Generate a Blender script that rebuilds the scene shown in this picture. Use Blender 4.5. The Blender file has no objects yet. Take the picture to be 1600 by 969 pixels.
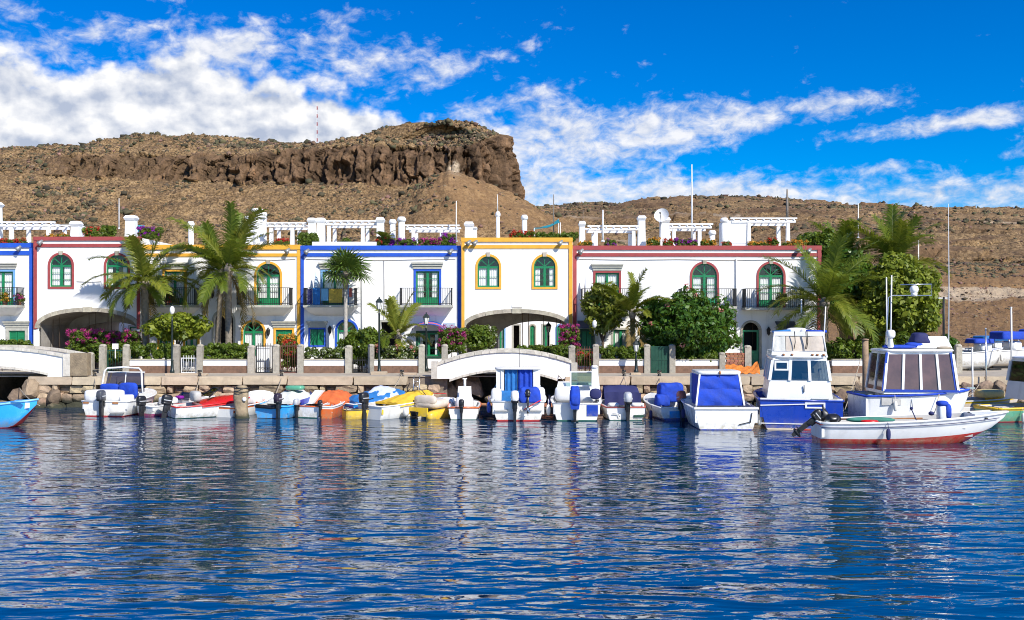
import bpy, bmesh, math, random
import numpy as np
from mathutils import Vector, Matrix
from mathutils.geometry import tessellate_polygon
random.seed(7)
RNG = np.random.default_rng(7)
R = math.radians
SC = bpy.context.scene
COL = SC.collection

# ------------------------------------------------------------------ camera
H = 4.64            # eye above the water (m)
F = 1555.0          # focal length in photo pixels (1600 wide)
HY = 496.0          # horizon row in the photo
YQ, GZ, YF, YW = 51.5, 1.6, 54.5, 59.5     # quay face, quay level, fence line, facade line
cam_d = bpy.data.cameras.new('camera')
cam = bpy.data.objects.new('camera', cam_d)
COL.objects.link(cam)
cam.location = (0, 0, H)
cam.rotation_euler = (R(90), 0, 0)
cam_d.sensor_width = 36.0
cam_d.lens = 36.0 * F / 1600.0
cam_d.shift_y = (HY - 484.5) / 1600.0
cam_d.clip_start = 0.3
cam_d.clip_end = 6000
SC.camera = cam

# ------------------------------------------------------------------ sun, sky, exposure
SUN_AZ, SUN_EL = R(37), R(41)       # to the right of straight behind the camera
sun_dir = Vector((math.sin(SUN_AZ) * math.cos(SUN_EL), -math.cos(SUN_AZ) * math.cos(SUN_EL), math.sin(SUN_EL)))
sd = bpy.data.lights.new('sun', 'SUN')
sd.energy = 5.0
sd.angle = R(0.5)
sd.color = (1.0, 0.955, 0.88)
sun = bpy.data.objects.new('sun', sd)
COL.objects.link(sun)
sun.rotation_euler = (-sun_dir).to_track_quat('-Z', 'Y').to_euler()
sun.location = (60, -80, 90)
SC.view_settings.view_transform = 'Standard'
SC.view_settings.look = 'None'
SC.view_settings.exposure = 0.30
SC.view_settings.gamma = 1.0
SC.view_settings.use_curve_mapping = False
SC.render.engine = 'CYCLES'
SC.cycles.max_bounces = 7
SC.cycles.transparent_max_bounces = 12
SC.cycles.use_denoising = True
SC.cycles.filter_width = 1.0
SC.cycles.sample_clamp_indirect = 6.0


class NT:
    """small helper to write node trees"""
    def __init__(s, tree):
        s.t = tree
        s.t.nodes.clear()

    def n(s, typ, **kw):
        nd = s.t.nodes.new(typ)
        for k, v in kw.items():
            setattr(nd, k, v)
        return nd

    def link(s, a, b):
        s.t.links.new(a, b)

    def put(s, sock, v):
        if isinstance(v, bpy.types.NodeSocket):
            s.t.links.new(v, sock)
        else:
            sock.default_value = v

    def math(s, op, a, b=0.0, c=0.0, clamp=False):
        nd = s.n('ShaderNodeMath', operation=op, use_clamp=clamp)
        s.put(nd.inputs[0], a); s.put(nd.inputs[1], b); s.put(nd.inputs[2], c)
        return nd.outputs[0]

    def vmath(s, op, a, b=(0, 0, 0)):
        nd = s.n('ShaderNodeVectorMath', operation=op)
        s.put(nd.inputs[0], a); s.put(nd.inputs[1], b)
        return nd.outputs[0]

    def sstep(s, v, lo, hi, a=0.0, b=1.0):
        nd = s.n('ShaderNodeMapRange', interpolation_type='SMOOTHSTEP')
        s.put(nd.inputs[0], v); s.put(nd.inputs[1], lo); s.put(nd.inputs[2], hi)
        s.put(nd.inputs[3], a); s.put(nd.inputs[4], b)
        return nd.outputs[0]

    def lin(s, v, lo, hi, a=0.0, b=1.0):
        nd = s.n('ShaderNodeMapRange')
        s.put(nd.inputs[0], v); s.put(nd.inputs[1], lo); s.put(nd.inputs[2], hi)
        s.put(nd.inputs[3], a); s.put(nd.inputs[4], b)
        return nd.outputs[0]

    def noise(s, vec, scale, detail=4.0, rough=0.55, dist=0.0, out=0, flat=False):
        nd = s.n('ShaderNodeTexNoise', noise_dimensions='2D' if flat else '3D')
        s.put(nd.inputs['Vector'], vec)
        nd.inputs['Scale'].default_value = scale
        nd.inputs['Detail'].default_value = detail
        nd.inputs['Roughness'].default_value = rough
        nd.inputs['Distortion'].default_value = dist
        return nd.outputs[out]

    def mix(s, fac, a, b, blend='MIX'):
        nd = s.n('ShaderNodeMix', data_type='RGBA', blend_type=blend)
        s.put(nd.inputs['Factor'], fac)
        s.put(nd.inputs[6], a if isinstance(a, bpy.types.NodeSocket) else (*a, 1) if len(a) == 3 else a)
        s.put(nd.inputs[7], b if isinstance(b, bpy.types.NodeSocket) else (*b, 1) if len(b) == 3 else b)
        return nd.outputs[2]

    def comb(s, x, y, z):
        nd = s.n('ShaderNodeCombineXYZ')
        s.put(nd.inputs[0], x); s.put(nd.inputs[1], y); s.put(nd.inputs[2], z)
        return nd.outputs[0]

    def sep(s, v):
        nd = s.n('ShaderNodeSeparateXYZ')
        s.put(nd.inputs[0], v)
        return nd.outputs


def make_world():
    w = bpy.data.worlds.new('World')
    SC.world = w
    w.use_nodes = True
    t = NT(w.node_tree)
    sky = t.n('ShaderNodeTexSky', sky_type='NISHITA')
    sky.sun_disc = False
    sky.sun_elevation = SUN_EL
    # the sky node measures rotation from +Y clockwise towards +X
    sky.sun_rotation = math.atan2(sun_dir.x, sun_dir.y)
    sky.altitude = 800
    sky.air_density = 1.0
    sky.dust_density = 0.15
    sky.ozone_density = 3.0
    hs = t.n('ShaderNodeHueSaturation')
    hs.inputs['Hue'].default_value = 0.516
    hs.inputs['Saturation'].default_value = 1.85
    hs.inputs['Value'].default_value = 1.25
    t.link(sky.outputs[0], hs.inputs['Color'])
    skycol = hs.outputs[0]
    # clouds live on the sky sphere: azimuth / elevation of the view direction
    tc = t.n('ShaderNodeTexCoord')
    d = tc.outputs['Generated']
    x, y, z = t.sep(d)
    az = t.math('ARCTAN2', x, y)
    el = t.math('ARCSINE', z)
    # soft banks of cloud: (azimuth, elevation, half width, half height, tilt, weight)
    heaps = [
        (-0.48, 0.168, 0.13, 0.058, 0.00, 1.35), (-0.34, 0.180, 0.11, 0.058, 0.05, 1.40), (-0.23, 0.175, 0.10, 0.048, -0.1, 1.35),
        (-0.13, 0.164, 0.09, 0.034, -0.25, 1.25), (-0.8, 0.18, 0.2, 0.07, 0.0, 0.95), (1.6, 0.18, 0.3, 0.06, 0.0, 0.9), (2.9, 0.18, 0.4, 0.06, 0.0, 0.9), (-2.0, 0.18, 0.3, 0.06, 0.0, 0.9),
    ]
    banks = [
        (-0.48, 0.235, 0.085, 0.020, 0.10, 0.86), (-0.37, 0.262, 0.08, 0.014, 0.2, 0.72),
        (-0.27, 0.254, 0.11, 0.024, 0.08, 0.88), (-0.15, 0.248, 0.09, 0.022, 0.20, 0.80), (-0.21, 0.232, 0.08, 0.016, 0.0, 0.76),
        (-0.065, 0.243, 0.085, 0.020, 0.32, 0.82), (-0.02, 0.210, 0.06, 0.015, 0.3, 0.66), (-0.50, 0.278, 0.06, 0.014, -0.2, 0.72),
        (-0.34, 0.300, 0.06, 0.011, 0.0, 0.62), (-0.23, 0.283, 0.12, 0.010, 0.1, 0.56),
        (0.05, 0.172, 0.11, 0.036, 0.03, 1.06), (0.14, 0.186, 0.12, 0.027, 0.06, 1.00), (0.22, 0.194, 0.10, 0.020, 0.05, 0.90),
        (0.31, 0.199, 0.08, 0.014, 0.05, 0.80), (0.42, 0.177, 0.13, 0.010, 0.07, 0.80),
        (0.05, 0.125, 0.14, 0.036, 0.0, 1.08), (0.21, 0.119, 0.20, 0.024, -0.02, 0.98),
        (0.42, 0.111, 0.24, 0.017, 0.0, 0.92), (0.33, 0.138, 0.09, 0.009, 0.05, 0.76),
        (0.11, 0.243, 0.04, 0.012, 0.0, 0.58), (0.03, 0.222, 0.05, 0.010, 0.2, 0.58),
        (-0.75, 0.20, 0.20, 0.09, 0.0, 0.95), (0.80, 0.17, 0.25, 0.05, 0.05, 0.8), (-1.3, 0.25, 0.3, 0.08, 0.0, 0.8),
        (1.5, 0.25, 0.35, 0.06, 0.0, 0.8), (2.4, 0.22, 0.3, 0.07, 0.0, 0.8), (-2.3, 0.22, 0.3, 0.07, 0.0, 0.8),
    ]
    def coverage(lst):
        cov = None
        for (a0, e0, wa, we, tilt, k) in lst:
            da = t.math('SUBTRACT', az, a0)
            de = t.math('SUBTRACT', t.math('SUBTRACT', el, e0), t.math('MULTIPLY', da, tilt))
            q = t.math('ADD', t.math('POWER', t.math('ABSOLUTE', t.math('DIVIDE', da, wa)), 2.0),
                       t.math('POWER', t.math('ABSOLUTE', t.math('DIVIDE', de, we)), 2.0))
            g = t.math('MULTIPLY', t.math('EXPONENT', t.math('MULTIPLY', q, -0.75)), k)
            cov = g if cov is None else t.math('MAXIMUM', cov, g)
        return cov

    def billow(p, sc):
        v = t.n('ShaderNodeTexVoronoi', feature='SMOOTH_F1', voronoi_dimensions='2D')
        wob = t.vmath('SCALE', t.noise(p, sc * 0.8, 2.0, 0.6, 0.0, 1, True))
        wob.node.inputs['Scale'].default_value = 0.035
        t.link(t.vmath('ADD', p, wob), v.inputs['Vector'])
        v.inputs['Scale'].default_value = sc
        v.inputs['Smoothness'].default_value = 0.35
        return t.math('SUBTRACT', 0.75, v.outputs['Distance'])

    # heaped cumulus
    def heap(p):
        return t.math('ADD', t.math('MULTIPLY', billow(p, 17.0), 0.55),
                      t.math('ADD', t.math('MULTIPLY', billow(p, 45.0), 0.30),
                             t.math('MULTIPLY', t.math('SUBTRACT', t.noise(p, 30.0, 5.0, 0.6, flat=True), 0.5), 0.7)))
    pc = t.comb(az, t.math('MULTIPLY', el, 1.35), 0.0)
    hp = heap(pc)
    hp2 = heap(t.vmath('ADD', pc, (0.007, 0.016, 0.0)))
    fc = t.math('ADD', coverage(heaps), t.math('SUBTRACT', hp, 0.25))
    dc = t.sstep(fc, 0.46, 0.84)
    litc = t.math('ADD', t.math('MULTIPLY', t.math('SUBTRACT', hp, hp2), 1.9), 0.58, clamp=True)
    colc = t.mix(litc, (4.1, 4.7, 6.0), (8.8, 8.8, 8.9))
    # fair-weather patches and streaks
    p = t.comb(az, t.math('SUBTRACT', t.math('MULTIPLY', el, 1.7), t.math('MULTIPLY', az, 0.06)), 0.0)
    def wisp(p):
        return t.math('ADD', t.math('MULTIPLY', t.math('SUBTRACT', t.noise(p, 16.0, 7.0, 0.62, 0.3, flat=True), 0.5), 1.5),
                      t.math('MULTIPLY', t.math('SUBTRACT', t.noise(t.vmath('ADD', p, (3.1, 1.7, 0.4)), 55.0, 4.0, 0.6, 0.3, flat=True), 0.5), 0.9))
    wp_ = wisp(p)
    wp2 = wisp(t.vmath('ADD', p, (0.006, 0.014, 0.0)))
    fw = t.math('ADD', coverage(banks), wp_)
    dw = t.sstep(fw, 0.36, 1.18)
    litw = t.math('ADD', t.math('MULTIPLY', t.math('SUBTRACT', wp_, wp2), 0.9), 0.64, clamp=True)
    colw = t.mix(litw, (4.2, 4.9, 6.3), (8.5, 8.5, 8.7))
    col = t.mix(t.math('MULTIPLY', dw, 0.94), skycol, colw)
    col = t.mix(dc, col, colc)
    bg = t.n('ShaderNodeBackground')
    bg.inputs['Strength'].default_value = 0.095
    t.link(col, bg.inputs['Color'])
    out = t.n('ShaderNodeOutputWorld')
    t.link(bg.outputs[0], out.inputs[0])


make_world()
# ------------------------------------------------------------------ helpers
def W(px, py, D):
    """world point seen at photo pixel (px, py) at distance D in front of the camera"""
    return Vector(((px - 800.0) * D / F, D, H - (py - HY) * D / F))


def wx(px, D): return (px - 800.0) * D / F
def wz(py, D): return H - (py - HY) * D / F


def root_loc(o):
    while o.parent is not None:
        o = o.parent
    return o.location


class MB:
    def __init__(s):
        s.v, s.f, s.m, s.sm = [], [], [], []

    def add(s, vs, fs, mi=0, smooth=False):
        b = len(s.v)
        s.v.extend([tuple(p) for p in vs])
        for f in fs:
            s.f.append(tuple(b + i for i in f))
            s.m.append(mi)
            s.sm.append(smooth)
        return s

    def box(s, x0, x1, y0, y1, z0, z1, mi=0):
        vs = [(x0, y0, z0), (x1, y0, z0), (x1, y1, z0), (x0, y1, z0), (x0, y0, z1), (x1, y0, z1), (x1, y1, z1), (x0, y1, z1)]
        return s.add(vs, [(0, 3, 2, 1), (4, 5, 6, 7), (0, 1, 5, 4), (1, 2, 6, 5), (2, 3, 7, 6), (3, 0, 4, 7)], mi)

    def frust(s, b, t, z0, z1, mi=0):
        """b, t = (x0,x1,y0,y1) rectangles at z0 and z1"""
        vs = [(b[0], b[2], z0), (b[1], b[2], z0), (b[1], b[3], z0), (b[0], b[3], z0), (t[0], t[2], z1), (t[1], t[2], z1), (t[1], t[3], z1), (t[0], t[3], z1)]
        return s.add(vs, [(0, 3, 2, 1), (4, 5, 6, 7), (0, 1, 5, 4), (1, 2, 6, 5), (2, 3, 7, 6), (3, 0, 4, 7)], mi)

    def bar(s, a, b, w, h=None, mi=0, up=(0, 0, 1)):
        """square bar from a to b"""
        h = h or w
        a, b = Vector(a), Vector(b)
        d = (b - a).normalized()
        u = Vector(up)
        if abs(d.dot(u)) > 0.95:
            u = Vector((0, 1, 0))
        sx = d.cross(u).normalized() * (w / 2)
        sy = sx.cross(d).normalized() * (h / 2)
        vs = [a - sx - sy, a + sx - sy, a + sx + sy, a - sx + sy, b - sx - sy, b + sx - sy, b + sx + sy, b - sx + sy]
        return s.add(vs, [(0, 3, 2, 1), (4, 5, 6, 7), (0, 1, 5, 4), (1, 2, 6, 5), (2, 3, 7, 6), (3, 0, 4, 7)], mi)

    def tube(s, pts, rad, n=8, mi=0, cap=True, smooth=True):
        pts = [Vector(p) for p in pts]
        if not hasattr(rad, '__len__'):
            rad = [rad] * len(pts)
        vs, fs = [], []
        ref = Vector((0.0, 0.0, 1.0))
        d0 = (pts[-1] - pts[0]).normalized()
        if abs(d0.z) > 0.9:
            ref = Vector((1.0, 0.0, 0.0))
        for i, p in enumerate(pts):
            d = (pts[min(i + 1, len(pts) - 1)] - pts[max(i - 1, 0)]).normalized()
            u = d.cross(ref).normalized()
            w = u.cross(d).normalized()
            for k in range(n):
                a = 2 * math.pi * k / n
                vs.append(p + (u * math.cos(a) + w * math.sin(a)) * rad[i])
        for i in range(len(pts) - 1):
            for k in range(n):
                fs.append((i * n + k, i * n + (k + 1) % n, (i + 1) * n + (k + 1) % n, (i + 1) * n + k))
        if cap:
            fs.append(tuple(range(n - 1, -1, -1)))
            fs.append(tuple((len(pts) - 1) * n + k for k in range(n)))
        return s.add(vs, fs, mi, smooth)

    def lathe(s, prof, c, n=12, mi=0, smooth=True):
        vs, fs = [], []
        for (r, z) in prof:
            for k in range(n):
                a = 2 * math.pi * k / n
                vs.append((c[0] + r * math.cos(a), c[1] + r * math.sin(a), c[2] + z))
        for i in range(len(prof) - 1):
            for k in range(n):
                fs.append((i * n + k, i * n + (k + 1) % n, (i + 1) * n + (k + 1) % n, (i + 1) * n + k))
        fs.append(tuple(range(n - 1, -1, -1)))
        fs.append(tuple((len(prof) - 1) * n + k for k in range(n)))
        return s.add(vs, fs, mi, smooth)

    def prism(s, poly, y0, y1, mi=0, axis='y'):
        """polygon in the xz plane (axis y), yz plane (axis x) or xy plane (axis z) extruded"""
        n = len(poly)
        def P(q, d):
            return (q[0], d, q[1]) if axis == 'y' else (d, q[0], q[1]) if axis == 'x' else (q[0], q[1], d)
        vs = [P(q, y0) for q in poly] + [P(q, y1) for q in poly]
        fs = [tuple(range(n)), tuple(range(2 * n - 1, n - 1, -1))]
        for i in range(n):
            j = (i + 1) % n
            fs.append((i, i + n, j + n, j))
        return s.add(vs, fs, mi)

    def ring(s, outer, inner, y0, y1, mi=0):
        """frame between two outlines (same number of points, xz plane), y0 front .. y1 back"""
        n = len(outer)
        vs = [(p[0], y0, p[1]) for p in outer] + [(p[0], y0, p[1]) for p in inner] + \
             [(p[0], y1, p[1]) for p in outer] + [(p[0], y1, p[1]) for p in inner]
        fs = []
        for i in range(n):
            j = (i + 1) % n
            fs += [(i, j, n + j, n + i), (2 * n + i, 3 * n + i, 3 * n + j, 2 * n + j), (i, 2 * n + i, 2 * n + j, j), (n + i, n + j, 3 * n + j, 3 * n + i)]
        return s.add(vs, fs, mi)

    def rbox(s, c, size, p=4.0, n=12, mi=0, rot=None):
        """rounded box (superellipsoid)"""
        vs, fs = [], []
        e = 2.0 / p
        def sp(a, f):
            v = f(a)
            return math.copysign(abs(v) ** e, v)
        nu = max(6, n // 2)
        for i in range(nu + 1):
            ph = -math.pi / 2 + math.pi * i / nu
            for k in range(n):
                th = 2 * math.pi * (k + 0.5) / n
                q = Vector((sp(ph, math.cos) * sp(th, math.cos) * size[0] / 2, sp(ph, math.cos) * sp(th, math.sin) * size[1] / 2, sp(ph, math.sin) * size[2] / 2))
                if rot is not None:
                    q = rot @ q
                vs.append(q + Vector(c))
        for i in range(nu):
            for k in range(n):
                fs.append((i * n + k, i * n + (k + 1) % n, (i + 1) * n + (k + 1) % n, (i + 1) * n + k))
        return s.add(vs, fs, mi, True)

    def grid(s, P, nu, nv, mi=0, smooth=True, flip=False):
        """P(u,v) on 0..1"""
        vs = [P(i / nu, j / nv) for i in range(nu + 1) for j in range(nv + 1)]
        fs = []
        for i in range(nu):
            for j in range(nv):
                q = (i * (nv + 1) + j, (i + 1) * (nv + 1) + j, (i + 1) * (nv + 1) + j + 1, i * (nv + 1) + j + 1)
                fs.append(q[::-1] if flip else q)
        return s.add(vs, fs, mi, smooth)

    def xform(s, M):
        s.v = [tuple(M @ Vector(p)) for p in s.v]
        return s

    def mesh(s, name, mats, off=None):
        me = bpy.data.meshes.new(name)
        vs = s.v if off is None else [(p[0] - off[0], p[1] - off[1], p[2] - off[2]) for p in s.v]
        me.from_pydata(vs, [], s.f)
        for m in (mats if isinstance(mats, (list, tuple)) else [mats]):
            me.materials.append(m)
        me.polygons.foreach_set('material_index', s.m)
        me.polygons.foreach_set('use_smooth', s.sm)
        bm = bmesh.new()
        bm.from_mesh(me)
        bmesh.ops.recalc_face_normals(bm, faces=bm.faces)
        bm.to_mesh(me)
        bm.free()
        me.update()
        return me

    def build(s, name, mats, parent=None, world=True):
        """link as ONE object. With world=True coordinates are world ones (parent chain unrotated)."""
        off = root_loc(parent) if (parent is not None and world) else None
        o = bpy.data.objects.new(name, s.mesh(name, mats, off))
        COL.objects.link(o)
        if parent is not None:
            o.parent = parent
        return o


def np_mesh(name, V, Q, mat, parent=None, smooth=False, attrs=None):
    """mesh from numpy verts (n,3) and quads/tris (m,k)"""
    me = bpy.data.meshes.new(name)
    V = np.asarray(V, dtype=np.float32)
    Q = np.asarray(Q, dtype=np.int32)
    k = Q.shape[1]
    me.vertices.add(len(V)); me.vertices.foreach_set('co', V.ravel())
    me.loops.add(Q.size); me.loops.foreach_set('vertex_index', Q.ravel())
    me.polygons.add(len(Q)); me.polygons.foreach_set('loop_start', np.arange(0, Q.size, k, dtype=np.int32))
    if smooth:
        me.polygons.foreach_set('use_smooth', np.ones(len(Q), dtype=bool))
    for an, av in (attrs or {}).items():
        at = me.attributes.new(an, 'FLOAT', 'POINT')
        at.data.foreach_set('value', np.asarray(av, dtype=np.float32).ravel())
    me.materials.append(mat)
    me.update(calc_edges=True)
    me.validate()
    o = bpy.data.objects.new(name, me)
    COL.objects.link(o)
    if parent is not None:
        o.parent = parent
    return o


def tag(o, label=None, cat=None, group=None, kind=None):
    if label: o['label'] = label
    if cat: o['category'] = cat
    if group: o['group'] = group
    if kind: o['kind'] = kind
    return o


def thing(name, label, cat, loc=(0, 0, 0), rotz=0.0, group=None):
    o = bpy.data.objects.new(name, None)
    COL.objects.link(o)
    o.empty_display_size = 0.3
    o.location = loc
    o.rotation_euler = (0, 0, rotz)
    return tag(o, label, cat, group)


def inst(name, me, parent=None, loc=(0, 0, 0), rot=(0, 0, 0), scale=(1, 1, 1)):
    o = bpy.data.objects.new(name, me)
    COL.objects.link(o)
    o.parent = parent
    o.location = loc
    o.rotation_euler = rot
    o.scale = scale
    return o


# ------------------------------------------------------------------ materials
MATS = {}


def mat(name, col, rough=0.6, var=0.12, scale=3.0, bump=0.0, bscale=30.0, metal=0.0, spec=0.5, objvar=0.0, coat=0.0,
        stain=None, stain_amt=0.0, stain_scale=1.2, streak=False, island=0.0, world=False, tide=None, grime=0.0):
    if name in MATS:
        return MATS[name]
    m = bpy.data.materials.new(name)
    m.use_nodes = True
    t = NT(m.node_tree)
    out = t.n('ShaderNodeOutputMaterial')
    b = t.n('ShaderNodeBsdfPrincipled')
    t.link(b.outputs[0], out.inputs[0])
    tc = t.n('ShaderNodeTexCoord')
    vec = t.n('ShaderNodeNewGeometry').outputs['Position'] if world else tc.outputs['Object']
    n = t.noise(vec, scale, 5.0, 0.6)
    lo = tuple(c * (1 - var) for c in col)
    hi = tuple(min(1, c * (1 + var)) for c in col)
    c = t.mix(t.lin(n, 0.3, 0.7), lo, hi)
    if stain:
        sv = vec
        if streak:
            mp = t.n('ShaderNodeMapping')
            mp.inputs['Scale'].default_value = (1.0, 1.0, 0.16)
            t.link(vec, mp.inputs[0])
            sv = mp.outputs[0]
        sn = t.noise(sv, stain_scale, 7.0, 0.68, 0.3)
        c = t.mix(t.math('MULTIPLY', t.sstep(sn, 0.52, 0.74), stain_amt), c, stain)
    if grime:      # scum line above the water on boat sides
        gz = t.sep(vec)[2]
        gn = t.noise(vec, 5.0, 5.0, 0.65)
        c = t.mix(t.math('MULTIPLY', t.math('MULTIPLY', t.sstep(gz, 0.55, 0.02), t.lin(gn, 0.35, 0.65)), grime), c, (0.30, 0.25, 0.13))
    if tide is not None:      # weed and wet stone up to the high-water mark
        wz_ = t.sep(t.n('ShaderNodeNewGeometry').outputs['Position'])[2]
        tn = t.math('ADD', wz_, t.math('MULTIPLY', t.math('SUBTRACT', t.noise(vec, 2.5, 4.0), 0.5), 0.5))
        c = t.mix(t.sstep(tn, tide + 0.18, tide - 0.12), c, (0.035, 0.036, 0.020))
    if objvar or island:
        if objvar:
            oi = t.n('ShaderNodeObjectInfo')
            rnd = oi.outputs['Random']
        else:
            rnd = t.n('ShaderNodeNewGeometry').outputs['Random Per Island']
        k = objvar or island
        hs = t.n('ShaderNodeHueSaturation')
        t.link(t.lin(rnd, 0, 1, 1 - k, 1 + k), hs.inputs['Value'])
        t.link(t.lin(t.math('FRACT', t.math('MULTIPLY', rnd, 7.31)), 0, 1, 0.5 - 0.03 * k * 2, 0.5 + 0.03 * k * 2), hs.inputs['Hue'])
        t.link(c, hs.inputs['Color'])
        c = hs.outputs[0]
    t.link(c, b.inputs['Base Color'])
    rn = t.lin(n, 0.3, 0.7, max(0, rough - 0.08), min(1, rough + 0.08))
    t.link(rn, b.inputs['Roughness'])
    b.inputs['Metallic'].default_value = metal
    b.inputs['Specular IOR Level'].default_value = spec
    b.inputs['Coat Weight'].default_value = coat
    if bump:
        bn = t.noise(vec, bscale, 5.0, 0.6)
        bp = t.n('ShaderNodeBump')
        bp.inputs['Strength'].default_value = bump
        bp.inputs['Distance'].default_value = 0.04
        t.link(bn, bp.inputs['Height'])
        t.link(bp.outputs[0], b.inputs['Normal'])
    MATS[name] = m
    return m


def leaf_mat(name, lo, hi, trans=0.3, rough=0.5, tip=None):
    if name in MATS:
        return MATS[name]
    m = bpy.data.materials.new(name)
    m.use_nodes = True
    t = NT(m.node_tree)
    out = t.n('ShaderNodeOutputMaterial')
    geo = t.n('ShaderNodeNewGeometry')
    c = t.mix(geo.outputs['Random Per Island'], lo, hi)
    tc = t.n('ShaderNodeTexCoord')
    n = t.noise(tc.outputs['Object'], 1.6, 3.0)
    c = t.mix(t.lin(n, 0.35, 0.7, 0.0, 0.5), c, lo, 'MIX')
    if tip:
        c = t.mix(t.sstep(t.math('FRACT', t.math('MULTIPLY', geo.outputs['Random Per Island'], 13.7)), 0.86, 0.9), c, tip)
    b = t.n('ShaderNodeBsdfPrincipled')
    t.link(c, b.inputs['Base Color'])
    b.inputs['Roughness'].default_value = rough
    b.inputs['Specular IOR Level'].default_value = 0.35
    tr = t.n('ShaderNodeBsdfTranslucent')
    t.link(t.mix(0.5, c, (0.3, 0.35, 0.02)), tr.inputs[0])
    mx = t.n('ShaderNodeMixShader')
    mx.inputs[0].default_value = trans
    t.link(b.outputs[0], mx.inputs[1])
    t.link(tr.outputs[0], mx.inputs[2])
    t.link(mx.outputs[0], out.inputs[0])
    MATS[name] = m
    return m


def glass_mat(name, tint=(0.97, 0.98, 0.98), gloss=0.03, clear=1.0):
    """thin window glass: mostly clear, mirrors more at grazing angles"""
    if name in MATS:
        return MATS[name]
    m = bpy.data.materials.new(name)
    m.use_nodes = True
    t = NT(m.node_tree)
    out = t.n('ShaderNodeOutputMaterial')
    ge = t.n('ShaderNodeNewGeometry')
    dp = t.n('ShaderNodeVectorMath', operation='DOT_PRODUCT')
    t.link(ge.outputs['Normal'], dp.inputs[0]); t.link(ge.outputs['Incoming'], dp.inputs[1])
    fres = t.math('ADD', t.math('MULTIPLY', t.math('POWER', t.math('SUBTRACT', 1.0, t.math('ABSOLUTE', dp.outputs['Value']), clamp=True), 5.0), 0.9), 0.05)
    tr = t.n('ShaderNodeBsdfTransparent')
    tr.inputs[0].default_value = (*[c * clear for c in tint], 1)
    gl = t.n('ShaderNodeBsdfGlossy')
    gl.inputs['Roughness'].default_value = 0.03
    mx = t.n('ShaderNodeMixShader')
    t.link(t.math('ADD', fres, gloss, clamp=True), mx.inputs[0])
    t.link(tr.outputs[0], mx.inputs[1])
    t.link(gl.outputs[0], mx.inputs[2])
    t.link(mx.outputs[0], out.inputs[0])
    MATS[name] = m
    return m


PLASTER = mat('white_plaster', (0.83, 0.82, 0.79), 0.85, 0.03, 1.5, 0.25, 45, stain=(0.50, 0.47, 0.41), stain_amt=0.42, stain_scale=2.0, streak=True)
PLASTER2 = mat('bridge_plaster', (0.83, 0.82, 0.79), 0.85, 0.03, 1.5, 0.25, 45, stain=(0.45, 0.43, 0.38), stain_amt=0.22, stain_scale=1.3)
WORN_PLASTER = mat('worn_plaster', (0.83, 0.82, 0.79), 0.85, 0.05, 1.5, 0.3, 45, stain=(0.36, 0.34, 0.30), stain_amt=0.8, stain_scale=0.9)
PALESTONE = mat('pale_bridge_stone', (0.56, 0.52, 0.44), 0.85, 0.18, 4.0, 0.4, 25, objvar=0.14, world=True, stain=(0.28, 0.25, 0.2), stain_amt=0.5, stain_scale=3)
ROOFWHITE = mat('roof_white', (0.80, 0.80, 0.78), 0.8, 0.05, 2.0, 0.2, 30, stain=(0.45, 0.43, 0.38), stain_amt=0.4, stain_scale=1.5, streak=True)
RED = mat('red_trim', (0.33, 0.055, 0.055), 0.7, 0.14, 2.5, 0.15, 40, stain=(0.18, 0.05, 0.045), stain_amt=0.4, streak=True)
BLUE = mat('blue_trim', (0.012, 0.085, 0.50), 0.65, 0.12, 2.5, 0.15, 40)
YELLOW = mat('yellow_trim', (0.72, 0.37, 0.035), 0.7, 0.12, 2.5, 0.15, 40, stain=(0.5, 0.25, 0.04), stain_amt=0.4, streak=True)
LBLUE = mat('light_blue_trim', (0.16, 0.36, 0.62), 0.65, 0.1, 2.5, 0.15, 40)
GREEN = mat('green_paint', (0.010, 0.20, 0.075), 0.42, 0.15, 3.0, 0.1, 40)
DGREEN = mat('dark_green_paint', (0.010, 0.060, 0.035), 0.45, 0.2, 3.0, 0.1, 40)
STONE = mat('trim_stone', (0.40, 0.36, 0.28), 0.85, 0.22, 4.0, 0.5, 25, objvar=0.2, world=True, stain=(0.16, 0.14, 0.11), stain_amt=0.5, stain_scale=3)
GSTONE = mat('grey_cornice', (0.42, 0.41, 0.35), 0.8, 0.15, 4.0, 0.3, 25)
POSTSTONE = mat('post_stone', (0.38, 0.345, 0.28), 0.9, 0.2, 5.0, 0.6, 22, objvar=0.16, world=True, stain=(0.2, 0.18, 0.15), stain_amt=0.5, stain_scale=3)
QUAYSTONE = mat('quay_stone', (0.37, 0.28, 0.18), 0.92, 0.30, 3.0, 0.9, 14, objvar=0.30, world=True, tide=0.42, stain=(0.13, 0.10, 0.07), stain_amt=0.7, stain_scale=2.2)
CAPSTONE = mat('cap_stone', (0.50, 0.40, 0.28), 0.88, 0.16, 2.0, 0.4, 20, objvar=0.12, world=True, stain=(0.25, 0.19, 0.13), stain_amt=0.55, stain_scale=1.6, streak=True)
ROCK = mat('boulder_rock', (0.24, 0.175, 0.115), 0.92, 0.45, 2.0, 1.0, 8, objvar=0.28, world=True, tide=0.18, stain=(0.09, 0.07, 0.05), stain_amt=0.7, stain_scale=1.5)
DARKSTONE = mat('wet_stone', (0.20, 0.16, 0.12), 0.7, 0.4, 3.0, 0.8, 10)
PAVING = mat('promenade_paving', (0.38, 0.33, 0.26), 0.9, 0.2, 1.5, 0.4, 20)
BROWNBASE = mat('brown_render', (0.20, 0.115, 0.075), 0.92, 0.28, 6.0, 0.7, 30, stain=(0.10, 0.06, 0.045), stain_amt=0.5, stain_scale=2)
IRON = mat('black_iron', (0.018, 0.018, 0.018), 0.45, 0.2, 4.0, spec=0.4)
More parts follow.
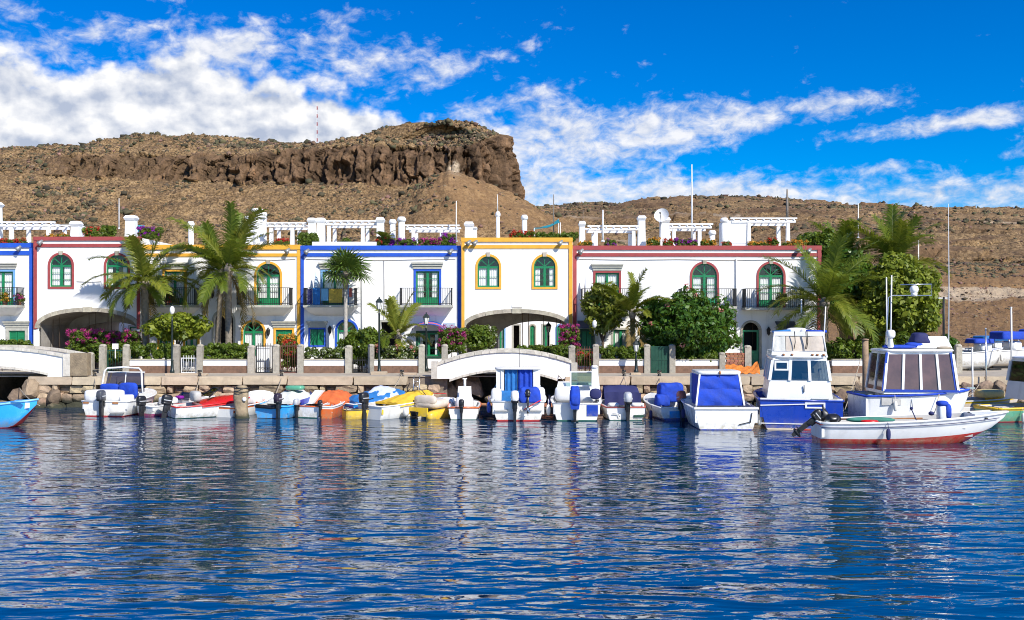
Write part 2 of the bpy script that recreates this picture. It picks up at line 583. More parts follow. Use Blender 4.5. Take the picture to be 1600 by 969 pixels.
DKIRON = mat('lamp_green_iron', (0.012, 0.022, 0.020), 0.4, 0.2, 4.0)
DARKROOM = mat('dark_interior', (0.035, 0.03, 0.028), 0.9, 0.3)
CURTAIN = mat('curtain_cloth', (0.74, 0.74, 0.72), 0.9, 0.06, 6.0)
GLASS = glass_mat('window_glass')
LAMPGLASS = mat('frosted_lamp_glass', (0.80, 0.80, 0.74), 0.3, 0.04)
WOOD = mat('weathered_wood', (0.26, 0.18, 0.11), 0.85, 0.3, 5.0, 0.5, 20, objvar=0.2)
RUSTWOOD = mat('rusty_planks', (0.40, 0.16, 0.07), 0.85, 0.25, 3.0, 0.4, 18, objvar=0.25, world=True, stain=(0.2, 0.09, 0.05), stain_amt=0.6)
# ------------------------------------------------------------------ noise for terrain
def _hash(ix, iy, iz, seed):
    h = (ix.astype(np.uint32) * np.uint32(374761393) + iy.astype(np.uint32) * np.uint32(668265263)
         + iz.astype(np.uint32) * np.uint32(2147483647) + np.uint32(seed * 1274126177 % 4294967295))
    h = (h ^ (h >> np.uint32(13))) * np.uint32(1274126177)
    h = h ^ (h >> np.uint32(16))
    return h.astype(np.float32) / np.float32(4294967295.0)


def vnoise(p, seed=0):
    p = np.asarray(p, dtype=np.float32)
    i = np.floor(p).astype(np.int64)
    f = p - i
    f = f * f * f * (f * (f * 6 - 15) + 10)
    x, y, z = i[..., 0], i[..., 1], i[..., 2]
    r = 0
    for dx in (0, 1):
        wx_ = f[..., 0] if dx else 1 - f[..., 0]
        for dy in (0, 1):
            wy_ = f[..., 1] if dy else 1 - f[..., 1]
            for dz in (0, 1):
                wz_ = f[..., 2] if dz else 1 - f[..., 2]
                r = r + wx_ * wy_ * wz_ * _hash(x + dx, y + dy, z + dz, seed)
    return r * 2 - 1


def fbm(p, octv=4, seed=0, gain=0.5, ridged=False):
    a, r, tot = 1.0, 0, 0
    p = np.asarray(p, dtype=np.float32)
    for o in range(octv):
        n = vnoise(p, seed + o)
        if ridged:
            n = 1 - 2 * np.abs(n)
        r = r + a * n
        tot += a
        a *= gain
        p = p * 2.03 + 11.3
    return r / tot


def worley(x, y, seed=0):
    """cells: (random value of the nearest cell, distance gap to the next one)"""
    ix, iy = np.floor(x).astype(np.int64), np.floor(y).astype(np.int64)
    f1 = np.full(x.shape, 9.0); f2 = np.full(x.shape, 9.0); rid = np.zeros(x.shape)
    for dx in (-1, 0, 1):
        for dy in (-1, 0, 1):
            cx, cy = ix + dx, iy + dy
            zz = np.zeros_like(cx)
            d = np.hypot(cx + _hash(cx, cy, zz, seed) - x, cy + _hash(cx, cy, zz + 1, seed) - y)
            r = _hash(cx, cy, zz + 2, seed)
            f2 = np.where(d < f1, f1, np.minimum(f2, d))
            rid = np.where(d < f1, r, rid)
            f1 = np.minimum(f1, d)
    return rid * 2 - 1, f2 - f1


def ss(x, a, b):
    t = np.clip((x - a) / (b - a), 0, 1)
    return t * t * (3 - 2 * t)


# ------------------------------------------------------------------ hill material
def hill_mat():
    m = bpy.data.materials.new('volcanic_hillside')
    m.use_nodes = True
    t = NT(m.node_tree)
    out = t.n('ShaderNodeOutputMaterial')
    b = t.n('ShaderNodeBsdfPrincipled')
    t.link(b.outputs[0], out.inputs[0])
    b.inputs['Roughness'].default_value = 0.95
    b.inputs['Specular IOR Level'].default_value = 0.1
    tc = t.n('ShaderNodeTexCoord')
    v = tc.outputs['Object']
    big = t.noise(v, 0.035, 5.0, 0.6)
    med = t.noise(v, 0.25, 5.0, 0.65)
    fine = t.noise(v, 1.1, 5.0, 0.7)
    c = t.mix(t.lin(big, 0.35, 0.65), (0.29, 0.178, 0.078), (0.52, 0.345, 0.165))
    c = t.mix(t.lin(med, 0.35, 0.68), c, (0.19, 0.122, 0.066))
    c = t.mix(t.math('MULTIPLY', t.sstep(fine, 0.48, 0.60), 0.9), c, (0.080, 0.054, 0.032))
    c = t.mix(t.math('MULTIPLY', t.sstep(fine, 0.47, 0.36), 0.55), c, (0.52, 0.37, 0.22))
    mst = t.n('ShaderNodeMapping')
    mst.inputs['Scale'].default_value = (0.03, 0.03, 0.75)
    t.link(v, mst.inputs[0])
    strata = t.noise(mst.outputs[0], 1.0, 5.0, 0.7, 0.4)
    c = t.mix(t.math('MULTIPLY', t.sstep(strata, 0.52, 0.62), 0.55), c, (0.135, 0.092, 0.058))
    # the bare rock band of the cliff
    at = t.n('ShaderNodeAttribute', attribute_name='cliff')
    mp = t.n('ShaderNodeMapping')
    mp.inputs['Scale'].default_value = (1.0, 1.0, 0.35)
    t.link(v, mp.inputs[0])
    rk = t.noise(mp.outputs[0], 0.35, 6.0, 0.7)
    rock = t.mix(t.lin(rk, 0.35, 0.65), (0.062, 0.042, 0.028), (0.215, 0.135, 0.078))
    rock = t.mix(t.sstep(rk, 0.62, 0.72), rock, (0.30, 0.165, 0.085))
    ab = t.n('ShaderNodeAttribute', attribute_name='block')
    rock = t.mix(1.0, rock, t.comb(t.lin(ab.outputs['Fac'], -1.5, 1.5, 0.55, 1.5), t.lin(ab.outputs['Fac'], -1.5, 1.5, 0.55, 1.45), t.lin(ab.outputs['Fac'], -1.5, 1.5, 0.58, 1.4)), 'MULTIPLY')
    c = t.mix(t.math('MULTIPLY', at.outputs['Fac'], 0.95), c, rock)
    # bare ochre earth and the pale scar
    at2 = t.n('ShaderNodeAttribute', attribute_name='ochre')
    c = t.mix(t.math('MULTIPLY', at2.outputs['Fac'], 0.7), c, t.mix(t.lin(fine, 0.35, 0.65), (0.24, 0.125, 0.055), (0.44, 0.26, 0.125)))
    at3 = t.n('ShaderNodeAttribute', attribute_name='pale')
    c = t.mix(at3.outputs['Fac'], c, (0.60, 0.48, 0.34))
    t.link(c, b.inputs['Base Color'])
    bp = t.n('ShaderNodeBump')
    bp.inputs['Strength'].default_value = 1.0
    bp.inputs['Distance'].default_value = 1.1
    t.link(t.noise(v, 0.9, 6.0, 0.72), bp.inputs['Height'])
    t.link(bp.outputs[0], b.inputs['Normal'])
    return m


HILL = hill_mat()
SCRUB = mat('dry_scrub', (0.075, 0.064, 0.032), 0.9, 0.4, 0.5, island=0.5)
LAVA = mat('hill_stones', (0.17, 0.112, 0.072), 0.95, 0.4, 0.8, island=0.6)


def quad_grid(nu, nv):
    i, j = np.meshgrid(np.arange(nu - 1), np.arange(nv - 1), indexing='ij')
    a = (i * nv + j).ravel()
    return np.stack([a, a + nv, a + nv + 1, a + 1], 1)


ICO = None


def ico_base(sub=1):
    bm = bmesh.new()
    bmesh.ops.create_icosphere(bm, subdivisions=sub, radius=1.0)
    v = np.array([q.co[:] for q in bm.verts], dtype=np.float32)
    f = np.array([[q.index for q in fc.verts] for fc in bm.faces], dtype=np.int32)
    bm.free()
    return v, f


def scatter_lumps(name, label, cat, P, size, squash, matr):
    """thousands of lumps in one mesh (nobody could count them)"""
    bv, bf = ico_base(1)
    n = len(P)
    jit = 1 + 0.42 * RNG.standard_normal((n, len(bv), 1)).astype(np.float32)
    V = bv[None] * jit * size[:, None, None]
    V[..., 2] *= squash
    V = V + P[:, None, :]
    Fc = (bf[None] + (np.arange(n) * len(bv))[:, None, None]).reshape(-1, 3)
    o = np_mesh(name, V.reshape(-1, 3), Fc, matr)
    return tag(o, label, cat, kind='stuff')


def make_mesa():
    path = np.array([(-700, 330), (-300, 345), (0, 352), (200, 355), (400, 350), (550, 345), (680, 345), (740, 346), (770, 350), (785, 358),
                     (791, 370), (790, 392), (776, 425)], dtype=float)
    pts = np.stack([(path[:, 0] - 800) * path[:, 1] / F, path[:, 1]], 1)
    seg = np.r_[0, np.cumsum(np.linalg.norm(np.diff(pts, axis=0), axis=1))]
    nu = 860
    # dense where the camera looks
    s_vis = np.interp(-120, path[:, 0][:9], seg[:9])
    s = np.r_[np.linspace(0, s_vis, 40, endpoint=False), np.linspace(s_vis, seg[11], 720, endpoint=False), np.linspace(seg[11], seg[-1], nu - 760)]
    # smooth the path a little
    fine_s = np.linspace(0, seg[-1], 3000)
    X = np.interp(fine_s, seg, pts[:, 0]); Y = np.interp(fine_s, seg, pts[:, 1])
    k = np.hanning(121); k /= k.sum()
    Xs = np.convolve(np.pad(X, 60, 'edge'), k, 'valid'); Ys = np.convolve(np.pad(Y, 60, 'edge'), k, 'valid')
    X = np.interp(s, fine_s, Xs); Y = np.interp(s, fine_s, Ys)
    tx, ty = np.gradient(X, s), np.gradient(Y, s)
    L = np.hypot(tx, ty); nx, ny = ty / L, -tx / L          # outward (towards the camera)
    px = np.interp(s, seg, np.r_[path[:10, 0], 812, 818, 830])   # monotone stand-in for the photo column
    cr = np.interp(px, [-700, -100, 0, 42, 75, 126, 180, 255, 300, 375, 450, 485, 533, 590, 662, 740, 770, 785, 800, 812, 819, 825, 850],
                   [232, 226, 220, 223, 214, 203, 203, 207, 211, 219, 224, 216, 199, 191, 189, 192, 195, 199, 205, 212, 250, 300, 340])
    ct = np.interp(px, [-700, 0, 60, 120, 250, 380, 440, 500, 560, 620, 700, 760, 790, 850], [262, 262, 258, 249, 249, 247, 238, 234, 234, 239, 238, 226, 216, 222])
    cb = np.interp(px, [-700, 0, 60, 120, 250, 380, 440, 500, 560, 620, 700, 760, 790, 812, 850], [266, 268, 270, 272, 276, 281, 283, 282, 283, 288, 284, 296, 312, 318, 316])
    setb = np.interp(px, [-700, 440, 700, 780, 800, 850], [75, 75, 60, 28, 14, 20])
    zc = H + (HY - cr) * (Y + setb * 0.7) / F
    zt = H + (HY - ct) * Y / F
    zb = H + (HY - cb) * (Y - 4) / F
    v1, v2, v3, v4 = 10, 70, 62, 128
    nv = v1 + v2 + v3 + v4
    Dd = np.zeros((nu, nv)); Z = np.zeros((nu, nv)); CL = np.zeros((nu, nv)); SL = np.zeros((nu, nv))
    a = np.linspace(1, 0, v1, endpoint=False)[None]
    ext = np.interp(px, [-700, 775, 806], [90, 90, 6])[:, None]
    Dd[:, :v1] = -(setb[:, None] + a * ext); Z[:, :v1] = zc[:, None] - 22 * a ** 1.5
    a = np.linspace(0, 1, v2, endpoint=False)[None]
    Dd[:, v1:v1 + v2] = -(setb[:, None] * (1 - a)) - 1.0 * a
    Z[:, v1:v1 + v2] = zc[:, None] + (zt - zc)[:, None] * a ** 1.6
    a = np.linspace(0, 1, v3, endpoint=False)[None]
    Dd[:, v1 + v2:v1 + v2 + v3] = -1.0 + 5.0 * a
    Z[:, v1 + v2:v1 + v2 + v3] = zt[:, None] + (zb - zt)[:, None] * a
    CL[:, v1 + v2 - 5:v1 + v2 + v3 + 3] = 1
    a = np.linspace(0, 1, v4)[None] ** 1.15
    Dd[:, -v4:] = 4.0 + a * 185
    Z[:, -v4:] = zb[:, None] * (1 - a) ** 2.1 - 2.0 * a
    # the spur under the cliff
    spur = np.exp(-((px - 706) / 52) ** 2)[:, None] * np.where(Dd > 4, np.exp(-((Dd - 26) / 30) ** 2) * ss(Dd, 3, 18), 0)
    Z += 10.0 * spur
    gul = fbm(np.stack([np.broadcast_to((s / 26)[:, None], Z.shape), Dd / 90, Z * 0], -1), 3, 31, ridged=True)
    Z += np.where(Dd > 6, gul * 2.6 * ss(Dd, 6, 40), 0)
    U = np.broadcast_to(s[:, None], Z.shape)
    cl = CL * np.interp(px, [-700, 40, 110, 200, 420, 480, 850], [0.0, 0.15, 0.7, 0.75, 0.95, 1.0, 1.0])[:, None]
    P3 = np.stack([X[:, None] + nx[:, None] * Dd, Y[:, None] + ny[:, None] * Dd, Z], -1)
    # cliff columns, buttresses and hollows
    col = fbm(np.stack([U / 6.5, Z / 34, Z * 0 + 3], -1), 4, 3, ridged=True)
    blk = fbm(P3 / 4.2, 4, 9)
    cave = ss(fbm(np.stack([U / 9, Z / 7, Z * 0], -1), 2, 17), 0.38, 0.62)
    fis = 1 - ss(np.abs(fbm(np.stack([U / 5.5, Z / 30, Z * 0 + 8], -1), 3, 23)), 0.0, 0.13)
    wob = fbm(P3 / 5, 3, 77) * 1.2
    c1, g1 = worley(U / 4.6 + wob * .3, Z / 13 + wob * .2, 3)
    c2, g2 = worley(U / 1.9 + wob * .5, Z / 3.4 + wob * .3, 4)
    dout = cl * (col * 1.6 + blk * 1.2 - cave * 4.0 - fis * 2.0 + c1 * 3.0 + c2 * 1.0 - 1.6 * (1 - ss(g1, 0, .16)) - .5 * (1 - ss(g2, 0, .2)))
    # slopes: outcrops in layers
    lay = fbm(np.stack([U / 22, Z / 2.6, Z * 0 + 1], -1), 3, 41)
    rough = fbm(P3 / 7.5, 5, 21, 0.62)
    rough2 = fbm(P3 / 2.2, 3, 61, 0.7, ridged=True)
    sl = 1 - cl
    c3, g3 = worley(U / 8 + wob, Z / 2.3 + wob * .6, 5)
    c4, g4 = worley(U / 2.4 + wob, Dd / 2.4 + wob, 6)
    dout = dout + sl * (1.6 * lay + 1.2 * np.maximum(c3, 0) * ss(fbm(P3 / 14, 2, 88), -.1, .3)) * (Z > 8)
    dz = sl * (1.9 * rough + 0.8 * rough2 + .35 * c4) * np.where(Dd < -1, 1.15, 1.0) + cl * (blk * 0.5 + c2 * .4)
    edge = np.ones_like(Z)
    P3[..., 0] += nx[:, None] * dout * edge
    P3[..., 1] += ny[:, None] * dout * edge
    P3[..., 2] += dz * ss(Z, -1, 6)
    och = np.clip(spur * 1.3 + np.exp(-((px - 780) / 30) ** 2)[:, None] * (Dd > 6) * 0.7, 0, 1) * (0.55 + 0.45 * fbm(P3 / 6, 3, 5))
    pale = np.exp(-((px - 709) / 8) ** 2)[:, None] * np.exp(-((Z - (H + (HY - 262) * 345 / F)) / 4.5) ** 2) * 1.6 * ss(fbm(P3 / 5, 3, 75), -0.3, 0.3)
    o = np_mesh('mesa_hill', P3.reshape(-1, 3), quad_grid(nu, nv), HILL, None, False,
                {'cliff': cl.ravel(), 'block': (c1 * .7 + c2 - 1.2 * (1 - ss(g1, 0, .14)) - .8 * (1 - ss(g2, 0, .18))).ravel(), 'ochre': np.clip(och, 0, 1).ravel(), 'pale': np.clip(pale, 0, 1).ravel()})
    tag(o, 'brown flat-topped mesa with a dark cliff band', 'hill', kind='structure')
    # scrub and stones on the slopes
    ok = (cl.ravel() < 0.5) & (P3[..., 2].ravel() > 8) & (np.broadcast_to(px[:, None], Z.shape).ravel() > -80) & (Dd.ravel() > -90)
    idx = np.nonzero(ok)[0]
    Q = P3.reshape(-1, 3)
    clump = ss(fbm(P3 / 14, 3, 99), -.05, .4).ravel() + .035
    topi = np.nonzero(ok & (Dd.ravel() < -2) & (Dd.ravel() > -82))[0]
    wp = clump[idx] / clump[idx].sum()
    pick = np.r_[RNG.choice(idx, 5600, replace=False, p=wp), RNG.choice(topi, 1900, replace=False)]
    return Q[pick], np.r_[Q[RNG.choice(idx, 9000, replace=False, p=wp)], Q[RNG.choice(topi, 3500, replace=False)]]


def make_far_hill():
    nu, nv = 620, 240
    px = np.linspace(560, 2300, nu)
    prof_d = np.array([96, 130, 165, 172, 178, 215, 250, 320, 400, 500, 600, 650, 720, 900], dtype=float)
    vv = np.linspace(0, 1, nv)
    D = np.interp(vv, np.linspace(0, 1, len(prof_d)), prof_d)
    crest = np.interp(px, [560, 815, 850, 900, 960, 1000, 1060, 1150, 1240, 1330, 1400, 1480, 1600, 2300],
                      [345, 331, 327, 324, 323, 318, 314, 314, 318, 323, 327, 330, 332, 350])
    zc = H + (HY - crest) * 650 / F
    near = ss(px, 700, 1330)
    base = np.array([0.6, 4.4, 8.0, 8.2, 11.5, 16, 21, 33, 47, 63, 76, 81, 84, 70])
    zz = np.interp(vv, np.linspace(0, 1, len(base)), base)
    Z = zz[None] * (zc / 81.0)[:, None]
    Z = Z * (near[:, None] + (1 - near[:, None]) * ss(D, 170, 420)[None])
    X = (px[:, None] - 800) * D[None] / F
    Y = np.broadcast_to(D[None], X.shape).copy()
    P3 = np.stack([X, Y, Z], -1)
    far = ss(D, 180, 260)[None]
    lay = fbm(np.stack([X / 60, Z / 3.6, Z * 0], -1), 3, 141)
    Z2 = Z + far * (2.6 * fbm(P3 / 22, 5, 121, 0.6) + 1.1 * fbm(P3 / 6, 3, 131, 0.6, ridged=True)) + (1 - far) * ((1.1 * fbm(P3 / 7, 5, 151, 0.6) + 0.5 * fbm(P3 / 2.2, 3, 155, 0.6, ridged=True)) * ss(D, 105, 140)[None])
    step = np.where((D[None] > 186), 1.0, 0.0)
    c5, g5 = worley(X / 16 + lay, Z / 2.6 + lay * .8, 15)
    Z2 = Z2 + far * 1.1 * c5 * ss(lay, -.3, .3)
    Y = Y - (5.5 * lay + 2.5 * c5) * step * far
    P3 = np.stack([X, Y, Z2], -1)
    cl = np.clip(ss(lay, 0.05, 0.4) * far * ss(Z, 14, 22) * 0.75 + 0.35 * far * ss(fbm(P3 / 40, 3, 9), 0.0, 0.5), 0, 1)
    och = (1 - far) * np.ones_like(Z) * 0.75
    pale = (np.abs(D[None] - 170) < 6) * (0.7 + 0.3 * fbm(P3 / 4, 2, 3))
    for zc_, wd_ in ((15.5, .5), (22.0, .45), (31.0, .7), (43.0, .9)):      # terrace cuts
        pale = np.maximum(pale, .6 * np.exp(-((Z - zc_ - 1.5 * fbm(P3 / 45, 2, 7)) / wd_) ** 2) * ss(fbm(P3 / 25, 2, int(zc_)), -.2, .25))
    o = np_mesh('far_hill', P3.reshape(-1, 3), quad_grid(nu, nv), HILL, None, False,
                {'cliff': cl.ravel(), 'block': c5.ravel(), 'ochre': och.ravel(), 'pale': np.clip(pale, 0, 1).ravel()})
    tag(o, 'long brown hillside with rocky layers and a pale road cut', 'hill', kind='structure')
    Q = P3.reshape(-1, 3)
    DD = np.broadcast_to(D[None], X.shape).ravel()
    wgt = (DD > 185) & (DD < 655) & (np.broadcast_to(px[:, None], X.shape).ravel() > 800) & (np.broadcast_to(px[:, None], X.shape).ravel() < 1700)
    idx = np.nonzero(wgt)[0]
    cw = ss(fbm(Q[idx] / np.array([30, 30, 6]), 3, 98), -.05, .4) + .04
    wp = cw / cw.sum()
    near_i = np.nonzero((DD > 110) & (DD < 180) & (np.broadcast_to(px[:, None], X.shape).ravel() > 1400) & (np.broadcast_to(px[:, None], X.shape).ravel() < 1750))[0]
    return Q[RNG.choice(idx, 4600, replace=False, p=wp)], Q[RNG.choice(idx, 6500, replace=False, p=wp)], Q[RNG.choice(near_i, 1600, replace=False)]


sa, ra = make_mesa()
sb, rb, nb = make_far_hill()
ss_ = np.r_[sa, sb]
sz = np.exp(np.minimum(RNG.normal(-0.72, 0.45, len(ss_)), .3)) * np.r_[np.ones(len(sa)), np.interp(sb[:, 1], [185, 300, 650], [0.5, 0.85, 1.7])]
scatter_lumps('hill_scrub', 'dark dry bushes dotted over the hill slopes', 'scrub', ss_, sz.astype(np.float32), 0.8, SCRUB)
rr = np.r_[ra, rb, nb]
rz = np.exp(np.minimum(RNG.normal(-1.35, 0.55, len(rr)), .0)) * np.r_[np.ones(len(ra)), np.interp(rb[:, 1], [185, 300, 650], [0.5, 0.9, 1.7]), np.ones(len(nb)) * 0.42]
scatter_lumps('hill_rocks', 'loose brown stones strewn over the hill slopes', 'rocks', rr, rz.astype(np.float32), 0.75, LAVA)

# lattice mast on the mesa
MASTW = mat('mast_white', (0.75, 0.75, 0.74), 0.5, 0.05)
MASTR = mat('mast_red', (0.45, 0.05, 0.04), 0.5, 0.05)
p0 = W(496, 222, 400)
mast = thing('radio_mast', 'tall red and white lattice radio mast on the mesa', 'mast', p0)
top = wz(166, 400)
nb_ = 9
for i in range(nb_):
    b_ = MB()
    z0 = p0.z + (top - p0.z) * i / nb_; z1 = p0.z + (top - p0.z) * (i + 1) / nb_
    for (dx, dy) in ((-.22, -.2), (.22, -.2), (0, .25)):
        b_.bar((p0.x + dx, p0.y + dy, z0), (p0.x + dx, p0.y + dy, z1), 0.09)
    b_.bar((p0.x - .22, p0.y - .2, z0), (p0.x + .22, p0.y - .2, z1), 0.06)
    b_.bar((p0.x + .22, p0.y - .2, z0), (p0.x, p0.y + .25, z1), 0.06)
    b_.build('mast_section', MASTR if i % 2 == 0 else MASTW, mast)

# ------------------------------------------------------------------ water
def water_mat():
    m = bpy.data.materials.new('harbour_water')
    m.use_nodes = True
    t = NT(m.node_tree)
    out = t.n('ShaderNodeOutputMaterial')
    b = t.n('ShaderNodeBsdfPrincipled')
    t.link(b.outputs[0], out.inputs[0])
    b.inputs['Base Color'].default_value = (0.0004, 0.026, 0.074, 1)
    b.inputs['Roughness'].default_value = 0.02
    b.inputs['IOR'].default_value = 3.3
    tc = t.n('ShaderNodeTexCoord')
    v = tc.outputs['Object']
    mp = t.n('ShaderNodeMapping')
    mp.inputs['Scale'].default_value = (0.55, 1.5, 1.0)
    mp.inputs['Rotation'].default_value = (0, 0, R(7))
    t.link(v, mp.inputs[0])
    mp2 = t.n('ShaderNodeMapping')
    mp2.inputs['Scale'].default_value = (0.6, 1.3, 1.0)
    mp2.inputs['Rotation'].default_value = (0, 0, R(-13))
    t.link(v, mp2.inputs[0])
    sw = t.noise(mp2.outputs[0], 0.35, 2.0, 0.5, 0.3)
    w1 = t.noise(mp.outputs[0], 0.75, 1.0, 0.5, 0.8)
    w2 = t.noise(mp2.outputs[0], 1.75, 1.0, 0.5, 0.7)
    w3 = t.noise(mp.outputs[0], 4.6, 1.5, 0.5, 0.4)
    # cat's paws: patches of livelier and calmer water
    gust = t.lin(t.noise(v, 0.09, 3.0), 0.3, 0.7, 0.5, 1.35)
    # the lee of the quay is calmer than the open basin
    gust = t.math('MULTIPLY', gust, t.lin(t.sep(v)[1], 14.0, 44.0, 0.74, 0.34))
    h = t.math('ADD', t.math('MULTIPLY', sw, 0.11), t.math('ADD', t.math('MULTIPLY', w1, 0.125), t.math('ADD', t.math('MULTIPLY', w2, 0.050), t.math('MULTIPLY', w3, 0.010))))
    bp = t.n('ShaderNodeBump')
    bp.inputs['Distance'].default_value = 1.0
    t.link(gust, bp.inputs['Strength'])
    t.link(h, bp.inputs['Height'])
    t.link(bp.outputs[0], b.inputs['Normal'])
    return m


wm = MB()
wm.add([(-900, -400, 0), (900, -400, 0), (900, 57.5, 0), (-900, 57.5, 0)], [(0, 1, 2, 3)])
tag(wm.build('water', water_mat()), 'rippled blue harbour water', 'water', kind='structure')

# ------------------------------------------------------------------ land behind the quay
EARTH = mat('dry_earth', (0.34, 0.25, 0.16), 0.95, 0.3, 0.4, 0.5, 3)
gm = MB()
gm.add([(-1500, YQ + 0.25, GZ - 0.06), (1500, YQ + 0.25, GZ - 0.06), (1500, 1800, GZ - 0.06), (-1500, 1800, GZ - 0.06)], [(0, 1, 2, 3)])
tag(gm.build('ground', EARTH), 'dry earth ground behind the quay', 'ground', kind='structure')
pm = MB()
pm.box(-60, 60, YQ + 0.26, YW - 0.1, GZ - 0.05, GZ - 0.01)
tag(pm.build('promenade', PAVING), 'paved promenade along the quay', 'promenade', kind='structure')

# ------------------------------------------------------------------ quay wall
CANALS = [(-48, 46), (698, 876)]          # openings under the two bridges (photo columns)


def in_canal(x):
    return any(wx(a, YQ) < x < wx(b, YQ) for a, b in CANALS)


quay = thing('quay_wall', 'rough stone quay wall with a smooth tan capping course', 'quay', (0, YQ, 0))
quay['kind'] = 'structure'
bk = MB()
edges = [-46.0] + [wx(q, YQ) for c in CANALS for q in c] + [46.0]
for i in range(0, len(edges), 2):
    bk.box(edges[i], edges[i + 1], YQ + 0.30, YQ + 0.9, -0.9, GZ - 0.07)
for a, b in CANALS:                        # side walls and end of each canal
    bk.box(wx(a, YQ) - 0.25, wx(a, YQ), YQ + 0.95, 57.4, -0.9, GZ - 0.07)
    bk.box(wx(b, YQ), wx(b, YQ) + 0.25, YQ + 0.95, 57.4, -0.9, GZ - 0.07)
    bk.box(wx(a, YQ) - 0.25, wx(b, YQ) + 0.25, 57.4, 57.7, -0.9, GZ - 0.07)
bk.build('core', DARKSTONE, quay)


def stone_mesh(name, seed, matr, k=0.16, rnd=0.6):
    rs = random.Random(seed)
    bm = bmesh.new()
    bmesh.ops.create_cube(bm, size=1.0)
    bmesh.ops.subdivide_edges(bm, edges=bm.edges[:], cuts=1, use_grid_fill=True)
    for v in bm.verts:
        q = v.co * 2
        lim = sum(1 for c in q if abs(c) > 0.9)
        f = {1: 1.0, 2: 1 - 0.10 * rnd, 3: 1 - 0.22 * rnd}.get(lim, 1)
        v.co = v.co * f + Vector((rs.uniform(-k, k), rs.uniform(-k, k), rs.uniform(-k, k))) * 0.5
    me = bpy.data.meshes.new(name)
    bm.to_mesh(me); bm.free()
    me.materials.append(matr)
    return me


STONES = [stone_mesh('stone', i, QUAYSTONE) for i in range(7)]
CAPS = [stone_mesh('cap_slab', 30 + i, CAPSTONE, 0.02, 0.12) for i in range(3)]
drains = [wx(p, YQ) for p in (40, 100, 160, 219, 279, 338, 397, 455, 517, 578, 638, 962, 1025, 1087, 1150, 1212, 1275)]
rs = random.Random(5)
# capping slabs
x = -28.0
while x < 27.0:
    w_ = rs.choice((1.9, 2.3, 2.8, 3.4))
    if not in_canal(x + w_ / 2) and not in_canal(x + 0.1) and not in_canal(x + w_ - 0.1):
        inst('cap_slab', rs.choice(CAPS), quay, (x + w_ / 2, 0.26, GZ - 0.225 + rs.uniform(-.012, .012)), (0, 0, rs.uniform(-.006, .006)), (w_ - 0.03, 0.92 + rs.uniform(-.03, .03), 0.42))
        x += w_
    else:
        x += 0.3
# rough courses below
for (z0, z1) in ((0.72, 1.16), (0.26, 0.72), (-0.35, 0.26)):
    x = -28.0 + rs.uniform(0, .4)
    while x < 27.0:
        w_ = rs.uniform(0.5, 1.25)
        gap = None
        if z1 > 1.1:
            for d in drains:
                if x < d + 0.27 and x + w_ > d - 0.3:
                    gap = d
        if gap is not None:
            w_ = gap - 0.29 - x
        if w_ > 0.18 and not in_canal(x) and not in_canal(x + w_) and not in_canal(x + w_ / 2):
            inst('stone', rs.choice(STONES), quay, (x + w_ / 2, 0.22 + rs.uniform(-.07, .05), (z0 + z1) / 2 + rs.uniform(-.02, .02)),
                 (rs.uniform(-.05, .05), rs.choice((0, math.pi)), rs.uniform(-.05, .05)), (w_ - 0.03, 0.75, (z1 - z0) - 0.02))
        if gap is not None:
            # small stone set low in the drain mouth
            inst('stone', rs.choice(STONES), quay, (gap, 0.42, z0 + 0.11), (0, 0, rs.uniform(-.2, .2)), (0.55, 0.55, 0.25))
            x = gap + 0.29
        else:
            x += max(w_, 0.2)

# ------------------------------------------------------------------ boulders
def boulder_mesh(seed):
    v, f = ico_base(3)
    n = fbm(v * 1.3 + seed * 7.7, 4, seed, 0.55)
    r8 = np.random.default_rng(seed + 50)
    pn = r8.standard_normal((13, 3)); pn /= np.linalg.norm(pn, axis=1, keepdims=True)
    pd = r8.uniform(.62, .98, 13)
    dt = v @ pn.T
    rad = np.min(np.where(dt > .12, pd[None] / np.maximum(dt, .12), 9), axis=1)
    v = v * (np.minimum(rad, 1.15) * (1 + 0.16 * n))[:, None]
    me = bpy.data.meshes.new('boulder')
    me.from_pydata(v.tolist(), [], f.tolist())
    me.materials.append(ROCK)
    return me


BOULD = [boulder_mesh(i) for i in range(5)]


ORD = ['first', 'second', 'third', 'fourth', 'fifth', 'sixth', 'seventh', 'eighth', 'ninth', 'tenth', 'eleventh', 'twelfth', 'thirteenth', 'fourteenth']


def boulders(lst, label, group, D0):
    for i_, (px_, py_, w_, h_) in enumerate(sorted(lst)):
        D = D0 + rs.uniform(-.5, .5)
        s_ = F / D
        o = inst('boulder', rs.choice(BOULD), None, W(px_, py_, D), (rs.uniform(-.3, .3), rs.uniform(-.3, .3), rs.uniform(0, 6)), (w_ / s_ / 2, w_ / s_ / 2 * 0.9, h_ / s_ / 2))
        tag(o, f'{ORD[i_]} {label}', 'boulder', group)


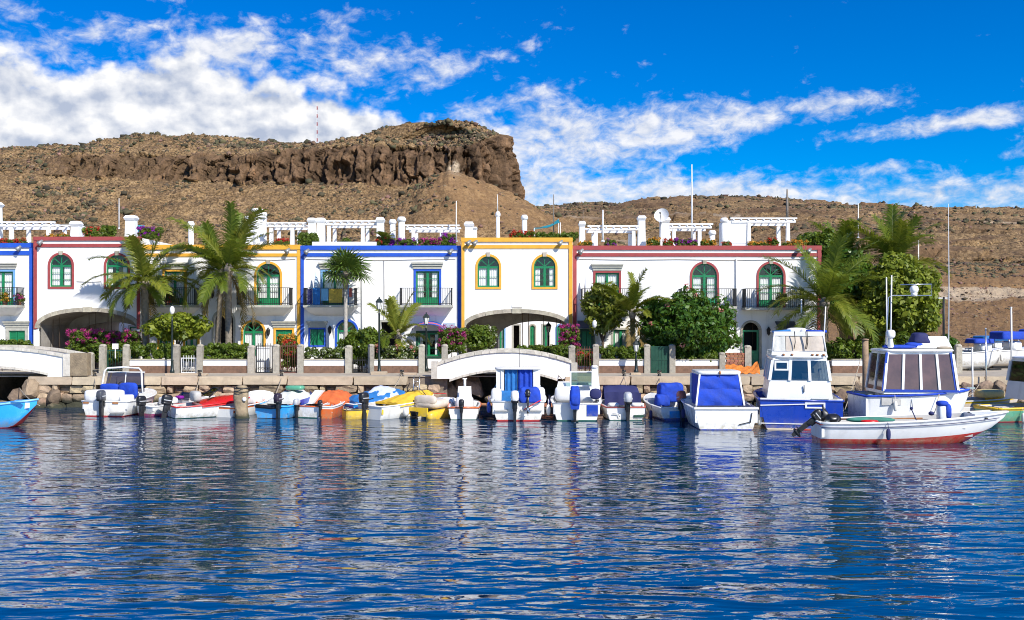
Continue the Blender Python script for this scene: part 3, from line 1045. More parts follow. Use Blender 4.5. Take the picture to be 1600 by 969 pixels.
boulders([(26, 618, 34, 24), (50, 608, 32, 34), (66, 632, 34, 26), (90, 640, 30, 16), (104, 644, 24, 12), (62, 650, 20, 10), (74, 656, 15, 9), (84, 622, 26, 30), (4, 636, 30, 24), (122, 644, 22, 11)],
         'brown boulder from the picture edge below the stained footbridge', 'boulders below the stained bridge', 51.0)
boulders([(738, 603, 48, 36), (722, 628, 30, 16), (706, 612, 20, 36), (800, 628, 40, 20), (835, 626, 36, 26), (888, 612, 34, 44), (864, 628, 24, 18), (770, 626, 26, 14)], 'tan boulder from the console boat under the white footbridge arch', 'boulders under the white footbridge', 52.6)
boulders([(1512, 612, 26, 30), (1538, 608, 28, 28), (1560, 606, 28, 26), (1588, 610, 30, 30), (1500, 636, 24, 22), (1530, 636, 30, 20), (1570, 636, 32, 22), (1343, 612, 20, 36), (1330, 630, 22, 26), (1312, 622, 20, 28),
          (1358, 634, 24, 22), (1600, 632, 30, 22), (1486, 612, 22, 26), (1630, 618, 40, 36)],
         'boulder from the blue fishing boat towards the laid-up boats', 'boulders behind the moored cabin boats', 50.6)
# ------------------------------------------------------------------ footbridges
def arc_pts(x0, x1, f, n):
    return [(x0 + (x1 - x0) * i / n, f(x0 + (x1 - x0) * i / n)) for i in range(n + 1)]


def bridge(label, px0, px1, ftop, fbot, bx0, bx1, plaster, D, n_cope, n_ring, posts):
    b = thing('footbridge', label, 'bridge', (wx((px0 + px1) / 2, D), D + 1.2, GZ - 0.4))
    T = lambda q: (wx(q[0], D), wz(q[1], D))
    for side, y0 in ((0, D), (1, D + 2.3)):
        up = [T(q) for q in arc_pts(px0, px1, lambda x: ftop(x) + 4, 28)]
        lo = [T(q) for q in arc_pts(bx0, bx1, fbot, 28)]
        # web between the two curves, as strips
        m = MB()
        n = 28
        base = wz(592, D)
        # the lower curve, padded to the full width at quay level
        def low(x):
            if x <= lo[0][0] or x >= lo[-1][0]:
                return base
            for (xa, za), (xb, zb) in zip(lo, lo[1:]):
                if xa <= x <= xb:
                    return za + (zb - za) * (x - xa) / (xb - xa)
        xs = sorted(set([p[0] for p in up] + [p[0] for p in lo] + [lo[0][0] - 1e-4, lo[-1][0] + 1e-4]))
        xs = [x for x in xs if up[0][0] <= x <= up[-1][0]]
        def upz(x):
            for (xa, za), (xb, zb) in zip(up, up[1:]):
                if xa - 1e-6 <= x <= xb + 1e-6:
                    return za + (zb - za) * (x - xa) / (xb - xa)
        for xa, xb in zip(xs, xs[1:]):
            if xb - xa < 1e-5:
                continue
            m.prism([(xa, low(xa)), (xb, low(xb)), (xb, upz(xb)), (xa, upz(xa))], y0, y0 + 0.28)
        m.build('parapet', plaster, b)
        for i in range(n_cope):
            xa, xb = px0 + (px1 - px0) * i / n_cope, px0 + (px1 - px0) * (i + 1) / n_cope
            c = MB()
            g = 0.25
            q = [T((xa + g, ftop(xa))), T((xb - g, ftop(xb))), T((xb - g, ftop(xb) + 4.2)), T((xa + g, ftop(xa) + 4.2))]
            c.prism(q, y0 - 0.07 + rs.uniform(-.01, .01), y0 + 0.34)
            c.build('coping_stone', PALESTONE, b)
        for i in range(n_ring):
            xa, xb = bx0 + (bx1 - bx0) * i / n_ring, bx0 + (bx1 - bx0) * (i + 1) / n_ring
            c = MB()
            q = [T((xa + .2, fbot(xa) - 3.2)), T((xb - .2, fbot(xb) - 3.2)), T((xb - .2, fbot(xb) + .4)), T((xa + .2, fbot(xa) + .4))]
            c.prism(q, y0 - 0.05 + rs.uniform(-.01, .01), y0 + 0.30)
            c.build('arch_stone', PALESTONE, b)
    # deck between the parapets
    m = MB()
    q0 = [T(q) for q in arc_pts(bx0, bx1, lambda x: fbot(x) - 12, 20)]
    q1 = [T(q) for q in arc_pts(bx0, bx1, lambda x: fbot(x) - 2, 20)]
    for i in range(20):
        m.prism([q1[i], q1[i + 1], q0[i + 1], q0[i]], D + 0.29, D + 2.29)
    m.build('deck', PAVING, b)
    for (pa, pb, yt, yb) in posts:
        c = MB()
        c.box(wx(pa, D), wx(pb, D), D - 0.1, D + 0.42, wz(yb, D), wz(yt, D))
        c.build('end_pillar', PALESTONE if pb - pa < 15 else QUAYSTONE, b)
    return b


bridge('low white arched footbridge in front of the yellow-trimmed archway house', 683, 893,
       lambda x: 546.5 + 20 * ((x - 793) / 108) ** 2, lambda x: 580 + 17 * ((x - 788) / 88) ** 2, 702, 872, PLASTER2, YQ - 0.1, 18, 16,
       [(674, 683.5, 565, 592), (892.5, 902, 567, 594)])
bridge('stained white footbridge at the edge beside the blue rowing boat', -160, 100,
       lambda x: 541 + 13 * ((x + 30) / 130) ** 2, lambda x: 574 + 12 * ((x + 30) / 105) ** 2, -135, 76, WORN_PLASTER, YQ - 0.1, 20, 16,
       [(99.5, 110.5, 553, 588), (111, 137, 552, 587)])
# ------------------------------------------------------------------ houses
def outline(x0, x1, z0, z1, arch, n=14):
    if not arch:
        return [(x0, z0), (x1, z0), (x1, z1), (x0, z1)]
    r = (x1 - x0) / 2
    zs = z1 - r
    xc = (x0 + x1) / 2
    pts = [(x0, z0), (x1, z0)]
    for i in range(n + 1):
        a = math.pi * i / n
        pts.append((xc + r * math.cos(a), zs + r * math.sin(a)))
    return pts


def arch_strip_outline(x0, x1, zs, zp, n=20):
    """flat segmental arch from spring line zs to crown zp"""
    w_ = (x1 - x0) / 2
    xc = (x0 + x1) / 2
    return [(xc + w_ * math.cos(math.pi * i / n), zs + (zp - zs) * math.sin(math.pi * i / n) ** 0.9) for i in range(n + 1)]


def plate(m, outer, holes, y, mi=0):
    loops = [[Vector((p[0], p[1], 0)) for p in outer]] + [[Vector((p[0], p[1], 0)) for p in h] for h in holes]
    flat = [p for l in loops for p in l]
    tris = tessellate_polygon(loops)
    m.add([(p.x, y, p.y) for p in flat], [tuple(t_) for t_ in tris], mi)


def reveal(m, loop, y0, y1, mi=0, skip_bottom=False):
    n = len(loop)
    for i in range(n):
        j = (i + 1) % n
        if skip_bottom and i == 0:
            continue
        a, b = loop[i], loop[j]
        m.add([(a[0], y0, a[1]), (b[0], y0, b[1]), (b[0], y1, b[1]), (a[0], y1, a[1])], [(0, 1, 2, 3)], mi)


BALC_BAR = 0.11


class House:
    def __init__(s, label, px0, px1, Y, top_py, bands, trim, pil, depth=6.0, arch=None, inner=None):
        s.inner = inner
        s.Y = Y
        s.x0, s.x1 = wx(px0, Y), wx(px1, Y)
        s.trim = trim
        s.holes, s.jobs = [], []
        s.zt = wz(top_py, Y)
        s.arch = arch
        s.depth = depth
        s.bands, s.pil = bands, pil
        s.root = thing('terrace_house', label, 'house', ((s.x0 + s.x1) / 2, Y, GZ - 0.02), 0, 'white terraced houses along the quay')

    def X(s, px): return wx(px, s.Y)
    def Z(s, py): return wz(py, s.Y)

    def opening(s, k, x0, x1, y0, y1, sur=None, kind='win', rows=3, key=False, cornice=False, t=0.13, curtain=0.9, leafgreen=None, sill=True):
        arch = k == 'arch'
        X0, X1, Z1, Z0 = s.X(x0), s.X(x1), s.Z(y0), s.Z(y1)
        door = kind in ('door', 'dark')
        Y = s.Y
        out = outline(X0, X1, Z0, Z1, arch)
        inn = outline(X0 + t, X1 - t, Z0 + (0 if door else t), Z1 - t, arch)
        s.holes.append(inn)
        reveal_depth = 0.30
        s.jobs.append((inn, reveal_depth))
        gr = leafgreen or GREEN
        if sur is not None:
            m = MB()
            m.ring(out, inn, Y - 0.035, Y + 0.004)
            f = m.build('surround', sur, s.root)
            if key:
                m = MB()
                xc = (X0 + X1) / 2
                m.prism([(xc - .10, Z1 - t - .03), (xc + .10, Z1 - t - .03), (xc + .13, Z1 + .10), (xc - .13, Z1 + .10)], Y - .075, Y + .003)
                m.build('keystone', STONE, f)
        if cornice:
            m = MB()
            a, b = X0 - .12, X1 + .12
            z = Z1
            m.box(a + .10, b - .10, Y - .07, Y + .003, z + .004, z + .17)
            m.box(a + .04, b - .04, Y - .13, Y + .003, z + .173, z + .30)
            m.box(a, b, Y - .19, Y + .003, z + .303, z + .40)
            m.build('cornice', GSTONE, s.root)
        xi0, xi1, zi0, zi1 = X0 + t, X1 - t, Z0 + (0 if door else t), Z1 - t
        r = (xi1 - xi0) / 2
        zs = zi1 - r if arch else zi1
        xc = (xi0 + xi1) / 2
        yf = Y + 0.07
        # dark room behind
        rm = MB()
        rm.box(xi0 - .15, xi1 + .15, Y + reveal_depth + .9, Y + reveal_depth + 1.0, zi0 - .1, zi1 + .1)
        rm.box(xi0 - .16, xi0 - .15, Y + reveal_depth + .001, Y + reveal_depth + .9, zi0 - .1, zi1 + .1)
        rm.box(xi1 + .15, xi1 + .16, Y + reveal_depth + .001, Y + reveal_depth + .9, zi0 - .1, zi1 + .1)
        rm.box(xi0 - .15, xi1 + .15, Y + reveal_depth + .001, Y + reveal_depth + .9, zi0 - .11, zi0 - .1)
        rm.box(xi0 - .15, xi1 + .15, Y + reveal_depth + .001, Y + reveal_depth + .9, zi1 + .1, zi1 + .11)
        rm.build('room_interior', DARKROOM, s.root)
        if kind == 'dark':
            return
        if kind == 'shut':
            for sgn in (0, 1):
                a = xi0 + .02 if sgn == 0 else xc + .012
                b = xc - .012 if sgn == 0 else xi1 - .02
                m = MB()
                m.box(a, b, yf, yf + .045, zi0 + .02, zi1 - .02)
                w_ = .075
                m.box(a, a + w_, yf - .02, yf + .001, zi0 + .02, zi1 - .02)
                m.box(b - w_, b, yf - .02, yf + .001, zi0 + .02, zi1 - .02)
                for zz in (zi0 + .02, (zi0 + zi1) / 2 - .04, zi1 - .10):
                    m.box(a + w_ + .002, b - w_ - .002, yf - .018, yf + .001, zz, zz + .08)
                nsl = 9
                for q in range(nsl):
                    zz = zi0 + .12 + (zi1 - zi0 - .26) * q / nsl
                    m.box(a + w_ + .004, b - w_ - .004, yf - .009, yf + .001, zz, zz + .035)
                m.build('shutter', gr, s.root)
            return
        # joinery
        fw = 0.06
        m = MB()
        o2 = outline(xi0 + .004, xi1 - .004, zi0 + .004, zi1 - .004, arch)
        i2 = outline(xi0 + fw, xi1 - fw, zi0 + fw * (1.0 if not door else 2.6), zi1 - fw, arch)
        m.ring(o2, i2, yf, yf + .07)
        m.box(xc - .045, xc + .045, yf - .012, yf + .06, zi0 + fw * .9, zs if arch else zi1 - fw * .9)
        if arch:
            m.box(xi0 + fw * .9, xi1 - fw * .9, yf - .008, yf + .062, zs - .05, zs + .045)
            for a in (45, 90, 135):
                ca, sa_ = math.cos(R(a)), math.sin(R(a))
                m.bar((xc, yf + .03, zs + .04), (xc + ca * (r - fw * .9), yf + .03, zs + sa_ * (r - fw * .9)), .04, .045)
        ztop = zs - .05 if arch else zi1 - fw
        zbot = zi0 + fw * (1.0 if not door else 2.6)
        if door:   # solid lower panels
            zp = zbot + (ztop - zbot) * .16
            m.box(xi0 + fw * .9, xi1 - fw * .9, yf + .015, yf + .055, zbot - .01, zp)
            zbot = zp
        for sgn in (0, 1):
            a = xi0 + fw if sgn == 0 else xc + .045
            b = xc - .045 if sgn == 0 else xi1 - fw
            m.ring(outline(a - .003, b + .003, zbot - .003, ztop + .003, False), outline(a + .028, b - .028, zbot + .028, ztop - .028, False), yf - .006, yf + .05)
            for q in range(1, rows):
                zz = zbot + (ztop - zbot) * q / rows
                m.box(a + .027, b - .027, yf + .004, yf + .04, zz - .014, zz + .014)
        win = m.build('window', gr, s.root)
        for sgn in (0, 1):
            a = xi0 + fw + .027 if sgn == 0 else xc + .045 + .027
            b = xc - .045 - .027 if sgn == 0 else xi1 - fw - .027
            for q in range(rows):
                za = zbot + (ztop - zbot) * q / rows + (.027 if q == 0 else .013)
                zb = zbot + (ztop - zbot) * (q + 1) / rows - (.027 if q == rows - 1 else .013)
                p = MB()
                p.add([(a, yf + .022, za), (b, yf + .022, za), (b, yf + .022, zb), (a, yf + .022, zb)], [(0, 1, 2, 3)])
                p.build('pane', GLASS, win)
        if arch:
            for q in range(4):
                p = MB()
                vs = [(xc, yf + .022, zs + .045)]
                for w_ in range(5):
                    a = R(45 * q + 3 + 39 * w_ / 4)
                    vs.append((xc + math.cos(a) * (r - fw), yf + .022, max(zs + .045, zs + math.sin(a) * (r - fw))))
                p.add(vs, [tuple(range(6))])
                p.build('pane', GLASS, win)
        if curtain > 0:
            for sgn in (0, 1):
                a = xi0 + .02 if sgn == 0 else xi1 - .02
                wdt = (xc - xi0) * curtain
                b = a + wdt * (1 if sgn == 0 else -1)
                p = MB()
                ph = rs.uniform(0, 6)
                zlo = zi0 + .05 + (rs.choice((0, 0, .0)))
                p.grid(lambda u, v: (a + (b - a) * u, Y + .165 + .02 * math.sin(u * 26 + ph), zlo + (ztop - zlo + .03) * v), 22, 1)
                p.build('curtain', CURTAIN, win)

    def balcony(s, x0, x1, floor_py, rail_py, depth=0.95, corbel=0.5, bow=False):
        Y = s.Y
        X0, X1, zf, zr = s.X(x0), s.X(x1), s.Z(floor_py), s.Z(rail_py)
        m = MB()
        m.box(X0, X1, Y - depth, Y + .003, zf - .14, zf)
        b = m.build('balcony', GSTONE, s.root)
        if corbel:
            m = MB()
            n = 5
            for i in range(n):
                q0, q1 = i / n, (i + 1) / n
                f = lambda q: (X0 + .04 + .55 * q ** 1.5, X1 - .04 - .55 * q ** 1.5, Y - (depth - .05) * (1 - q) ** .7, Y + .003)
                m.frust(f(q1), f(q0), zf - .142 - corbel * q1, zf - .142 - corbel * q0)
            m.build('corbel', PLASTER, b)
        m = MB()
        yf = Y - depth + .05
        for z in (zr, zf + .10):
            m.box(X0 + .02, X1 - .02, yf - .02, yf + .02, z - .03, z)
            for x in (X0 + .02, X1 - .06):
                m.box(x, x + .04, yf + .021, Y - .002, z - .03, z)
        nb = int((X1 - X0) / BALC_BAR)
        for i in range(nb + 1):
            x = X0 + .04 + (X1 - X0 - .08) * i / nb
            w_ = .022 if 0 < i < nb else .045
            m.box(x - w_ / 2, x + w_ / 2, yf - w_ / 2, yf + w_ / 2, zf - .02, zr - .031)
        ns = int(depth / BALC_BAR)
        for i in range(1, ns):
            y = yf + (Y - yf) * i / ns
            for x in (X0 + .04, X1 - .04):
                m.box(x - .011, x + .011, y - .011, y + .011, zf - .02, zr - .031)
        m.build('railing', IRON, b)
        return b

    def finish(s):
        Y, x0, x1, zt = s.Y, s.x0, s.x1, s.zt
        g = 0.004
        m = MB()
        z0 = GZ - 0.02
        ya = Y + s.depth
        if s.arch:
            ax0, ax1, asp, acr = s.arch                      # opening columns, spring row, crown row
            A0, A1, ZS, ZC = s.X(ax0), s.X(ax1), s.Z(asp), s.Z(acr)
            arc = arch_strip_outline(A0, A1, ZS, ZC)
            outer = [(x0 + g, z0), (A0, z0)] + arc[::-1] + [(A1, z0), (x1 - g, z0), (x1 - g, zt - .05), (x0 + g, zt - .05)]
            plate(m, outer, s.holes, Y)
            plate(m, outer, [], ya)
            lp = [(A0, z0)] + arc[::-1] + [(A1, z0)]
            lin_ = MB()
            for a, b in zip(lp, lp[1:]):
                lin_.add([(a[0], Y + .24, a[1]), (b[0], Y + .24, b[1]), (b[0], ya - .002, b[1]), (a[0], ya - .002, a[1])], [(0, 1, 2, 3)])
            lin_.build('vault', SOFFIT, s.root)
            if s.inner:
                ix0, ix1, isp, icr, dy = s.inner
                Yi = Y + dy
                I0, I1, IS, IC = wx(ix0, Yi), wx(ix1, Yi), wz(isp, Yi), wz(icr, Yi)
                ia = arch_strip_outline(I0, I1, IS, IC)
                zt2 = ZC + .02
                lp2 = [(A0 + .01, z0), (I0, z0)] + ia[::-1] + ([(I1, z0), (A1 - .01, z0)] if I1 < A1 - .1 else [])
                lp2 = [q for q in lp2 if q[0] <= A1 - .01]
                if I1 >= A1 - .1:
                    zr = [q[1] for q in ia if q[0] <= A1 - .01][0]
                    lp2.append((A1 - .01, zr))
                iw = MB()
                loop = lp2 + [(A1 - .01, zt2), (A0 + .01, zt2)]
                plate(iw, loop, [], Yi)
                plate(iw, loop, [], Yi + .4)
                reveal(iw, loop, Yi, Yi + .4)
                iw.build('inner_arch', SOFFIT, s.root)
            # dressed stones round the arch
            n = 17
            T = .24
            pts = arch_strip_outline(A0, A1, ZS, ZC, n * 2)
            for i in range(n):
                a, b, c = pts[2 * i], pts[2 * i + 1], pts[2 * i + 2]
                def off(q, i_):
                    p_, n_ = pts[max(i_ - 1, 0)], pts[min(i_ + 1, len(pts) - 1)]
                    tx, tz = n_[0] - p_[0], n_[1] - p_[1]
                    l = math.hypot(tx, tz)
                    return (q[0] + tz / l * T, q[1] - tx / l * T)
                e = 0.012
                k = 1.25 if i == n // 2 else 1.0
                q = [a, b, c, off(c, 2 * i + 2), off(b, 2 * i + 1), off(a, 2 * i)]
                cx = sum(p[0] for p in q) / 6; cz = sum(p[1] for p in q) / 6
                q = [(cx + (p[0] - cx) * (1 - e * 2) , cz + (p[1] - cz) * (1 - e) * k) for p in q]
                v = MB()
                v.prism(q, Y - .05 - rs.uniform(0, .03) - (.04 if k > 1 else 0), Y + .25)
                v.build('arch_stone', STONE, s.root)
        else:
            outer = [(x0 + g, z0), (x1 - g, z0), (x1 - g, zt - .05), (x0 + g, zt - .05)]
            plate(m, outer, s.holes, Y)
            m.box(x0 + g, x1 - g, ya - .2, ya, z0, zt - .5)
        for lp, dpt in s.jobs:
            reveal(m, lp, Y, Y + dpt)
        # flanks, parapet back, roof terrace
        low = s.Z(s.arch[2]) if s.arch else z0
        for xa, xb in ((x0 + g, x0 + .2), (x1 - .2, x1 - g)):
            m.box(xa, xb, Y + .01, ya - .21, z0, zt - .06)
        m.box(x0 + .21, x1 - .21, Y + .01, Y + .25, zt - .85, zt - .052)
        m.box(x0 + .21, x1 - .21, Y + .26, ya - .01, zt - 1.0, zt - .85)
        s.wall = m.build('wall', PLASTER, s.root)
        b0, b1, b2, b3 = s.bands
        m = MB()
        m.box(x0 + g, x1 - g, Y - .09, Y + .30, s.Z(b1), s.Z(b0))
        m.box(x0 + g, x1 - g, Y - .05, Y + .003, s.Z(b3), s.Z(b2))
        m.build('parapet_band', s.trim, s.root)
        for (pa, pb, bot) in s.pil:
            m = MB()
            m.box(s.X(pa) + g, s.X(pb) - g, Y - .065, Y + .003, s.Z(bot), s.Z(b1) - .003)
            m.build('corner_strip', s.trim, s.root)

    def spot(s, px, py):
        x, z, Y = s.X(px), s.Z(py), s.Y
        m = MB()
        m.tube([(x, Y - .02, z + .06), (x, Y - .20, z + .10)], .025, 6)
        m.tube([(x + .10, Y - .16, z + .12), (x - .02, Y - .24, z - .02), (x - .10, Y - .30, z - .12)], [.07, .12, .145], 10)
        m.build('floodlight', FLOOD, s.root)

    def chimney(s, px0, px1, y0, D, y1=None, round_=False, cap=1.0):
        xa, xb = wx(px0, D), wx(px1, D)
        zt_ = wz(y0, D)
        zb = s.zt - .86
        w_ = (xb - xa)
        xc = (xa + xb) / 2
        m = MB()
        ch = .30 * cap
        if round_:
            m.lathe([(w_ * .42, 0), (w_ * .36, zt_ - ch - zb)], (xc, D, zb), 14)
            o = m.build('chimney', ROOFWHITE, s.root)
            m = MB()
            m.lathe([(w_ * .40, 0), (w_ * .5, .08), (w_ * .5, .17), (w_ * .34, ch)], (xc, D, zt_ - ch), 14)
        else:
            m.frust((xc - w_ * .46, xc + w_ * .46, D - .32, D + .32), (xc - w_ * .38, xc + w_ * .38, D - .26, D + .26), zb, zt_ - ch)
            o = m.build('chimney', ROOFWHITE, s.root)
            m = MB()
            m.frust((xc - w_ * .40, xc + w_ * .40, D - .30, D + .30), (xc - w_ * .5, xc + w_ * .5, D - .37, D + .37), zt_ - ch, zt_ - ch * .55)
            m.frust((xc - w_ * .5, xc + w_ * .5, D - .37, D + .37), (xc - w_ * .36, xc + w_ * .36, D - .26, D + .26), zt_ - ch * .549, zt_)
        m.build('chimney_cap', ROOFWHITE, o)


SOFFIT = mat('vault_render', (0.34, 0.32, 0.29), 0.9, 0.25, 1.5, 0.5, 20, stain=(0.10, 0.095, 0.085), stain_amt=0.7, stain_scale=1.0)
FLOOD = mat('grey_floodlight', (0.30, 0.31, 0.30), 0.4, 0.2, metal=0.3)
YA = YW - 0.35      # the two archway houses stand a little forward

# blue trim, cut by the picture edge
h0 = House('blue-trimmed white house with one balcony beside the red-trimmed archway house', -190, 52.3, YW, 380, (380, 387, 392, 398.5), BLUE, [(46.5, 52, 541), (-189.7, -184, 541)])
h0.opening('rect', -16, 24, 421, 478, LBLUE, 'door', 3, cornice=True)
h0.opening('rect', 9, 44, 512, 541, GSTONE, 'shut', cornice=True, t=.18)
h0.opening('rect', -110, -70, 421, 478, LBLUE, 'door', 3, cornice=True)
h0.balcony(-30, 39, 477, 449.5)
h0.balcony(-125, -56, 477, 449.5)
h0.spot(32, 388); h0.spot(-60, 388)
h0.finish()

# red trim with the dark archway
h1 = House('red-trimmed white house over a dark stone archway with two arched windows', 52.3, 219.5, YA, 370, (370, 376, 381, 386.5), RED, [(53, 58, 514), (214, 219, 514)], arch=(61, 213.5, 513, 487), depth=12.0, inner=(112, 236, 538, 503, 4.0))
h1.opening('arch', 74.8, 115.8, 394.5, 451.5, RED, 'win', 3, key=True, curtain=.8)
h1.opening('arch', 162.4, 203.4, 395, 451.5, RED, 'win', 3, key=True, curtain=.5)
h1.spot(66, 379)
h1.finish()

# yellow trim, behind the palms
h2 = House('yellow-trimmed white house behind the tall palm trees', 219.5, 469.6, YW, 382.5, (382.5, 390, 396, 401), YELLOW, [(464.5, 469.3, 541), (220, 225, 541)])
h2.opening('rect', 254, 292, 421, 478, YELLOW, 'door', 3, cornice=True)
h2.opening('arch', 397.5, 441, 408.5, 477, YELLOW, 'door', 3, key=True)
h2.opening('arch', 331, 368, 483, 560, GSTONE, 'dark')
h2.opening('arch', 376.5, 415.5, 499.5, 556, YELLOW, 'door', 1, key=True)
h2.opening('rect', 427.5, 460, 512, 560, YELLOW, 'shut', cornice=True)
h2.opening('rect', 246, 272, 512, 548, YELLOW, 'win', 2)
h2.opening('rect', 286, 312, 512, 548, YELLOW, 'win', 2)
h2.balcony(236, 312, 477, 450)
h2.balcony(376, 458.5, 477, 450)
h2.spot(451, 392)
h2.finish()

# blue trim in the middle
h3 = House('blue-trimmed white house with two balconies between the two yellow-trimmed houses', 469.6, 720.4, YW, 384, (384, 390.5, 395.5, 401), BLUE, [(470, 475, 541), (715, 720, 521)])
h3.opening('rect', 501, 545, 421, 477, LBLUE, 'door', 3, cornice=True)
h3.opening('rect', 646.5, 689.6, 420.5, 477, BLUE, 'door', 4, cornice=True, curtain=.6)
h3.opening('rect', 482, 509, 512, 542, BLUE, 'shut', cornice=True, t=.1)
h3.opening('arch', 523.5, 560, 498.7, 560, BLUE, 'door', 2)
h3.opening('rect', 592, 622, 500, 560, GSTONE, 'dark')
h3.opening('rect', 650, 690, 517, 560, DGREEN, 'win', 3, curtain=.4)
h3.balcony(478.7, 559, 477, 450.5)
h3.balcony(627, 707.7, 477, 450.5)
h3.spot(481, 393); h3.spot(705, 393)
h3.finish()
# little barrel awning over the shop door and the louvred panel beside it
AWN_R = mat('awning_red', (0.55, 0.12, 0.10), 0.8, 0.1)
m_ = MB()
n_ = 10
for k, (r0, r1) in enumerate(((0.0, .35), (.35, .7), (.7, 1.0))):
    for i in range(n_):
        a0, a1 = math.pi * i / n_, math.pi * (i + 1) / n_
        f_ = lambda a, q: (h3.X(670) - math.cos(a) * (h3.X(695) - h3.X(670)), YW - .05 - .9 * q, h3.Z(516) + math.sin(a) * .55 * (1 - .35 * q))
        m_.add([f_(a0, r0), f_(a1, r0), f_(a1, r1), f_(a0, r1)], [(0, 1, 2, 3)], k % 2)
m_.build('awning', [BLUE, AWN_R], h3.root)
m_ = MB()
for i in range(6):
    z = h3.Z(504 + 1.6 * i)
    m_.box(h3.X(694), h3.X(712), YW - .10, YW - .02, z - .045, z)
m_.build('louvre_panel', mat('pale_blue_louvre', (0.55, 0.66, 0.78), 0.6, 0.1), h3.root)

# yellow trim with the open archway
h4 = House('yellow-trimmed white house over an open stone archway above the white footbridge', 720.4, 894.8, YA, 371.5, (371.5, 378, 383, 388.5), YELLOW, [(721, 726, 514), (888.5, 894.5, 510)], arch=(727, 888, 513.5, 489), inner=(779, 905, 528, 502, 4.2))
h4.opening('arch', 742.8, 783.4, 397, 452, YELLOW, 'win', 2, key=True, curtain=.95)
h4.opening('arch', 830.7, 871.3, 397, 452, YELLOW, 'win', 3, key=True, curtain=.55)
h4.spot(733, 379.5); h4.spot(743, 379.5); h4.spot(876, 379.5)
h4.finish()

# red trim, longest
h5 = House('long red-trimmed white house with three balconies behind the round tree', 894.8, 1283.5, YW, 384, (384, 390.5, 395.5, 401), RED, [(895.2, 901, 541), (1277, 1283, 541)])
h5.opening('rect', 927, 970.5, 423, 478, RED, 'door', 3, cornice=True)
h5.opening('arch', 1078, 1123.5, 408.5, 478, RED, 'door', 3, key=True, curtain=.7)
h5.opening('arch', 1182, 1227.5, 408.5, 480.5, RED, 'door', 3, key=True)
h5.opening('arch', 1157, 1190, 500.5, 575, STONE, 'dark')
h5.opening('rect', 905, 928, 514, 560, DGREEN, 'shut')
h5.opening('rect', 955, 985, 512, 560, GSTONE, 'win', 2)
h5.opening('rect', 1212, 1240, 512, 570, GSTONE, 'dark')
h5.balcony(907, 985, 478, 451.5)
h5.balcony(1060, 1146, 479, 451.5, corbel=0)
h5.balcony(1158.5, 1250, 481, 451.5, corbel=0)
h5.spot(908, 393); h5.spot(1247, 390); h5.spot(1263, 392)
h5.finish()
GREYAWN = mat('grey_awning', (0.10, 0.10, 0.11), 0.8, 0.15)
for (a, b, y0, y1) in ((902, 930, 501, 513), (1211, 1241, 502, 514)):
    m_ = MB()
    m_.prism([(YW - .02, h5.Z(y0)), (YW - .75, h5.Z(y1) + .04), (YW - .75, h5.Z(y1)), (YW - .02, h5.Z(y0) - .07)], h5.X(a), h5.X(b), axis='x')
    m_.build('awning', GREYAWN, h5.root)
# green half door leaf standing open in the arched doorway
m_ = MB()
m_.box(h5.X(1160), h5.X(1186), YW + .10, YW + .15, h5.Z(575), h5.Z(548))
m_.box(h5.X(1160), h5.X(1186), YW + .095, YW + .155, h5.Z(519), h5.Z(516))
m_.box(h5.X(1160), h5.X(1163), YW + .095, YW + .155, h5.Z(548), h5.Z(519))
m_.box(h5.X(1183), h5.X(1186), YW + .095, YW + .155, h5.Z(548), h5.Z(519))
m_.build('door', GREEN, h5.root)

# wall lanterns
for hh, px_, py_ in ((h2, 420, 519), (h3, 516, 516), (h2, 333, 460), (h5, 1200, 518)):
    x, z = hh.X(px_), hh.Z(py_)
    m_ = MB()
    m_.bar((x, YW + .003, z + .22), (x, YW - .16, z + .22), .03)
    m_.lathe([(.02, .28), (.13, .12), (.11, .0), (.10, -.12), (.02, -.25)], (x, YW - .16, z), 8, smooth=False)
    m_.build('wall_lantern', IRON, hh.root)

# ---- roofscape: chimneys belong to their house
h0.chimney(-20, 3, 316, 62)
h1.chimney(111.5, 127, 346, 61.5); h1.chimney(124, 131, 353, 62.5, cap=.5)
h1.chimney(196, 214.5, 337, 61.5); 
h2.chimney(293, 304, 346, 62, round_=True); h2.chimney(383, 416, 338, 62.5, cap=.6); h2.chimney(393, 411, 326, 62.4, round_=True, cap=.7); h2.chimney(409, 417.5, 331, 62.6, round_=True)
h3.chimney(481, 494, 341, 61.5); h3.chimney(494.5, 509, 341, 62.0)
h3.chimney(588, 601, 340, 61.6); h3.chimney(607.5, 619.5, 343, 63, round_=True); h3.chimney(620.5, 634.5, 339, 61.8, round_=True)
h4.chimney(725, 741, 347, 61.4); h4.chimney(738, 746, 355, 62.2, cap=.5); h4.chimney(774, 782, 331, 61.8, round_=True); h4.chimney(814, 825, 336, 62, round_=True)
h5.chimney(904, 915, 346, 61.5); h5.chimney(995.5, 1009, 337.5, 63, cap=.9); h5.chimney(1029.5, 1047, 340, 61.2); h5.chimney(1125, 1138, 340.5, 61.6, round_=True)
h5.chimney(1107, 1119, 360, 61.6, round_=True)
# stair-head box on the long house
m_ = MB()
m_.box(wx(1133, 62), wx(1168, 62), 61.8, 63.8, h5.zt - .86, wz(345, 62))
m_.box(wx(1138, 62), wx(1166, 62), 61.77, 61.797, wz(380, 62), wz(351, 62))
m_.build('stair_head', ROOFWHITE, h5.root)
m_ = MB()
m_.box(wx(488, 60), wx(588, 60), 59.95, 60.2, h3.zt - .3, wz(378, 60))
m_.build('roof_kerb', ROOFWHITE, h3.root)


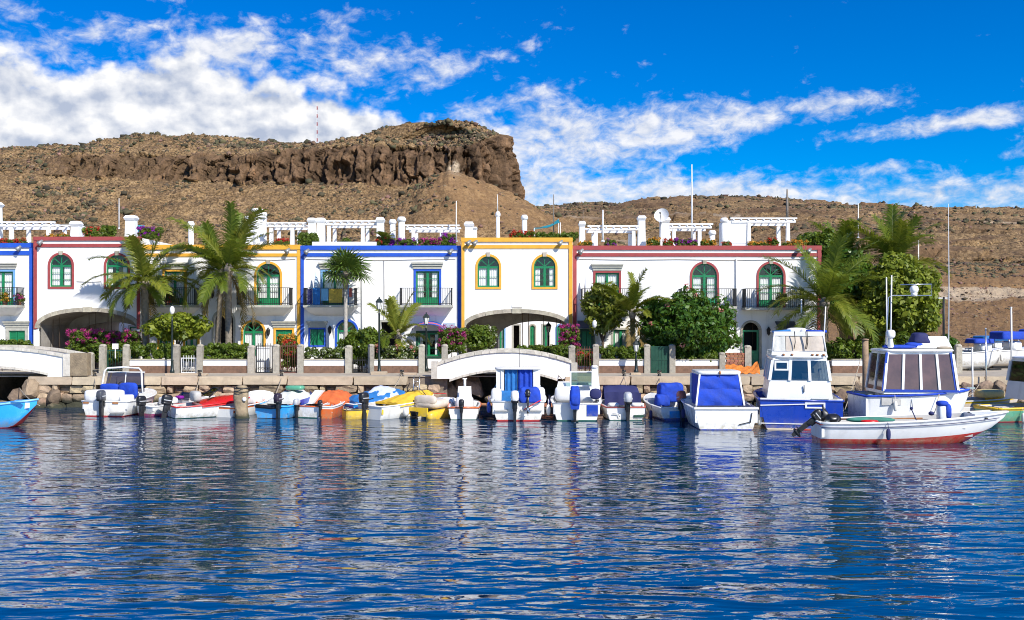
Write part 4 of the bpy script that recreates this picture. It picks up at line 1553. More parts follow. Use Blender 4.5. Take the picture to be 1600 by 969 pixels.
def pergola(label, px0, px1, ytop, D, posts, zfloor, depth=2.0, rafters=7):
    xa, xb = wx(px0, D), wx(px1, D)
    z = wz(ytop, D)
    p = thing('pergola', label, 'pergola', ((xa + xb) / 2, D + depth / 2, zfloor), 0, 'white rooftop pergolas')
    for y in (D, D + depth):
        m = MB()
        m.box(xa, xb, y - .06, y + .06, z - .24, z - .09)
        m.box(xa - .08, xb + .08, y - .10, y + .10, z - .02, z + .07)
        m.build('beam', ROOFWHITE, p)
        for q in posts:
            m = MB()
            x = wx(q, D)
            m.frust((x - .13, x + .13, y - .13, y + .13), (x - .10, x + .10, y - .10, y + .10), zfloor, z - .283)
            m.build('post', ROOFWHITE, p)
    for i in range(rafters):
        x = xa + .12 + (xb - xa - .24) * i / (rafters - 1)
        m = MB()
        m.box(x - .04, x + .04, D - .12, D + depth + .12, z - .088, z - .022)
        m.build('rafter', ROOFWHITE, p)
    return p


pergola('white pergola at the edge on the blue-trimmed house beside the archway house', -60, 84, 348, 61.5, (-50, 18, 76), h0.zt - .85, 2.2, 11)
pergola('small white pergola just behind the tall palm crown', 416, 477, 349, 61.5, (424, 457), h2.zt - .85, 2.0, 6)
pergola('white pergola between two pairs of chimneys on the middle blue-trimmed house', 508, 590, 346, 62, (514, 567), h3.zt - .85, 2.0, 8)
pergola('white pergola above the purple rooftop flowers', 634, 716, 353, 62, (646, 690), h3.zt - .85, 2.0, 8)
pergola('low white pergola on the long house beside the yellow-trimmed one', 920, 998, 354, 62, (931, 990), h5.zt - .85, 2.0, 7)
pergola('white pergola beside the satellite dish chimney', 1047, 1112, 351, 62, (1053, 1093), h5.zt - .85, 2.0, 6)
pergola('tall white pergola at the far end of the long house', 1143, 1243, 342, 61.8, (1170, 1231), h5.zt - .85, 2.2, 9)

# satellite dish
dx, dz, dD = wx(1034, 60.7), wz(337, 60.7), 60.7
dish = thing('satellite_dish', 'round white satellite dish on a rooftop chimney', 'dish', (dx, dD + .35, wz(352, 60.7)))
rotd = Matrix.Translation((dx, dD, dz)) @ Matrix.Rotation(R(-22), 4, 'Z') @ Matrix.Rotation(R(70), 4, 'X')
m_ = MB()
m_.grid(lambda u, v: ((u * .45) * math.cos(v * 2 * math.pi), (u * .45) * math.sin(v * 2 * math.pi), .16 * u * u - .08), 6, 28)
m_.xform(rotd).build('reflector', ROOFWHITE, dish)
m_ = MB()
m_.tube([(0, -.40, .06), (0, -.05, .42)], .02, 6); m_.rbox((0, -.03, .44), (.09, .09, .12)); m_.xform(rotd)
m_.tube([(dx, dD + .12, dz), (dx, dD + .35, dz - .25), (dx, dD + .35, wz(352, 60.7) - .3)], .035, 6)
m_.build('arm', IRON, dish)

# rooftop masts and aerials
WPOLE = mat('white_pole', (0.72, 0.72, 0.70), 0.5, 0.08)
GPOLE = mat('weathered_pole', (0.20, 0.17, 0.14), 0.8, 0.25)
for (px_, y0, y1, D, r_, mm, lab) in (
        (713, 314, 378, 61.2, .045, WPOLE, 'white pole above the purple rooftop flowers'),
        (777.5, 304, 332, 61.8, .03, WPOLE, 'thin aerial on the slim chimney of the yellow archway house'),
        (865, 304, 366, 62.5, .04, GPOLE, 'dark wooden pole behind the turquoise tarpaulin'),
        (942, 328, 378, 61.8, .07, WPOLE, 'thick white mast on the long red-trimmed house'),
        (1081, 257, 380, 63.0, .06, WPOLE, 'tallest white mast behind the satellite dish pergola'),
        (1230, 296, 345, 64.5, .09, GPOLE, 'thick dark post behind the far pergola'),
        (186, 310, 358, 64.0, .035, WPOLE, 'thin white aerial above the red-trimmed archway house'),
        (911, 328, 348, 61.5, .02, GPOLE, 'short thin aerial on the chimney beside the yellow-trimmed house'),
        (1341, 318, 372, 75.0, .05, WPOLE, 'pale pole rising behind the palm crowns')):
    p0 = W(px_, y1, D)
    t_ = thing('mast', lab, 'mast', p0)
    m_ = MB()
    m_.tube([p0, W(px_, (y0 + y1) / 2, D), W(px_, y0, D)], [r_, r_ * .9, r_ * .55], 8)
    m_.build('pole', mm, t_)
    m_ = MB()
    m_.lathe([(r_ * 1.8, 0), (r_ * 1.8, .05), (r_ * 1.1, .10)], p0, 8)
    m_.build('base', mm, t_)

# turquoise tarpaulin over the roof terrace
TARP = mat('turquoise_tarp', (0.03, 0.33, 0.36), 0.6, 0.15)
m_ = MB()
tp = lambda u, v: (wx(834 + 40 * u, 62.5), 61.3 + 2.2 * v, wz(359 - 8 * u, 62.5) + .30 * v * (0.4 + u) - .10 * math.sin(u * math.pi) + .04 * math.sin(u * 9 + v * 5))
m_.grid(tp, 12, 8)
m_.grid(lambda u, v: tuple(np.array(tp(u, v)) - np.array((0, 0, .012))), 12, 8, flip=True)
tarp = thing('tarpaulin', 'turquoise tarpaulin awning on the roof of the yellow archway house', 'tarpaulin', (wx(853, 62.5), 62.4, h4.zt - .85))
m_.build('sheet', TARP, tarp)
for (u, v) in ((0, 0), (1, 0), (0, 1), (1, 1)):
    q = tp(u, v)
    m_ = MB(); m_.tube([(q[0], q[1], h4.zt - .85), q], .025, 6); m_.build('pole', WPOLE, tarp)
m_ = MB()
m_.box(wx(197, 62), wx(222, 62), 62.4, 62.43, wz(366, 62), wz(351, 62)); 
tag(m_.build('wind_screen', TARP), 'turquoise canvas wind screen behind the chimney of the archway house', 'screen')
# ------------------------------------------------------------------ houses of the street behind, seen through the archways
BD = 79.0
bh = House('white house in the back street seen through the open archway', 640, 980, BD, 425, (425, 430, 433, 436), YELLOW, [], depth=5)
for i, (a, b) in enumerate(((742, 757), (775, 790), (826, 838), (846, 860), (868, 882), (884, 897))):
    bh.opening('arch' if i % 2 == 0 else 'rect', a, b, 506, 558, (GSTONE, LBLUE, STONE)[i % 3], 'door', 2, t=.12)
bh.opening('rect', 800, 814, 506, 558, GSTONE, 'dark')
bh.finish()
bh.root['group'] = 'white houses in the back street'
bh2 = House('white house in the back street seen through the dark archway', -140, 330, 75.0, 425, (425, 430, 433, 436), RED, [], depth=5)
for i, (a, b) in enumerate(((150, 182), (200, 232))):
    bh2.opening('rect', a, b, 508, 558, GSTONE, 'door', 2, t=.12)
bh2.finish()
bh2.root['group'] = 'white houses in the back street'
# ------------------------------------------------------------------ garden fence line: posts, low walls, gates
def post_mesh(w_, h_):
    m = MB()
    b = w_ / 2
    m.frust((-b, b, -b, b), (-b * .96, b * .96, -b * .96, b * .96), 0, h_ - .10)
    # domed cap
    n = 8
    prof = [(1.08, h_ - .10), (1.10, h_ - .05), (.95, h_ - .01), (.62, h_ + .03), (.2, h_ + .045)]
    vs, fs = [], []
    for (r_, z) in prof:
        for k in range(n):
            a = 2 * math.pi * (k + .5) / n
            q = max(abs(math.cos(a)), abs(math.sin(a)))
            vs.append((math.cos(a) / q * b * r_, math.sin(a) / q * b * r_, z))
    for i in range(len(prof) - 1):
        for k in range(n):
            fs.append((i * n + k, i * n + (k + 1) % n, (i + 1) * n + (k + 1) % n, (i + 1) * n + k))
    fs.append(tuple(len(vs) - n + k for k in range(n)))
    m.add(vs, fs, 0, False)
    return m.mesh('stone_post', POSTSTONE)


PM = [post_mesh(.33, 1.56), post_mesh(.36, 1.50), post_mesh(.33, 1.12)]
POSTS = [(141.5, 2, 'stained bridge end'), (161, 0, 'white notice gate'), (198, 0, 'white notice gate'), (276, 0, 'black lamp post'), (313, 0, 'white iron gate'),
         (393, 1, 'yellow arched window'), (432, 0, 'wrought iron gate'), (470, 0, 'blue corner strip'), (545, 1, 'clipped round bush'), (580, 0, 'street lantern'),
         (659, 0, 'young palm'), (695, 0, 'purple bougainvillea'), (893.5, 1, 'magenta bougainvillea'), (931, 0, 'rustic gate'), (1011, 0, 'dark green gate'), (1050, 0, 'round tree'),
         (1128, 2, 'brick planter'), (1168, 1, 'brick planter'), (1497, 0, 'distant boats')]
seenp = {}
for (px_, k, near) in POSTS:
    seenp[near] = seenp.get(near, 0) + 1
order = {}
for (px_, k, near) in POSTS:
    y = YF if px_ not in (695, 893.5) else YF - .2
    o = inst('stone_post', PM[k], None, (wx(px_, y), y, GZ - .02), (0, 0, rs.uniform(-.03, .03)))
    order[near] = order.get(near, 0) + 1
    side = '' if seenp[near] == 1 else (' on its harbour-left side' if order[near] == 1 else ' on its harbour-right side')
    lab = f"grey stone fence post {'short ' if k == 2 else ''}next to the {near}"
    if seenp[near] == 2:
        lab = lab.replace('grey stone', 'grey stone' if order[near] == 1 else 'pale stone').replace('next to', 'on the stained bridge side of' if order[near] == 1 else 'on the skiff side of')
    tag(o, lab, 'post', 'stone fence posts along the promenade')

WALLS = [(203, 271, 'below the dense hedge beside the white notice gate'), (318, 388, 'below the hedge under the twin palms'), (475, 540, 'in front of the green shuttered window'),
         (585, 654, 'in front of the young palm'), (936, 1006, 'in front of the small olive tree'), (1055, 1124, 'under the round tree'), (1300, 1490, 'behind the two cabin boats')]
for (a, b, lab) in WALLS:
    t_ = thing('garden_wall', f'low white and brown garden wall {lab}', 'wall', (wx((a + b) / 2, YF), YF, GZ - .02), 0, 'low garden walls along the promenade')
    x0, x1 = wx(a, YF), wx(b, YF)
    m = MB(); m.box(x0, x1, YF - .08, YF + .16, GZ - .02, wz(571.5, YF)); m.build('base', BROWNBASE, t_)
    m = MB(); m.box(x0, x1, YF - .05, YF + .14, wz(571.5, YF) + .002, wz(562.5, YF)); m.build('upper_course', PLASTER2, t_)
    m = MB(); m.box(x0, x1, YF - .09, YF + .18, wz(562.5, YF) + .002, wz(561, YF)); m.build('coping', STONE, t_)


def gate(px0, px1, y0, y1, label, matr, style, D=YF):
    x0, x1, z0, z1 = wx(px0, D), wx(px1, D), wz(y1, D), wz(y0, D)
    z0 = max(z0, GZ)
    g = thing('gate', label, 'gate', ((x0 + x1) / 2, D, GZ - .02), 0, 'garden gates along the promenade')
    m = MB()
    m.ring(outline(x0, x1, z0, z1, False), outline(x0 + .05, x1 - .05, z0 + .05, z1 - .05, False), D - .02, D + .02)
    m.build('gate_frame', matr, g)
    if style == 'bars':
        n = int((x1 - x0) / .13)
        for i in range(1, n):
            m = MB()
            x = x0 + (x1 - x0) * i / n
            m.tube([(x, D, z0 + .05), (x, D, z1 + .06)], .014, 5)
            m.rbox((x, D, z1 + .08), (.05, .05, .09), 2, 6)
            m.build('bar', matr, g)
        m = MB()
        for i in range(6):       # scrolls along the foot
            xc = x0 + (x1 - x0) * (i + .5) / 6
            m.tube([(xc + .09 * math.cos(a * .7) * (1 - a / 14), D, z0 + .22 + .12 * math.sin(a * .7) * (1 - a / 14)) for a in range(12)], .012, 5)
        m.build('scrollwork', matr, g)
    elif style == 'boards':
        n = 5
        for i in range(n):
            m = MB()
            a = x0 + .05 + (x1 - x0 - .1) * i / n
            b = x0 + .05 + (x1 - x0 - .1) * (i + 1) / n
            m.box(a + .006, b - .006, D - .012, D + .012, z0 + .05, z1 - .05)
            m.build('board', matr, g)
        m = MB(); m.box(x0 + .05, x1 - .05, D - .03, D - .013, (z0 + z1) / 2 - .04, (z0 + z1) / 2 + .04); m.build('rail', matr, g)
    return g


WIRON = mat('white_iron', (0.70, 0.70, 0.68), 0.5, 0.1)
RUSTIRON = mat('rusty_iron', (0.13, 0.05, 0.035), 0.75, 0.3)
gate(168, 193, 547, 582, 'dark green barred gate with a white notice board', DGREEN, 'bars')
m_ = MB(); m_.box(wx(176, YF), wx(185.5, YF), YF - .06, YF - .035, wz(545.5, YF), wz(537, YF)); m_.box(wx(180, YF), wx(181.5, YF), YF - .05, YF - .035, wz(560, YF), wz(545.6, YF))
tag(m_.build('notice_board', ROOFWHITE), 'small blank white notice board on the dark green gate', 'notice')
gate(283, 307, 559, 583, 'low white iron gate beside the black lamp post', WIRON, 'bars')
gate(400, 426, 540, 583, 'plain black iron gate below the yellow arched window', IRON, 'bars')
gate(438, 464, 540, 583, 'rusty wrought iron gate with red flowers behind it', RUSTIRON, 'bars')
gate(551, 574, 562, 583, 'low black gate between the round bush and the street lantern', IRON, 'bars')
gate(901, 925, 545, 583, 'rusty brown garden gate beside the footbridge end', RUSTIRON, 'bars')
gate(1017, 1045, 541, 584, 'solid dark green wooden gate under the round tree', DGREEN, 'boards')
# white planter box behind the plain gate
m_ = MB(); m_.box(wx(401, 55.3), wx(420, 55.3), 55.3, 55.6, GZ, wz(544, 55.3)); m_.box(wx(400.5, 55.3), wx(420.5, 55.3), 55.27, 55.63, wz(544, 55.3) + .002, wz(544, 55.3) + .06)
tag(m_.build('planter', ROOFWHITE), 'tall white planter box behind the plain black gate', 'planter')

# brick planter by the arched green door
BRICK = mat('red_brick', (0.34, 0.14, 0.075), 0.9, 0.2, 5.0, 0.5, 25, objvar=0.25, world=True)
bp_ = thing('brick_planter', 'red brick planter beside the arched green door', 'planter', (wx(1148, YF), YF, GZ - .02))
brick_me = stone_mesh('brick', 77, BRICK, 0.03, 0.25)
for r_ in range(9):
    for c_ in range(5):
        xx = wx(1134, YF) + (c_ + .5 + (r_ % 2) * .3 - .15) * .215
        inst('brick', brick_me, bp_, (xx - bp_.location.x, rs.uniform(-.01, .01), .06 + r_ * .125), (0, 0, 0), (.205, .26, .115))
# orange net bundle on the quay
NET = mat('orange_net', (0.62, 0.19, 0.03), 0.9, 0.3, 8.0, 1.0, 30)
m_ = MB()
def netp(u, v):
    x = wx(1134 + 52 * u, 53.6)
    zt = .42 + .06 * math.sin(u * 7) + .22 * max(0, u - .78) * 4
    return (x, 53.9 - .55 * v - .05 * math.sin(u * 17 + v * 6), GZ + .02 + zt * (1 - v) ** .8 + .035 * math.sin(u * 29 + v * 13))
m_.grid(netp, 30, 10)
tag(m_.build('fishing_net', NET), 'orange fishing net draped along the quay beside the brick planter', 'net')
# stone bench slabs and planks left on the promenade
for (a, b, D, h_, lab, mm) in ((259, 325, 52.4, .11, 'long thin stone slab lying on the quay edge beside the white gate', CAPSTONE), (580, 605, 53.2, .16, 'pale stone block at the foot of the street lantern', CAPSTONE), (625, 651, 53.0, .10, 'grey flat slab lying on the quay below the young palm', GSTONE),
                              (985, 1001, 53.0, .10, 'grey slab beside the dark green gate', GSTONE)):
    o = inst('stone_slab', CAPS[0], None, (wx((a + b) / 2, D), D, GZ - .01 + h_ / 2), (0, 0, rs.uniform(-.04, .04)), ((b - a) * D / F, .4, h_))
    tag(o, lab, 'slab')

# ------------------------------------------------------------------ street lanterns
def street_lamp(px_, ytop, D, label, globe=False):
    base = Vector((wx(px_, D), D, GZ - .02))
    zt_ = wz(ytop, D)
    hgt = zt_ - base.z
    l = thing('street_lamp', label, 'street lamp', base, 0, 'street lamps along the promenade')
    m = MB()
    m.lathe([(.13, 0), (.13, .18), (.09, .24), (.07, .7), (.085, .74), (.055, .8), (.05, hgt - .95), (.07, hgt - .92), (.035, hgt - .86), (.035, hgt - .66)], base, 10)
    m.build('pole', DKIRON, l)
    m = MB()
    if globe:
        m.lathe([(.05, hgt - .56), (.10, hgt - .50), (.135, hgt - .38), (.12, hgt - .22), (.05, hgt - .12)], base, 12)
    else:
        m.lathe([(.09, hgt - .66), (.16, hgt - .30)], base, 6, smooth=False)
    m.build('lantern_glass', LAMPGLASS, l)
    m = MB()
    if not globe:
        m.lathe([(.19, hgt - .298), (.20, hgt - .26), (.10, hgt - .12), (.035, hgt - .08), (.03, hgt)], base, 6, smooth=False)
        for k in range(6):
            a = 2 * math.pi * k / 6
            m.bar((base.x + .095 * math.cos(a), base.y + .095 * math.sin(a), base.z + hgt - .665), (base.x + .168 * math.cos(a), base.y + .168 * math.sin(a), base.z + hgt - .295), .018)
    else:
        m.lathe([(.06, hgt - .118), (.03, hgt - .06), (.015, hgt)], base, 8)
    m.build('lantern_cap', DKIRON, l)


street_lamp(592.5, 464, 53.4, 'black lantern post in front of the middle blue-trimmed house')
street_lamp(666, 488, 56.2, 'black lantern post beside the barrel awning')
street_lamp(269, 475, 53.6, 'slim dark lamp post with a pale globe before the clipped tree', True)
street_lamp(929, 497, 55.6, 'lamp post with a pale globe in front of the small olive tree', True)
street_lamp(857, 503, 64.0, 'dark lamp post standing behind the open archway')
street_lamp(994, 530, 53.6, 'short dark lamp post beside the hedge under the small palm')

# mooring pile in front of the boats
pile = thing('mooring_pile', 'weathered stone mooring pile with a white painted spot standing in the water', 'mooring pile', (wx(377.5, 45.9), 45.9, -.6))
m_ = MB()
def pilep(u, v):
    a = 2 * math.pi * u
    z = -.6 + (wz(605, 45.9) + .6) * v
    r_ = .31 + .03 * math.sin(3 * a + 5 * v) + .035 * math.sin(a * 2 + 9 * v) + (.07 if v < .38 else 0) * (1 - v / .38) - .06 * max(0, v - .9) * 10 * .4
    return (wx(377.5, 45.9) + r_ * math.cos(a), 45.9 + r_ * math.sin(a), z)
m_.grid(pilep, 18, 16)
m_.lathe([(.27, 0), (.22, .07), (.1, .10)], (wx(377.5, 45.9), 45.9, wz(605, 45.9) - .01), 14)
m_.build('shaft', ROCK, pile)
m_ = MB(); m_.rbox((wx(381, 45.5), 45.58, wz(624, 45.5)), (.20, .07, .20), 2, 10); m_.build('painted_spot', ROOFWHITE, pile)
for zz in (612, 606.5):
    m_ = MB(); m_.tube([(wx(377.5, 45.9) + .345 * math.cos(a), 45.9 + .345 * math.sin(a), wz(zz, 45.9)) for a in [2 * math.pi * k / 16 for k in range(17)]], .022, 5, cap=False); m_.build('rope_turn', IRON, pile)

# rusty plank pontoon behind the small boats
for (a, b, lab) in ((205, 372, 'behind the small open boats near the stone pile'), (400, 700, 'behind the bright covered dinghies'), (700, 1000, 'under the white footbridge'), (1000, 1110, 'behind the blue covered boats')):
    pn = thing('pontoon', f'low floating pontoon of rust-brown planks {lab}', 'pontoon', (wx((a + b) / 2, 50), 50, 0), 0, 'rust-brown plank pontoons')
    x0, x1 = wx(a, 50), wx(b, 50)
    m = MB(); m.box(x0 + .02, x1 - .02, 49.35, 50.75, -.25, .20); m.build('float', DARKSTONE, pn)
    n = int((x1 - x0) / .32)
    pl = stone_mesh('plank', 90, RUSTWOOD, .01, .05)
    for i in range(n):
        inst('plank', pl, pn, (x0 + (x1 - x0) * (i + .5) / n - pn.location.x, .05, .235 + rs.uniform(-.006, .006)), (0, 0, rs.uniform(-.01, .01)), ((x1 - x0) / n - .02, 1.55, .05))
# ------------------------------------------------------------------ plants
PALM_G = leaf_mat('palm_leaf', (0.065, 0.115, 0.010), (0.22, 0.26, 0.028), 0.35, 0.45)
PALM_Y = leaf_mat('palm_leaf_yellow', (0.11, 0.15, 0.012), (0.28, 0.27, 0.035), 0.3, 0.45)  # yellower leaf colour, mixed among the green fronds
PALM_DRY = leaf_mat('palm_leaf_dry', (0.16, 0.11, 0.03), (0.30, 0.20, 0.06), 0.25, 0.6)
FAN_G = leaf_mat('fan_leaf', (0.045, 0.095, 0.014), (0.12, 0.18, 0.03), 0.2, 0.45)
TREE_G = leaf_mat('tree_leaf', (0.030, 0.090, 0.011), (0.105, 0.205, 0.024), 0.28, 0.4)
OLIVE_G = leaf_mat('olive_leaf', (0.085, 0.12, 0.012), (0.24, 0.25, 0.028), 0.28, 0.5)
LIME_G = leaf_mat('lime_leaf', (0.11, 0.16, 0.012), (0.30, 0.33, 0.03), 0.3, 0.45)
HEDGE_G = leaf_mat('hedge_leaf', (0.055, 0.105, 0.011), (0.18, 0.24, 0.024), 0.3, 0.45)
VARI_G = leaf_mat('variegated_leaf', (0.045, 0.085, 0.014), (0.15, 0.19, 0.03), 0.25, 0.5, tip=(0.6, 0.6, 0.5))
MAGENTA = leaf_mat('magenta_bract', (0.38, 0.010, 0.16), (0.66, 0.05, 0.34), 0.35, 0.6)
PURPLE = leaf_mat('purple_bract', (0.22, 0.008, 0.28), (0.42, 0.02, 0.50), 0.35, 0.6)
REDFL = leaf_mat('red_flower', (0.45, 0.015, 0.015), (0.65, 0.07, 0.03), 0.3, 0.6)
ORANGEFL = leaf_mat('orange_flower', (0.55, 0.20, 0.02), (0.70, 0.38, 0.04), 0.3, 0.6)
PINKFL = leaf_mat('pink_flower', (0.60, 0.16, 0.16), (0.75, 0.40, 0.34), 0.3, 0.6)
BARK = mat('palm_bark', (0.24, 0.20, 0.15), 0.92, 0.35, 6.0, 0.9, 16)
BARKPALE = mat('pale_palm_bark', (0.40, 0.37, 0.32), 0.9, 0.22, 6.0, 0.6, 16)
BARKD = mat('dark_bark', (0.11, 0.075, 0.05), 0.92, 0.35, 6.0, 0.8, 14)


def frond_mesh(name, L, droop, lift, nl, ll, seed, matr, twist=0.0):
    """feather palm leaf along +X: rachis rises with `lift` and bends down by `droop`"""
    r_ = np.random.default_rng(seed)
    V, Q = [], []
    def rach(t_):
        # angle from lift to lift-droop
        n = 24
        a = lift - droop * (np.linspace(0, t_, n) ** 1.35)
        x = np.trapz(np.cos(a), dx=t_ / (n - 1)) * L if t_ > 0 else 0
        z = np.trapz(np.sin(a), dx=t_ / (n - 1)) * L if t_ > 0 else 0
        return np.array([x, 0.0, z]), lift - droop * t_ ** 1.35
    ts = np.linspace(0, 1, 13)
    prev = None
    for t_ in ts:
        c, a = rach(t_)
        w_ = 0.035 * (1 - t_) + 0.006
        up = np.array([-math.sin(a), 0, math.cos(a)])
        b = len(V)
        V += [c + np.array([0, w_, 0]), c - np.array([0, w_, 0]), c + up * w_]
        if prev is not None:
            for (i, j) in ((0, 1), (1, 2), (2, 0)):
                Q.append((prev + i, prev + j, b + j, b + i))
        prev = b
    for i in range(nl):
        t_ = 0.13 + 0.87 * (i + .5) / nl
        c, a = rach(t_)
        fwd = np.array([math.cos(a), 0, math.sin(a)])
        up = np.array([-math.sin(a), 0, math.cos(a)])
        prof = math.sin(math.pi * min(1, (t_ - .06) ** .75)) ** .55
        for sd_ in (-1, 1):
            l = ll * (0.28 + 0.72 * prof) * r_.uniform(.82, 1.1)
            side = np.array([0, sd_, 0])
            d = fwd * (0.50 + .45 * t_) + side * 0.86 + up * (r_.uniform(.05, .42))
            d = d / np.linalg.norm(d)
            w_ = 0.030 * r_.uniform(.8, 1.25)
            mid = c + d * l * .5
            d2 = d + np.array([0, 0, -1]) * r_.uniform(.25, .7)
            d2 /= np.linalg.norm(d2)
            tip = mid + d2 * l * .55
            wv = np.cross(d, up); wv = wv / (np.linalg.norm(wv) + 1e-6) * w_
            b = len(V)
            V += [c - wv * .7, c + wv * .7, mid + wv, mid - wv, tip + wv * .12, tip - wv * .12]
            Q += [(b, b + 1, b + 2, b + 3), (b + 3, b + 2, b + 4, b + 5)]
    me = bpy.data.meshes.new(name)
    me.from_pydata([tuple(v) for v in V], [], Q)
    me.materials.append(matr)
    return me


def trunk(m, pts, rad, n=10, ringed=True, mi=0):
    """tapered trunk with leaf scars"""
    pts = [Vector(p) for p in pts]
    P, Rr = [], []
    tot = len(pts) - 1
    steps = 40 if ringed else 14
    for i in range(steps + 1):
        u = i / steps * tot
        k = min(int(u), tot - 1)
        f = u - k
        P.append(pts[k].lerp(pts[k + 1], f))
        r_ = rad[k] + (rad[k + 1] - rad[k]) * f
        Rr.append(r_ * (1.0 + (.10 if i % 2 else -.05)) if ringed else r_)
    m.tube(P, Rr, n, mi)


def palm(label, base, crown, nf, L, ll, mats, trunk_r=(.22, .15), seed=1, up=1.15, low=-0.65, dry=3, bark=None, lean=0.0, wide=.8, nl=58):
    rp = random.Random(seed)
    base, crown = Vector(base), Vector(crown)
    t_ = thing('palm_tree', label, 'palm', base, 0, 'palm trees on the promenade')
    m = MB()
    midp = base.lerp(crown, .5) + Vector((lean, 0, 0))
    trunk(m, [base, base.lerp(midp, .5), midp, crown], [trunk_r[0] * 1.25, trunk_r[0], (trunk_r[0] + trunk_r[1]) / 2, trunk_r[1]])
    m.build('trunk', bark or BARK, t_)
    m = MB()     # fibrous crown shaft
    m.lathe([(trunk_r[1] * .8, -.35), (trunk_r[1] * 1.7, 0.0), (trunk_r[1] * 1.5, .22), (trunk_r[1] * .5, .5)], crown, 10)
    m.build('crown_shaft', BARK, t_)
    variants = []
    for k, (dr, lf) in enumerate(((.45, 1.42), (.8, 1.15), (1.15, .85), (1.45, .5), (1.5, .1))):
        variants.append(frond_mesh('frond', L, dr, lf, nl, ll, seed * 10 + k, mats[k % len(mats)]))
    loc0 = crown - base
    for i in range(nf):
        f = i / (nf - 1)
        k = min(4, int((f ** wide) * 5 + rp.uniform(-.25, .25)))
        k = max(0, k)
        az = i * 2.39996 + rp.uniform(-.25, .25)
        s_ = rp.uniform(.86, 1.08) * (0.8 + .2 * math.sin(math.pi * min(1, f + .25)))
        inst('frond', variants[k], t_, loc0 + Vector((0, 0, .12 - .2 * f)), (rp.uniform(-.35, .35), rp.uniform(-.15, .15), az), (s_, s_, s_))
    dv = frond_mesh('dry_frond', L * .8, 1.0, -.75, 26, ll * .8, seed * 10 + 9, PALM_DRY)
    for i in range(dry):
        az = rp.uniform(0, 6.28)
        inst('dry_frond', dv, t_, loc0 + Vector((0, 0, -.1)), (0, rp.uniform(-.1, .2), az))
    return t_


def gp(px_, D): return (wx(px_, D), D, GZ - .02)


palm('coconut palm with a bare trunk in front of the red-trimmed house corner', gp(229, 57.2), W(226, 446, 57.2), 26, 3.7, .75, [PALM_G, PALM_Y, PALM_G, PALM_Y], (.19, .19), 3, dry=2, wide=.42)
palm('tallest palm with a huge crown, the more upright of the twin trunks', gp(357, 57.0), W(357, 424, 57.0), 19, 4.2, .8, [PALM_G, PALM_Y, PALM_G, PALM_Y], (.19, .17), 5, dry=3, wide=.85)
palm('slightly leaning palm of the twin trunks with the smaller crown', gp(338, 57.4), W(346, 430, 57.4), 15, 3.2, .7, [PALM_G, PALM_Y], (.16, .13), 7, dry=3)
palm('young stemless palm behind the street lantern', gp(622, 56.2), W(622, 528, 56.2), 13, 2.6, .55, [PALM_Y, PALM_Y, PALM_Y, PALM_G], (.16, .13), 11, dry=1, up=1.3)
palm('yellowish palm between the small olive tree and the round tree', gp(990, 56.4), W(988, 492, 56.4), 15, 2.7, .6, [PALM_Y, PALM_G, PALM_Y], (.17, .13), 13, dry=3, bark=BARKD)
palm('big low palm with a wide green crown behind the flybridge boat', gp(1288, 57.0), W(1288, 478, 57.0), 26, 4.4, .95, [PALM_G, PALM_G, PALM_G, PALM_Y], (.24, .2), 17, dry=3, nl=54, wide=.75)
palm('tall dark palm behind the end of the long house', gp(1316, 66), W(1318, 428, 66), 28, 4.0, .95, [PALM_G, PALM_G, PALM_Y], (.22, .18), 19, dry=2)
palm('tallest palm beyond the end of the houses above the leafy tree', gp(1398, 64), W(1398, 416, 64), 28, 4.0, .95, [PALM_G, PALM_Y], (.22, .18), 23, dry=2)

# fan palm
fb = Vector(gp(540, 57.6)); fc = W(540, 428, 57.6)
fan = thing('palm_tree', 'slim fan palm with a pale trunk in front of the middle balcony', 'palm', fb, 0, 'palm trees on the promenade')
m_ = MB(); trunk(m_, [fb, fb.lerp(fc, .5), fc], [.15, .11, .10]); m_.build('trunk', BARKPALE, fan)
m_ = MB(); m_.lathe([(.10, -.9), (.20, -.5), (.26, -.1), (.12, .15)], fc, 10); m_.build('crown_shaft', BARK, fan)


def fan_leaf_mesh(seed):
    r_ = np.random.default_rng(seed)
    V, Q = [], []
    pet = 0.75
    V += [(0, -.012, 0), (0, .012, 0), (pet, .010, 0), (pet, -.010, 0)]; Q.append((0, 1, 2, 3))
    n = 26
    for i in range(n):
        a = R(-150 + 300 * i / (n - 1))
        l = .85 * (.75 + .25 * math.cos(a * .6)) * r_.uniform(.92, 1.05)
        d = np.array([math.cos(a), math.sin(a), .12 + .1 * math.cos(i * math.pi)])
        w_ = np.array([-math.sin(a), math.cos(a), 0]) * .045
        c = np.array([pet, 0, 0])
        tip = c + d * l + np.array([0, 0, -.30 * l * l * r_.uniform(.6, 1.6)])
        mid = c + d * l * .6
        b = len(V)
        V += [tuple(c - w_ * .15), tuple(c + w_ * .15), tuple(mid + w_), tuple(mid - w_), tuple(tip + w_ * .1), tuple(tip - w_ * .1)]
        Q += [(b, b + 1, b + 2, b + 3), (b + 3, b + 2, b + 4, b + 5)]
    me = bpy.data.meshes.new('fan_leaf')
    me.from_pydata(V, [], Q)
    me.materials.append(FAN_G)
    return me


FL = [fan_leaf_mesh(i) for i in range(3)]
for i in range(24):
    f = i / 23
    k_ = random.uniform(.95, 1.2)
    inst('fan_leaf', FL[i % 3], fan, fc - fb, (random.uniform(-.7, .7), R(-72 + 92 * f), i * 2.4), (k_, k_, k_))


